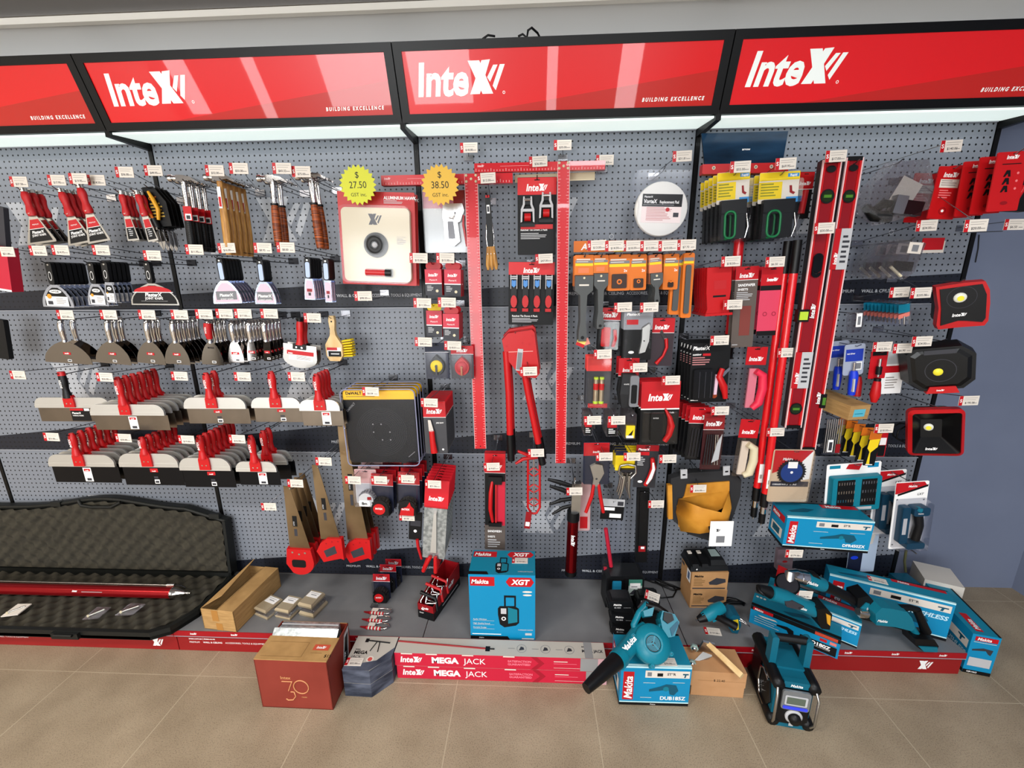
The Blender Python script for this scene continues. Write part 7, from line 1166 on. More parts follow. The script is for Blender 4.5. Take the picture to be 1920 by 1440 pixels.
# ---- carabiner knives
BRD = mat('braid_red', '#b8202a', .5)
for i, (px, py) in enumerate([(707, 1151), (704, 1165), (701, 1179)]):
    P = atz(px, py, .128); a = MB()
    for k in range(9): a.tube([(-.035 + k * .008, 0, .004), (-.029 + k * .008, 0, .004)], .0085, BRD if k % 2 == 0 else PAPER, 8)
    b = MB(); b.tube([(.03, 0, .004), (.055, .004, .004), (.070, .016, .004), (.060, .030, .004), (.02, .034, .004), (-.03, .022, .004)], [.007, .006, .0045, .004, .003, .003], CHR, 8); c = MB(); c.box(-.032, .0, .004, .026, .008, .010, PAPER); d = MB(); d.loft([[(-.035, -.006, 0), (-.035, .008, 0), (-.035, .008, .006), (-.035, -.006, .006)], [(-.07, .002, .001), (-.07, .006, .001), (-.07, .006, .004), (-.07, .002, .004)]], DRED, False)
    add('carabiner_tool', 'red and white braided carabiner tool, ' + ['rearmost of the three', 'middle of the three', 'front one of the three'][i], 'carabiner', [('braided_grip', a, None), ('hook', b, None), ('price_label', c, None), ('tip', d, None)], Tr(P) @ Rz(-4), 'braided carabiner tools on the platform')
a = MB(); a.lathe([(.022, 0), (.020, -.004), (.001, -.004)], BAG, 16); add('clear_disc', 'small clear round disc lying behind the carabiner tools', 'disc', a, Tr(atz(702, 1135, .130)) @ Rx(-90))
# ---- red display box
M = Tr(1.148, -.293, .1245) @ Rz(-18); W, D = .088, .27; a = MB()
side = [(0, 0), (D, 0), (D, .135), (D * .62, .125), (.02, .085), (0, .08)]
for x in (0, W - .003):
    a.add([(x, y, z) for y, z in side] + [(x + .003, y, z) for y, z in side], [(0, 1, 2, 3, 4, 5), (11, 10, 9, 8, 7, 6)] + [(i, (i + 1) % 6, (i + 1) % 6 + 6, i + 6) for i in range(6)], DRED)
a.box(0, W, 0, .003, 0, .08, DRED); a.box(0, W, D - .003, D, 0, .135, DRED); a.box(0, W, 0, D, 0, .003, BLK)
a.rect(0, W, 0, .044, -.0006, BLK); intex(a, W / 2, .056, .011, -.0008, WHT, 'c'); a.text('SNAP', W * .1, .028, .007, -.0008, WHT); a.push(Tr(W + .0006, 0, 0) @ Rz(90)); a.flat([(0, 0), (D, 0), (D, .045), (0, .042)], -.0002, BLK); intex(a, D * .5, .068, .022, -.0004, WHT); a.rect(D * .3, D * .9, .02, .024, -.0004, LGR); a.pop()
add('display_box', 'open red and black display box of metal hooks near the middle of the platform', 'box', a, M)
for i, (dy, dz, s) in enumerate([(.035, .075, 1.0), (.085, .085, .85), (.14, .09, .8)]):
    b = MB(); b.tube([(-.015, 0, .035), (-.03, -.015, .01), (-.02, -.03, -.025), (.03, -.03, -.035), (.055, -.01, -.01)], .005 * s, CHR, 8); b.tube([(.0, 0, .045), (-.005, -.02, .0), (.05, -.02, .01), (.05, 0, .04)], .005 * s, CHR, 8)
    g = MB(); g.tube([(-.035, 0, .045), (.045, -.012, .03), (.055, -.02, -.03)], .009 * s, BPL if i == 0 else RPL2, 8)
    add('snap_hook', ['chrome snap hook with black grip at the mouth of the red display box', 'chrome and red snap hook second in the red display box', 'chrome and red snap hook deepest in the red display box'][i], 'hook', [('loop', b, None), ('grip', g, None)], M @ Tr(W * .42, dy, dz) @ Rz(10), 'snap hooks in the display box')
# ---- blue radio carton
def radio_art(g, x, z, s, e):
    g.flat([(x - .5 * s, z), (x - .42 * s, z - .55 * s), (x - .2 * s, z - .72 * s), (x + .35 * s, z - .6 * s), (x + .5 * s, z - .45 * s), (x + .5 * s, z + .35 * s), (x + .3 * s, z + .5 * s), (x - .4 * s, z + .48 * s), (x - .5 * s, z + .35 * s)], e, BLK); g.flat([(x - .02 * s, z - .5 * s), (x + .42 * s, z - .4 * s), (x + .42 * s, z + .3 * s), (x - .02 * s, z + .42 * s)], e * 1.6, TPL); g.rect(x - .36 * s, x - .1 * s, z + .05 * s, z + .36 * s, e * 1.6, LGR); g.disc(x - .23 * s, z - .22 * s, .11 * s, e * 1.6, WHT, 12); g.disc(x - .23 * s, z - .22 * s, .06 * s, e * 2, BLK, 12)
    for q in (-.2, .28): g.flat([(x + q * s, z + .48 * s), (x + (q + .08) * s, z + .48 * s), (x + (q + .08) * s, z + 1.05 * s), (x + q * s, z + 1.05 * s)], e * 1.3, BLK)
    g.rect(x - .2 * s, x + .36 * s, z + .97 * s, z + 1.08 * s, e * 1.4, BLK)
L, D, H = .295, .17, .343; a = carton(L, D, H); g = MB(); e = -.0007
g.rect(.006, .115, H - .058, H - .012, e, RED); makita(g, .012, H - .046, .022, e * 2, WHT); g.prism([(L - .13, H - .035), (L - .115, H - .012), (L - .02, H - .012), (L - .006, H - .035), (L - .02, H - .058), (L - .115, H - .058)], e * 2, e, RED); g.text('XGT', L - .068, H - .047, .026, e * 3, WHT, 'c', b=.04, sh=.2)
g.flat([(0, 0), (.18, 0), (.17, .018), (0, .018)], e, BLK); g.text('Makita', .04, .006, .006, e * 2, WHT); g.rect(.008, .14, .026, .030, e, WHT); g.rect(L - .06, L - .005, .004, .01, e, PAPER)
for k, tx in enumerate(('Audio Wireless', 'High Quality Sound', 'Durable Design')): g.text(tx, .014, .105 - k * .022, .007, e, PAPER, b=.01); g.rect(.014, .11, .100 - k * .022, .101 - k * .022, e, PAPER)
g.text('CORDLESS RADIO', L - .01, .052, .006, e, PAPER, 'r'); g.rect(L - .045, L - .015, .026, .038, e, LGR); g.disc(L - .035, H - .085, .022, e, PAPER, 14, .005); g.disc(L - .035, H - .102, .020, e, PAPER, 14, .005); radio_art(g, .175, .135, .095, e)
t = MB(); t.push(Tr(0, 0, H + .0006) @ Rx(-90)); t.rect(.006, .115, D - .05, D - .010, -.0002, RED); makita(t, .012, D - .042, .022, -.0006, WHT); t.prism([(L - .13, D - .03), (L - .115, D - .010), (L - .02, D - .010), (L - .006, D - .03), (L - .02, D - .05), (L - .115, D - .05)], -.0006, -.0002, RED); t.text('XGT', L - .068, D - .042, .024, -.001, WHT, 'c', b=.04, sh=.2); t.flat([(0, 0), (.09, 0), (.08, .02), (0, .02)], -.0003, BLK); t.text('CORDLESS RADIO', L - .01, .02, .006, -.0003, PAPER, 'r'); radio_art(t, .145, .052, .06, -.0003)
ticket(t, .225, .095, -.002, '$749.00'); t.pop()
add('radio_carton', 'tall bright blue carton picturing a job site radio', 'carton', [('carton', a, [('front_print', g), ('top_print', t)])], Tr(1.423, -.412, .1245))
# ---- thirty years box
BRICK = noisy('brick_red_card', '#7c2c20', '#883428', 5, .6); L, D, H = .303, .20, .243; a = MB(); a.box(0, L, 0, .004, 0, H, BRICK); a.box(0, .004, 0, D, 0, H, BRICK); a.box(L - .004, L, 0, D, 0, H, BRICK); a.box(0, L, D - .004, D, 0, H, BRICK, CARD); a.box(0, L, 0, D, 0, .004, BRICK); a.box(.004, L - .004, .10, D - .004, .1, .12, CARDD)
f = MB(); f.box(0, L, 0, .115, H, H + .004, CARD); f.push(Tr(0, 0, H + .0046) @ Rx(-90)); f.rect(L * .72, L * .94, .050, .078, -.0002, mat('logo_brick', '#c05038', .5)); intex(f, L * .83, .058, .012, -.0005, WHT, 'c'); f.rect(L * .06, L * .62, .085, .0862, -.0002, CARDD); f.rect(L * .06, L * .62, .015, .0162, -.0002, CARDD); f.rect(L * .62, L * .624, .015, .086, -.0002, CARDD); f.rect(L * .72, L * .88, .036, .0375, -.0002, CARDD); f.text('$15', L * .93, .018, .014, -.0004, BLK, b=.0); f.pop()
g = MB(); g.push(Tr(0, -.0008, 0)); GOLD = mat('gold_ink', '#c88a5c', .5); g.text('Intex', L * .33, H * .62, .015, 0, GOLD, b=.02)
for pts in ([(.34, .575), (.49, .575)], [(.48, .57), (.415, .38)], ): g.tube([(L * x, -.0004, H * z) for x, z in pts], .0022, GOLD, 5)
g.tube([(L * .445, -.0004, H * .36), (L * .49, -.0004, H * .36), (L * .505, -.0004, H * .27), (L * .46, -.0004, H * .19), (L * .39, -.0004, H * .18), (L * .365, -.0004, H * .21)], .0026, GOLD, 5)
o = [(L * .60 + .031 * math.cos(k * math.pi / 12), -.0004, H * .47 + .033 * math.sin(k * math.pi / 12)) for k in range(25)]; g.tube(o, .0024, GOLD, 5, caps=False); g.text('YEARS', L * .58, H * .24, .006, 0, GOLD, b=.02); g.pop()
s = MB(); s.push(Tr(L + .0008, 0, 0) @ Rz(90)); s.flat([(.10, .04), (.16, .055), (.195, .235), (.15, .225)], -.0004, LGR); s.flat([(.11, .06), (.15, .07), (.185, .215), (.155, .208)], -.0008, BLK); s.push(Tr(.135, -.001, .09) @ Ry(-72)); s.text('INTEX', 0, 0, .014, 0, WHT, b=.02); s.pop(); s.pop()
add('anniversary_box', 'brick red carton with a gold number 30, standing on the floor', 'box', [('carton', a, [('front_print', g), ('side_sticker', s)]), ('top_flap', f, None)], Tr(.578, -.663, .0005) @ Rz(-.5))
for i, (y0, zz, w, hgt) in enumerate([(.122, .250, .285, .030), (.150, .262, .26, .012), (.170, .262, .255, .012)]):
    q = MB(); GV = noisy('galvanised', '#8e9496', '#c2c8ca', 60, .3, metal=.7); x0 = .004 if i == 0 else .022
    if i == 0: q.push(Tr(0, 0, 0) @ Rx(-50)); q.box(0, w, -.001, .001, -.12, .028, GV); q.box(0, w, -.001, .012, .026, .028, GV)
    else: q.box(0, w, 0, .012, -.14, hgt - .010, GV); q.box(0, w, -.003, 0, -.002, hgt - .008, LGR)
    add('metal_channel', ['wide galvanised strip leaning out of the brick red carton, front one', 'narrow galvanised channel in the brick red carton, middle one', 'narrow galvanised channel in the brick red carton, rear one'][i], 'metal channel', q, Tr(.578 + x0, -.663 + y0, zz - .006), 'galvanised channels in the carton')
# ---- stone print boxes
ST = noisy('stone_print', '#262c3a', '#5a6070', 9, .5, stretch=(1, 1, 3)); o = [(.905, -.603), (1.022, -.606), (1.093, -.535), (1.093, -.432), (.905, -.432)]
for k in range(2):
    a = MB(); n = 5; z0, z1 = .0005 + k * .0705, .0695 + k * .0705; a.add([(x, y, z0) for x, y in o] + [(x, y, z1) for x, y in o], [tuple(range(n))[::-1]] + [(i, (i + 1) % n, (i + 1) % n + n, i + n) for i in range(n)], ST); a.add([(x, y, z1) for x, y in o], [tuple(range(n))], mat('box_silver', '#b8b2a8', .5)); ps = [('carton', a, None)]
    if k:
        t = MB(); t.push(Tr(.905, -.606, z1 + .0008) @ Rx(-90)); t.text('MEGA', .018, .080, .016, 0, BLK, b=.04); t.text('JACK', .010, .060, .014, 0, DGR, sh=.2); t.text('intex', .018, .10, .008, 0, DGR, b=.03); t.ring(.10, .055, .010, .016, 0, PAPER, 16); t.disc(.10, .055, .010, 0, mat('seal_red', '#c85048', .5), 12)
        t.tube([(.06, -.001, .15), (.16, -.001, .14)], .003, BLK, 5); t.tube([(.10, -.001, .145), (.085, -.001, .095)], .002, BLK, 5); t.tube([(.112, -.001, .145), (.12, -.001, .092)], .002, BLK, 5); t.rect(.045, .06, .14, .16, -.001, BLK); t.flat([(.0, .0), (.115, 0), (.19, .07), (.19, .12), (.13, .05), (0, .018)], -.0002, ST); ticket(t, .038, .038, -.002, '$22.00'); t.pop(); ps[0] = ('carton', a, [('top_print', t)])
    add('jack_box', 'dark stone patterned box with a cut corner, %s of the two' % ('upper' if k else 'lower'), 'box', ps, None, 'stone patterned boxes')
# ---- long crimson boxes
CR = mat('crimson_box', '#c01c38', .45); CRD = mat('crimson_dark', '#a0142a', .45)
for k in range(2):
    L, D, H = .925, .083, .068; a = MB(); a.box(0, L, 0, D, 0, H, CR, mat('box_silver', '#b8b2a8', .5)); g = MB(); e = -.0006; intex(g, .028, .02, .030, e, WHT); g.text('MEGA', .165, .02, .030, e, WHT, b=.05, w=1.05); g.text('JACK', .305, .02, .030, e, WHT, w=1.0); g.text('SATISFACTION', .50, .036, .011, e, mat('pale_crimson', '#f07a8c', .5), b=.03); g.text('GUARANTEED', .50, .020, .011, e, mat('pale_crimson', '#f07a8c', .5), b=.03)
    g.flat([(.60, 0), (.625, 0), (.66, .034), (.625, H), (.60, H), (.635, .034)], e * .8, CRD); g.rect(.70, .76, .044, .048, e, PAPER); g.rect(.70, .80, .034, .036, e, mat('pale_crimson', '#f07a8c', .5)); g.rect(.70, .84, .012, .0135, e, PAPER); g.rect(.835 + k * -.02, .90 - k * .01, 0, H, e * 1.5, mat('grey_tape', '#8c8c8c', .3)); g.rect(.90 - k * .01, L, 0, H, e * 1.5, mat('worn_rose', '#c89aa0', .5))
    for x in (.03, .14, .3, .48): g.rect(x, x + .05, H - .006, H, e * 1.4, PAPER)
    t = MB(); t.push(Tr(0, 0, H + .0006) @ Rx(-90))
    if k:
        t.tube([(.0, -.001, .060), (.40, -.001, .034)], .004, DRED, 5); t.rect(.40, .42, .02, .046, -.001, BLK); t.tube([(.42, -.001, .033), (.44, -.001, .033)], .003, BLK, 5)
        for x in (.56, .665, .77): t.ring(x, .04, .020, .0215, -.0003, GRY, 18); t.flat([(x - .012, .03), (x + .012, .034), (x + .008, .046), (x - .004, .05)], -.0005, DGR)
        for x in (.50, .605, .71): t.rect(x, x + .03, .038, .040, -.0003, GRY)
        t.text('intex', .825, .055, .008, -.0004, DGR, b=.03); t.text('MEGA JACK', .825, .030, .014, -.0004, DGR, b=.03, w=.9); t.rect(.835, .87, 0, D, -.0006, mat('grey_tape', '#8c8c8c', .3))
    t.pop(); add('long_carton', 'long crimson carton with white lettering, %s of the two' % ('upper' if k else 'lower'), 'carton', [('carton', a, [('front_print', g), ('top_print', t)])], Tr(1.098 + .006 * (1 - k), -.512, .0005 + k * .0690), 'long crimson cartons')
# ---- blower carton and blower
M = Tr(2.066, -.598, .0005) @ Rz(.3); L, D, H = .283, .165, .198
mkbox('teal floor carton carrying the blue leaf blower', M, L, D, H, 'DUB185Z', topdec=False)
k = MB(); k.push(Tr(.19, .022, H + .001) @ Rx(-90)); ticket(k, 0, 0, 0, '$70.00', red=PAPER); k.pop(); add('price_ticket', 'loose price ticket lying on the front edge of the blower carton', 'ticket', k, M)
BM = Tr(atz(1222, 1207, .286)) @ Rx(-48); BI = BM.inverted()
def BP(x, y, off):
    c = BI @ CAM; r = BI.to_3x3() @ ray(x, y); return c + r * ((off - c.y) / r.y)
def F(*pts): return [(BP(x, y, 0).x, BP(x, y, 0).z) for x, y in pts]
def B3(*pts): return [tuple(BP(x, y, .50 - dd)) for x, y, dd in pts]
TB = mat('blower_teal', '#0a7488', .35)
a = MB(); R = .073; a.lathe([(.001, .055), (R * .92, .055), (R, .035), (R, -.005), (R * .93, -.022), (R * .55, -.028), (R * .42, -.034), (R * .40, -.026)], TB, 30, caps=False); a.lathe([(R * .40, -.024), (.001, -.024)], BPL, 24, caps=False)
for q in range(5): r_ = R * (.36 - q * .065); a.ring(0, 0, r_ - .003, r_, -.0262, TB, 20) if r_ > .01 else None
for an in (20, 140, 260): a.push(Ry(an)); a.box(-.003, .003, -.027, -.024, 0, R * .38, TB); a.pop()
for an in (60, 150, 250, 330): a.lathe  # screw bosses
for an in (55, 160, 262, 335):
    x, z = R * 1.05 * math.cos(math.radians(an)), R * 1.05 * math.sin(math.radians(an)); a.push(Tr(x, 0, z)); a.lathe([(.009, .03), (.009, -.014), (.004, -.014), (.004, -.010)], TB, 10); a.pop()
nz = MB(); pts = B3((1212, 1176, .462), (1196, 1192, .465), (1178, 1214, .49), (1160, 1236, .53)); nz.tube(pts, [.026, .037, .034, .032], TB, 18); nz.tube(B3((1165, 1230, .52), (1157, 1239, .535)), .037, TB, 18)
A3 = Vector(B3((1172, 1224, .54))[0]); nz.push(Tr(A3.x, A3.y - .002, A3.z) @ Ry(-42) @ Rx(-6)); makita(nz, 0, 0, .020, 0, WHT); nz.pop()
tip = MB(); tip.tube(B3((1159, 1236, .53), (1130, 1262, .585), (1099, 1291, .62)), [.033, .027, .0195], BPL, 18)
hn = MB(); hn.tube(B3((1193, 1196, .47), (1188, 1172, .47), (1198, 1150, .47), (1215, 1132, .47)), [.013, .013, .014, .015], TB, 10); hn.tube(B3((1210, 1134, .47), (1232, 1140, .47), (1250, 1152, .47)), [.016, .017, .016], BPL, 10)
hn.tube(B3((1200, 1143, .455), (1208, 1131, .455), (1225, 1133, .455)), .014, DGR, 8)
bt = MB(); q = F((1238, 1145), (1262, 1152), (1271, 1168), (1262, 1195), (1250, 1198), (1238, 1180), (1234, 1160)); bt.prism(q, -.03, .045, TB, sc=.95); bt.prism(F((1240, 1148), (1256, 1152), (1260, 1165), (1248, 1172), (1238, 1164)), -.04, -.0, BPL, sc=.9); bt.prism(F((1252, 1180), (1266, 1166), (1268, 1172), (1256, 1194)), -.034, -.02, DTEAL)
tr = MB(); tr.prism(F((1203, 1146), (1226, 1138), (1222, 1156), (1206, 1158)), -.018, .018, TB, sc=.9)
add('leaf_blower', 'teal cordless leaf blower with black nozzle lying on its carton', 'leaf blower', [('fan_housing', a, None), ('outlet_pipe', nz, None), ('nozzle', tip, None), ('handle', hn, [('trigger_housing', tr)]), ('battery_mount', bt, None)], BM)
# ---- brown boxes with sander
for k, (h0, h1, sx) in enumerate([(0, .052, 0), (.052, .128, -.008)]):
    a = MB(); KR = noisy('kraft_pink', '#b08258', '#bc8e64', 8, .7); W_ = .215 + (.01 if k else -.0); a.box(0, W_, 0, .12, .0005, h1 - h0, KR); g = MB()
    if k: g.text('$ 22.40', W_ * .42, .028, .011, -.0006, BLK); g.box(.03, W_ * .99, -.0005, .0, .030, .0305, CARDD)
    ps = [('carton', a, [('handwriting', g)])] if k else [('carton', a, None)]; add('kraft_box', 'plain kraft box on the floor, ' + ('upper one with handwritten price' if k else 'lower one'), 'box', ps, Tr(2.378 + sx, -.545 - .002 * k, h0 + .0005 * (k + 1)) @ Rz(-2), 'kraft boxes on the floor')
O = atz(1345, 1225, .135); hd_ = MB(); WD = mat('beech', '#d0a468', .45)
hd_.tube(P3(O, (1328, 1208, .45), (1360, 1238, .52), (1391, 1268, .585)), [.014, .0155, .0155], LWOOD, 4, sm=False)
pl = MB(); pl.loft([P3(O, (1305, 1222, .45), (1318, 1200, .45), (1340, 1205, .45), (1345, 1222, .45)), P3(O, (1306, 1226, .455), (1319, 1204, .455), (1341, 1209, .455), (1346, 1226, .455))], STL, False); pl.loft([P3(O, (1300, 1240, .50), (1318, 1222, .47), (1335, 1228, .48), (1312, 1246, .50)), P3(O, (1300, 1243, .505), (1318, 1225, .475), (1335, 1231, .485), (1312, 1249, .505))], STL, False)
bo = MB()
for (x, y, dd) in ((1302, 1215, .47), (1298, 1244, .51)):
    q = Vector(P3(O, (x, y, dd))[0]); bo.push(Tr(q) @ Rz(-20)); bo.lathe([(.017, .006), (.017, -.002)], mat('mint_plate', '#98b0a8', .3, .3), 6); bo.lathe([(.010, -.002), (.010, -.009), (.003, -.010)], CHR, 8); bo.pop()
add('float_handle', 'wooden handle fixed to bolted steel plates, lying on the kraft boxes', 'handle', [('wooden_handle', hd_, None), ('steel_plates', pl, None), ('bolts', bo, None)], Tr(O))
# ---- batteries, charger
BB = mat('battery_black', '#101113', .4)
def battery(lab, x, y, z, rz=0, back=False):
    a = MB(); a.rp(-.055, .055, 0, .048, 0, .075, .012, BB, k=3); a.box(-.04, .04, .015, .07, .046, .056, BB); a.box(-.058, .058, .01, .06, .004, .020, BB); k = MB(); k.text('Makita', -.035, .028, .010, -.0006, WHT, b=.03, sh=.2); k.text('BL1850', -.03, .014, .007, -.0006, LGR, b=.02); k.rect(.012, .045, .016, .017, -.0006, LGR)
    add('tool_battery', lab, 'battery', [('body', a, [('lettering', k)])], Tr(x, y, z) @ Rz(rz), 'black tool batteries')
battery('black slide battery at the bottom of the left stack behind the blower', 2.125, -.372, .1245, -4); battery('black slide battery in the middle of the left stack', 2.122, -.362, .1830, -2); battery('black slide battery on top of the left stack', 2.112, -.352, .2415, 2)
battery('black slide battery behind the blower handle, lower', 2.262, -.372, .1245, 3); battery('black slide battery standing right of the charger', 2.265, -.27, .1245, 4); battery('black slide battery on top of the one right of the charger', 2.262, -.262, .1830, -3)
M = Tr(2.068, -.205, .1245) @ Rz(2); a = MB(); a.prism([(0, 0), (.195, 0), (.19, .17), (.17, .185), (.02, .185), (0, .17)], 0, .10, BB, sc=.97); a.box(.022, .10, -.004, 0, .07, .165, BPL); a.rp(.03, .075, .10, .16, -.006, -.003, .004, mat('slot_teal', '#1e7ca0', .35), k=2); a.box(.012, .028, -.012, 0, .03, .17, BPL); a.box(.09, .104, -.012, 0, .03, .17, BPL); a.rect(.035, .085, .03, .055, -.0045, GRY)
k = MB(); k.rect(.112, .178, .075, .165, -.0012, mat('leaf_green', '#b8c4bc', .5)); k.rect(.112, .178, .13, .165, -.0015, mat('green_print', '#3a7a6a', .5)); k.rect(.118, .17, .115, .145, -.002, WHT); k.rect(.125, .155, .122, .127, -.0024, GRY); k.flat([(.115, .08), (.15, .078), (.172, .10), (.14, .11)], -.002, DGR)
add('battery_charger', 'black battery charger with a teal slot standing near the middle upright', 'charger', [('body', a, [('leaflet', k)])], M)
cb = MB(); V = [atz(x, y, .131) for x, y in ((1205, 1085), (1225, 1092), (1245, 1096), (1262, 1100), (1268, 1108), (1262, 1119), (1240, 1121), (1222, 1112), (1208, 1105))]; cb.tube(V, .0035, BPL, 6); V = [atz(x, y, .137) for x, y in ((1225, 1082), (1240, 1090), (1262, 1098), (1276, 1104), (1262, 1106), (1242, 1098), (1228, 1090))]; cb.tube([V[0]] + V[1:], .005, BPL, 6)
add('charger_cable', 'black charger cable looped on the platform beside the middle upright', 'cable', cb)
k = MB(); ticket(k, 0, 0, 0, '$199.00'); P = at(1223, 1118, .30); add('price_ticket', 'price ticket standing tilted behind the blower handle', 'ticket', k, Tr(P) @ Ry(22) @ Rx(-35))
# charger cartons
KB = noisy('kraft_box', '#a87c50', '#b68a5c', 8, .7)
for k_ in range(2):
    L, D, H = .178, .125, .102; a = MB(); a.box(0, L, 0, D, 0, H, KB); g = MB(); g.text('Makita', .012, H - .028, .012, -.0006, BLK, b=.04, sh=.2); g.rect(.008, L - .01, .008, .014, -.0006, DGR); g.lines(.012, .07, .022, H - .036, 5, -.0006, CARDD); g.flat([(.085, .045), (.12, .070), (.165, .064), (.168, .045), (.125, .030), (.09, .032)], -.0006, DGR)
    s = MB(); s.push(Tr(-.0006, 0, 0) @ Rz(-90)); s.rect(-.055, -.012, .03, .09, -.0002, WHT); s.rect(-.045, -.022, .04, .08, -.0005, mat('label_slate', '#5a6a8a', .5)); s.rect(-.12, -.09, .07, .085, -.0002, DGR); s.pop()
    ps = [('carton', a, [('front_print', g)] + ([('side_label', s)] if k_ else []))]; add('charger_carton', 'brown charger carton with black print, %s of the two' % ('upper' if k_ else 'lower'), 'carton', ps, Tr(2.490 - .004 * k_, -.19, .1245 + k_ * .1025) @ Rz(2), 'brown charger cartons')
M = Tr(2.478, -.188, .3305) @ Rz(4); a = MB(); a.loft([[(0, 0, 0), (.19, 0, 0), (.185, .13, 0), (.005, .13, 0)], [(.005, .01, .022), (.185, .01, .022), (.175, .12, .04), (.015, .12, .04)]], BB, False)
for x in (.008, .055): a.loft([[(x, .0, .02), (x + .036, .0, .02), (x + .034, .11, .036), (x + .002, .11, .036)], [(x + .004, .01, .034), (x + .032, .01, .034), (x + .03, .10, .052), (x + .006, .10, .052)]], BPL, False); a.box(x + .008, x + .026, .072, .09, .048, .0535, PAPER)
a.loft([[(.105, .012, .022), (.182, .012, .022), (.172, .118, .038), (.11, .118, .038)], [(.11, .03, .040), (.178, .03, .040), (.168, .11, .055), (.115, .11, .055)]], BB, False); a.add([(.122, .05, .0462), (.168, .05, .0462), (.162, .095, .0548), (.124, .095, .0548)], [(0, 1, 2, 3)], mat('label_grey_teal', '#8a9a98', .4)); a.disc(.03, .012, .004, -.0005, WHT, 8)
add('dual_charger', 'black dual port battery charger on top of the brown charger cartons', 'charger', a, M)
# ---- impact driver
O = atz(1345, 1170, .16); a = MB(); a.tube(P3(O, (1311, 1160, 0.350), (1318, 1157, 0.350), (1324, 1155, 0.350), (1340, 1145, 0.330), (1353, 1138, 0.310)), [.012, .020, .026, .030, .026], TPL, 14); n_ = MB(); n_.tube(P3(O, (1309, 1162, 0.355), (1322, 1156, 0.350)), [.013, .024], BPL, 14); n_.tube(P3(O, (1306, 1163, 0.360), (1312, 1160, 0.350)), .007, CHR, 10)
b = MB(); b.tube(P3(O, (1338, 1150, 0.340), (1352, 1160, 0.350), (1366, 1167, 0.360), (1380, 1175, 0.370)), [.024, .017, .016, .018], BPL, 12); c = MB(); q = PXF(O, .38)((1371, 1172), (1382, 1163), (1394, 1166), (1397, 1184), (1390, 1200), (1378, 1198), (1371, 1186)); c.prism(q, -.02, .045, DTEAL, sc=.96); y_ = MB(); y_.prism(PXF(O, .38)((1380, 1174), (1390, 1172), (1391, 1190), (1381, 1192)), -.024, -.0195, YEL); cl = MB(); cl.tube(P3(O, (1386, 1163, 0.410), (1396, 1168, 0.420), (1406, 1175, 0.430), (1403, 1170, 0.430), (1388, 1160, 0.410)), .002, CHR, 5)
t_ = MB(); t_.prism(PXF(O, .35)((1330, 1150), (1344, 1146), (1348, 1160), (1336, 1166)), -.03, -.0, TPL, sc=.9)
add('impact_driver', 'teal and black cordless impact driver lying in front of the charger cartons', 'impact driver', [('motor_body', a, [('top_cover', t_)]), ('nose', n_, None), ('grip', b, None), ('battery_foot', c, [('yellow_contact', y_)]), ('belt_clip', cl, None)], Tr(O))
k = MB(); ticket(k, 0, 0, 0, '$159.00'); add('price_ticket', 'price ticket lying flat below the impact driver', 'ticket', k, Tr(atz(1336, 1184, .128)) @ Rz(-6) @ Rx(-84))
cb = MB(); cb.tube([atz(x, y, .145 + (i % 2) * .012) for i, (x, y) in enumerate(((1338, 1135), (1350, 1126), (1366, 1122), (1380, 1125), (1396, 1133), (1388, 1130), (1370, 1130), (1354, 1134), (1366, 1127), (1384, 1127)))], [.006, .008, .009, .009, .010, .009, .008, .008, .007, .006], BPL, 7); add('bundled_cable', 'bundled black cable with plug behind the impact driver', 'cable', cb)
# ---- teal cartons on the right
def along(p0, p1): v = Vector(p1) - Vector(p0); return math.degrees(math.atan2(v.y, v.x)), v.length
p0, p1 = atz(1404, 1166, .1245), atz(1570, 1236, .1245); an, L = along(p0, p1)
M = Tr(p0.x, p0.y, .1245) @ Rz(an); D, H = .10, .098; a = carton(L, D, H); g = MB(); e = -.0006; g.rect(0, L, H * .78, H, e, BLK); g.rect(.01, .09, H * .80, H * .96, e * 2, RED); makita(g, .016, H * .82, .010, e * 3, WHT); g.rect(L - .09, L - .01, H * .80, H * .96, e * 2, mat('brick_band', '#b8402a', .5)); g.box(L - .14, L - .008, e * 2, e, H * .05, H * .50, BLK); g.text('DCO180Z', L - .134, H * .28, .017, e * 4, WHT, b=.04); g.rect(L - .13, L - .03, H * .22, H * .23, e * 4, WHT)
g.rect(L - .07, L - .045, H * .58, H * .72, e * 2, RED); g.rect(L - .035, L - .012, H * .58, H * .72, e * 2, mat('rose_chip', '#e07a70', .5)); g.prism([(L - .23, H * .5), (L - .19, H * .58), (L - .165, H * .5), (L - .16, H * .2), (L - .175, H * .15), (L - .19, H * .4), (L - .23, H * .42)], e * 2, e, BLK); g.rect(.02, .12, H * .2, H * .22, e, PAPER); g.rect(.02, .10, H * .32, H * .34, e, PAPER); g.rect(.02, .11, H * .44, H * .46, e, PAPER); g.flat([(.03, H * .6), (.10, H * .66), (.11, H * .60), (.05, H * .54)], e, PAPER)
t = MB(); t.push(Tr(0, 0, H + .0006) @ Rx(-90)); t.rect(0, L, 0, D * .2, -.0002, BLK)
for x in (.015, .03, .045): t.disc(x, D * .75, .006, -.0003, PAPER, 10)
t.flat([(.12, D * .4), (.20, D * .7), (.23, D * .6), (.16, D * .3)], -.0003, DTEAL); t.pop()
add('tool_carton', 'teal carton jutting over the platform edge behind the radio', 'carton', [('carton', a, [('front_print', g), ('top_print', t)])], M); DCO = M
p0, p1 = atz(1500, 1172, .1245), atz(1606, 1216, .1245); an, L = along(p0, p1); L = .36; u = (p1 - p0).normalized(); M = Tr(p1.x - u.x * L, p1.y - u.y * L, .1245) @ Rz(an); mkbox('teal carton lettered brushless, between the jutting carton and the reciprocating saw', M, L, .11, .125, 'BL', logo_v=False, brush=True); C2 = M
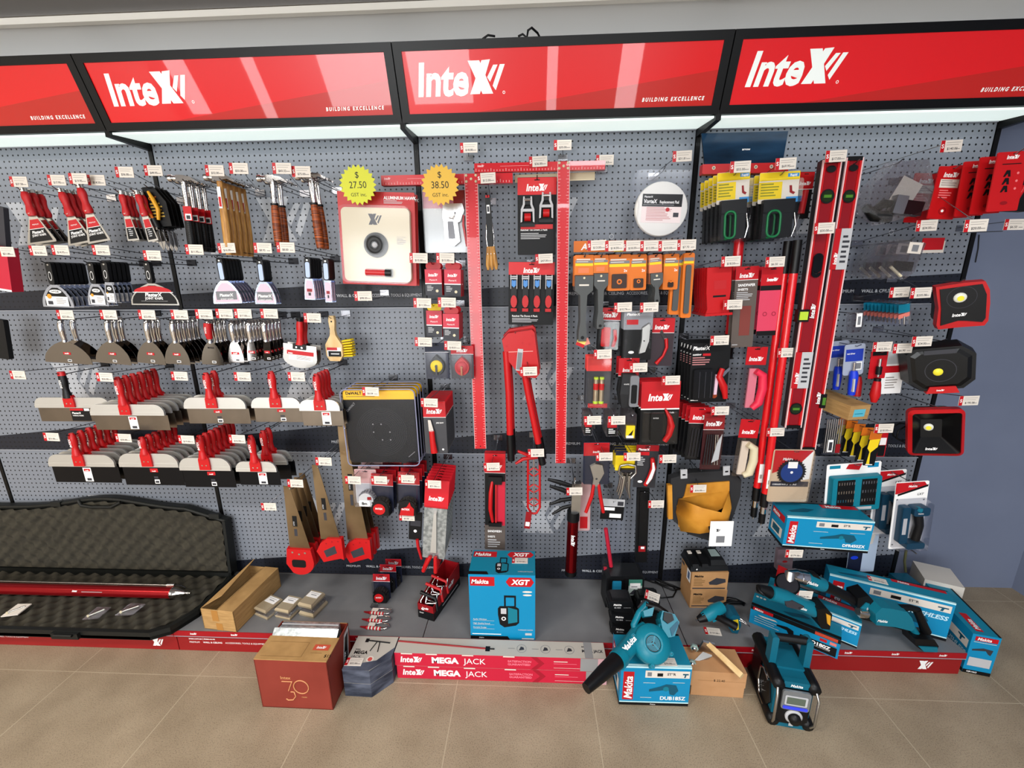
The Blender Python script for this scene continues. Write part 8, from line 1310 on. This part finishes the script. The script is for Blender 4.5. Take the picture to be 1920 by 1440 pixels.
p0, p1 = atz(1560, 1140, .1245), atz(1770, 1206, .1245); a_, b_ = atz(1556, 1077, .322), atz(1793, 1133, .322); an, L = along(a_, b_); M = Tr(a_.x, a_.y, .1245) @ Rz(an)
mkbox('largest teal carton on the platform, behind the reciprocating saw', M, L, .085, .20, 'X', brush=True, side='r'); C3 = M
k = MB(); k.push(Tr(L * .42, .04, .2015) @ Rx(-90)); ticket(k, 0, 0, 0, '$299.00'); k.pop(); add('price_ticket', 'price ticket lying on top of the largest teal carton', 'ticket', k, M)
f0, f1 = atz(1803, 1259, 0), atz(1848, 1264, 0); M = Tr(f0.x, f0.y, .0005) @ Rz(-14); L, D, H = .098, .33, .205
a = carton(L, D, H, m=CYAN); g = MB(); g.rect(0, L, 0, .018, -.0006, BLK); g.rect(L * .12, L * .92, H - .032, H - .010, -.0006, RED); makita(g, L * .2, H - .028, .014, -.001, WHT); g.rect(L * .1, L * .9, H - .04, H - .038, -.0006, PAPER); g.flat([(L * .12, H * .62), (L * .5, H * .68), (L * .85, H * .66), (L * .8, H * .52), (L * .7, H * .55), (L * .6, H * .62), (L * .12, H * .58)], -.0006, DGR); g.rect(L * .1, L * .9, .04, .085, -.0006, LGR); g.text('DJR186Z', L * .15, .006, .007, -.001, WHT, b=.02)
s = MB(); s.push(Tr(-.0006, 0, 0) @ Rz(-90)); s.rect(-D, 0, 0, .018, -.0002, BLK); s.rect(-D * .95, -.01, H * .58, H * .78, -.0002, PAPER); s.text('BRUSHLESS', -.012, H * .40, .022, -.0004, mat('pale_blue_ink', '#bfe6f4', .5), 'r', b=.03, sh=.2); s.prism([(-.07, H * .75), (-.03, H * .75), (-.03, H * .72), (-.045, H * .7), (-.048, H * .62), (-.056, H * .62), (-.056, H * .7), (-.07, H * .72)], -.001, -.0004, DTEAL); s.pop()
t = MB(); t.push(Tr(0, 0, H + .0006) @ Rx(-90)); t.rect(L * .92, L, 0, D, -.0002, BLK); t.push(Tr(L * .3, -.0003, .02) @ Ry(-90)); t.rect(0, .11, -.02, .008, 0, RED); makita(t, .01, -.015, .018, -.0004, WHT); t.pop(); t.pop()
add('tool_carton', 'teal carton on the floor against the right end of the platform', 'carton', [('carton', a, [('front_print', g), ('side_print', s), ('top_print', t)])], M)
M = Tr(3.70, -.07, .0005) @ Rz(-24); a = MB(); a.box(0, .15, 0, .16, 0, .225, mat('white_carton', '#cfc8be', .6)); a.rect(.08, .14, .15, .16, -.0006, LGR); add('white_box', 'plain white carton behind the teal cartons at the right end', 'box', a, M)
a = MB(); a.tube([at(1699, 1032, .02), at(1696, 1052, .02), at(1698, 1072, .02)], .006, mat('olive_bar', '#6a6a4a', .4, .5), 6); a.box(*(lambda P: (P.x - .04, P.x + .05, -.10, -.02, .125, .22))(at(1690, 1085, .05)), DTEAL); add('dark_teal_case', 'dark teal case with an upright bar tucked behind the largest teal carton', 'case', a)
# ---- grinder
d = .36; O = at(1545, 1100, d); T2 = mat('tool_teal', '#0c6a7e', .4)
h = MB(); h.tube(P3(O, (1478, 1078, d), (1490, 1079, d), (1500, 1082, d)), [.022, .030, .030], CHR, 14); h.tube(P3(O, (1498, 1081, d), (1510, 1084, d)), [.031, .033], CHR, 14); h.tube(P3(O, (1482, 1072, d), (1479, 1096, d + .02)), [.020, .024], STL, 12)
g2 = MB(); A_ = Vector(P3(O, (1476, 1095, d + .03))[0]); g2.push(Tr(A_) @ Ry(-20) @ Rx(-60)); g2.lathe([(.045, .002), (.047, -.002), (.030, -.006)], BPL, 20); g2.lathe([(.040, -.006), (.040, -.009)], DST, 20); g2.pop()
b = MB(); b.tube(P3(O, (1508, 1084, d), (1530, 1092, d), (1543, 1097, d)), [.033, .031, .029], T2, 14); A_ = Vector(P3(O, (1513, 1094, d + .036))[0]); b.push(Tr(A_) @ Ry(17)); makita(b, 0, 0, .014, 0, WHT); b.pop(); b.prism(PXF(O, d)((1518, 1072), (1530, 1075), (1536, 1083), (1524, 1082)), -.015, .015, BPL)
c = MB(); c.tube(P3(O, (1540, 1096, d), (1560, 1105, d), (1585, 1117, d), (1600, 1124, d)), [.029, .023, .022, .026], BPL, 12)
e_ = MB(); e_.prism(PXF(O, d)((1596, 1110), (1618, 1104), (1627, 1114), (1629, 1130), (1618, 1149), (1602, 1142), (1595, 1128)), -.035, .03, BPL, sc=.92); e_.prism(PXF(O, d)((1600, 1130), (1612, 1118), (1618, 1120), (1612, 1143)), -.039, -.034, T2); e_.prism(PXF(O, d)((1608, 1135), (1614, 1126), (1616, 1140)), -.041, -.038, LGR)
add('angle_grinder', 'teal angle grinder with silver gear head lying on the cartons', 'angle grinder', [('gear_head', h, None), ('disc_guard', g2, None), ('motor_body', b, None), ('grip', c, None), ('battery_end', e_, None)], Tr(O))
# disc pack behind
P = at(1478, 1098, .30); a = MB(); a.push(Ry(18) @ Rx(-25)); a.prism([(-.055, .075), (.05, .06), (.06, -.06), (-.06, -.05)], 0, .01, RPL2); a.lathe([(.052, .0), (.052, -.004), (.020, -.004)], BLK, 24); a.ring(0, 0, .030, .048, -.0045, mat('disc_brown', '#4a2a26', .6), 24); a.pop(); add('disc_pack', 'red pack with a dark grinding disc leaning behind the grinder head', 'pack', a, Tr(P))
k = MB(); ticket(k, 0, 0, 0, '$229.00'); P = at(1507, 1115, .42); add('price_ticket', 'price ticket standing between the grinder and the drywall cutter', 'ticket', k, Tr(P) @ Ry(3))
# ---- drywall cutter
d = .43; O = at(1480, 1125, d); h = MB(); h.tube(P3(O, (1422, 1103, d), (1432, 1106, d), (1446, 1112, d)), [.016, .020, .026], BPL, 12); h.tube(P3(O, (1420, 1098, d - .02), (1426, 1110, d + .02), (1432, 1115, d + .02)), .006, BPL, 6)
b = MB(); b.tube(P3(O, (1444, 1111, d), (1470, 1119, d), (1500, 1132, d), (1526, 1143, d)), [.032, .031, .030, .031], T2, 14); b.prism(PXF(O, d)((1462, 1117), (1478, 1116), (1500, 1127), (1490, 1133), (1466, 1127)), -.034, -.02, DGR, sc=.95); A_ = Vector(P3(O, (1496, 1141, d + .034))[0]); b.push(Tr(A_) @ Ry(17)); makita(b, 0, 0, .011, 0, WHT); b.pop()
c = MB(); c.prism(PXF(O, d)((1522, 1130), (1540, 1128), (1551, 1140), (1546, 1170), (1530, 1168), (1522, 1152)), -.035, .03, BPL, sc=.94); y_ = MB(); y_.prism(PXF(O, d)((1538, 1138), (1546, 1142), (1545, 1160), (1540, 1156)), -.039, -.034, mat('amber_contact', '#d89a2c', .4))
add('drywall_cutter', 'teal drywall cutter with black nose lying on the jutting carton', 'drywall cutter', [('nose', h, None), ('body', b, None), ('battery_end', c, [('amber_contact', y_)])], Tr(O))
# ---- reciprocating saw
d = .40; O = at(1680, 1160, d); b = MB(); b.prism(PXF(O, d)((1628, 1140), (1640, 1128), (1662, 1130), (1690, 1136), (1700, 1148), (1706, 1166), (1700, 1174), (1668, 1166), (1630, 1162)), -.032, .025, T2, sc=.94); A_ = Vector(P3(O, (1645, 1166, d + .0325))[0]); b.push(Tr(A_) @ Ry(5)); makita(b, 0, 0, .012, 0, WHT); b.pop()
n_ = MB(); n_.tube(P3(O, (1624, 1150, d), (1608, 1146, d)), [.020, .016], STL, 10); n_.box(*(lambda q: (q[0] - .03, q[0] + .0, -.014, .014, q[2] - .012, q[2] + .022))(P3(O, (1622, 1150, d))[0]), CHR)
bl = MB(); bl.prism(PXF(O, d)((1608, 1150), (1614, 1160), (1690, 1178), (1690, 1172)), .0, .008, BPL)
g_ = MB(); g_.tube(P3(O, (1686, 1140, d), (1706, 1139, d), (1722, 1144, d)), [.016, .013, .014], BPL, 10); g_.tube(P3(O, (1718, 1142, d), (1727, 1162, d), (1736, 1184, d)), [.016, .016, .019], BPL, 10); g_.tube(P3(O, (1702, 1166, d), (1712, 1180, d), (1720, 1192, d)), [.014, .014, .014], T2, 10)
f_ = MB(); f_.prism(PXF(O, d)((1700, 1184), (1738, 1186), (1746, 1198), (1742, 1209), (1716, 1208), (1702, 1198)), -.038, .028, BPL, sc=.95); f_.prism(PXF(O, d)((1706, 1197), (1742, 1199), (1742, 1208), (1716, 1207)), -.042, -.03, T2, sc=.96); t_ = MB(); t_.prism(PXF(O, d)((1692, 1146), (1700, 1148), (1703, 1160), (1697, 1160)), -.02, .005, BLK)
add('reciprocating_saw', 'teal reciprocating saw with black loop handle leaning on the largest carton', 'reciprocating saw', [('motor_body', b, None), ('shoe', n_, None), ('blade_guard', bl, None), ('loop_handle', g_, [('trigger', t_)]), ('battery_foot', f_, None)], Tr(O))
# ---- radio
M = Tr(2.640, -.652, .001) @ Rz(-9); W, D, H = .158, .228, .215; RT = mat('radio_teal', '#0c5e74', .42)
b = MB(); b.box(.012, W - .012, .012, D - .012, .012, H - .004, RT); b.box(.035, W - .035, -.0, .02, H - .028, H, RT); b.box(.03, W - .03, .06, D - .05, H - .006, H + .006, RT)
for x in (.0, W - .034):
    for z in (0, H - .040): b.push(Tr(x + .017, 0, z + .020)); b.lathe([(.024, D), (.024, .02), (.021, -.006), (.001, -.008)], BPL, 10); b.pop()
b.box(.02, W - .02, -.004, .012, 0, .024, RT)
fp = MB(); fp.rp(.024, W - .024, .02, H - .03, -.006, .012, .012, BPL, k=3); fp.rp(.030, W - .030, H - .118, H - .030, -.014, -.004, .010, mat('radio_silver', '#8c9094', .3, .5), k=3); sc_ = MB(); sc_.rp(.040, W - .040, H - .094, H - .050, -.0155, -.0145, .004, LGR, k=2); sc_.rect(.046, W - .048, H - .088, H - .056, -.0165, SCRN); sc_.rp(.036, W - .036, H - .113, H - .100, -.0165, -.0145, .003, mat('button_blue', '#3a48e0', .3), k=2)
kn = MB(); kn.push(Tr(W * .52, -.006, .062)); kn.lathe([(.030, 0), (.031, -.006), (.026, -.008)], LGR, 20); kn.lathe([(.022, -.006), (.021, -.024), (.001, -.026)], BPL, 16); kn.pop()
lg = MB(); makita(lg, W * .5, H - .022, .012, -.0010, WHT, 'c'); lg.rect(W * .45, W * .55, .012, .026, -.0075, LGR)
lg.push(Tr(.0115, .0, 0) @ Rz(-90)); lg.push(Tr(-D * .62, -.002, H * .92) @ Ry(8)); makita(lg, 0, -.02, .026, -.001, WHT); lg.pop(); lg.pop()
ba = MB()
for x in (.012, W - .012): ba.tube([(x, -.006, H - .028), (x + (-.004 if x < .1 else .004), -.022, H - .05), (x + (-.004 if x < .1 else .004), -.024, .05), (x, -.008, .022)], .005, STL, 8)
ha = MB(); ha.push(Tr(0, D * .42, H - .01))
for x in (.006, W - .030): ha.rp(x, x + .024, 0, .135, -.02, .02, .010, RT, k=3)
ha.tube([(.02, 0, .120), (W - .02, 0, .120)], .016, BPL, 10); ha.pop()
sp = MB(); sp.push(Tr(.010, 0, 0) @ Rz(-90)); o = [(-.02, .08), (-.05, .03), (-.10, .03), (-.125, .08), (-.12, .15), (-.09, .17), (-.045, .16)]; sp.prism(o, -.006, 0, BPL); sp.tube([(x, -.010, z) for x, z in o[3:]], .005, CHR, 8); sp.tube([(x, -.010, z) for x, z in (o[3], o[2], o[1])], .005, CHR, 8); sp.rp(-.215, -.135, .03, H - .04, -.006, 0, .01, BPL, k=2); sp.pop()
add('jobsite_radio', 'teal and black job site radio with handle standing on the floor', 'radio', [('body', b, [('lettering', lg)]), ('front_panel', fp, [('display', sc_), ('dial_knob', kn)]), ('guard_bars', ba, None), ('carry_handle', ha, None), ('speaker_grille', sp, None)], M)
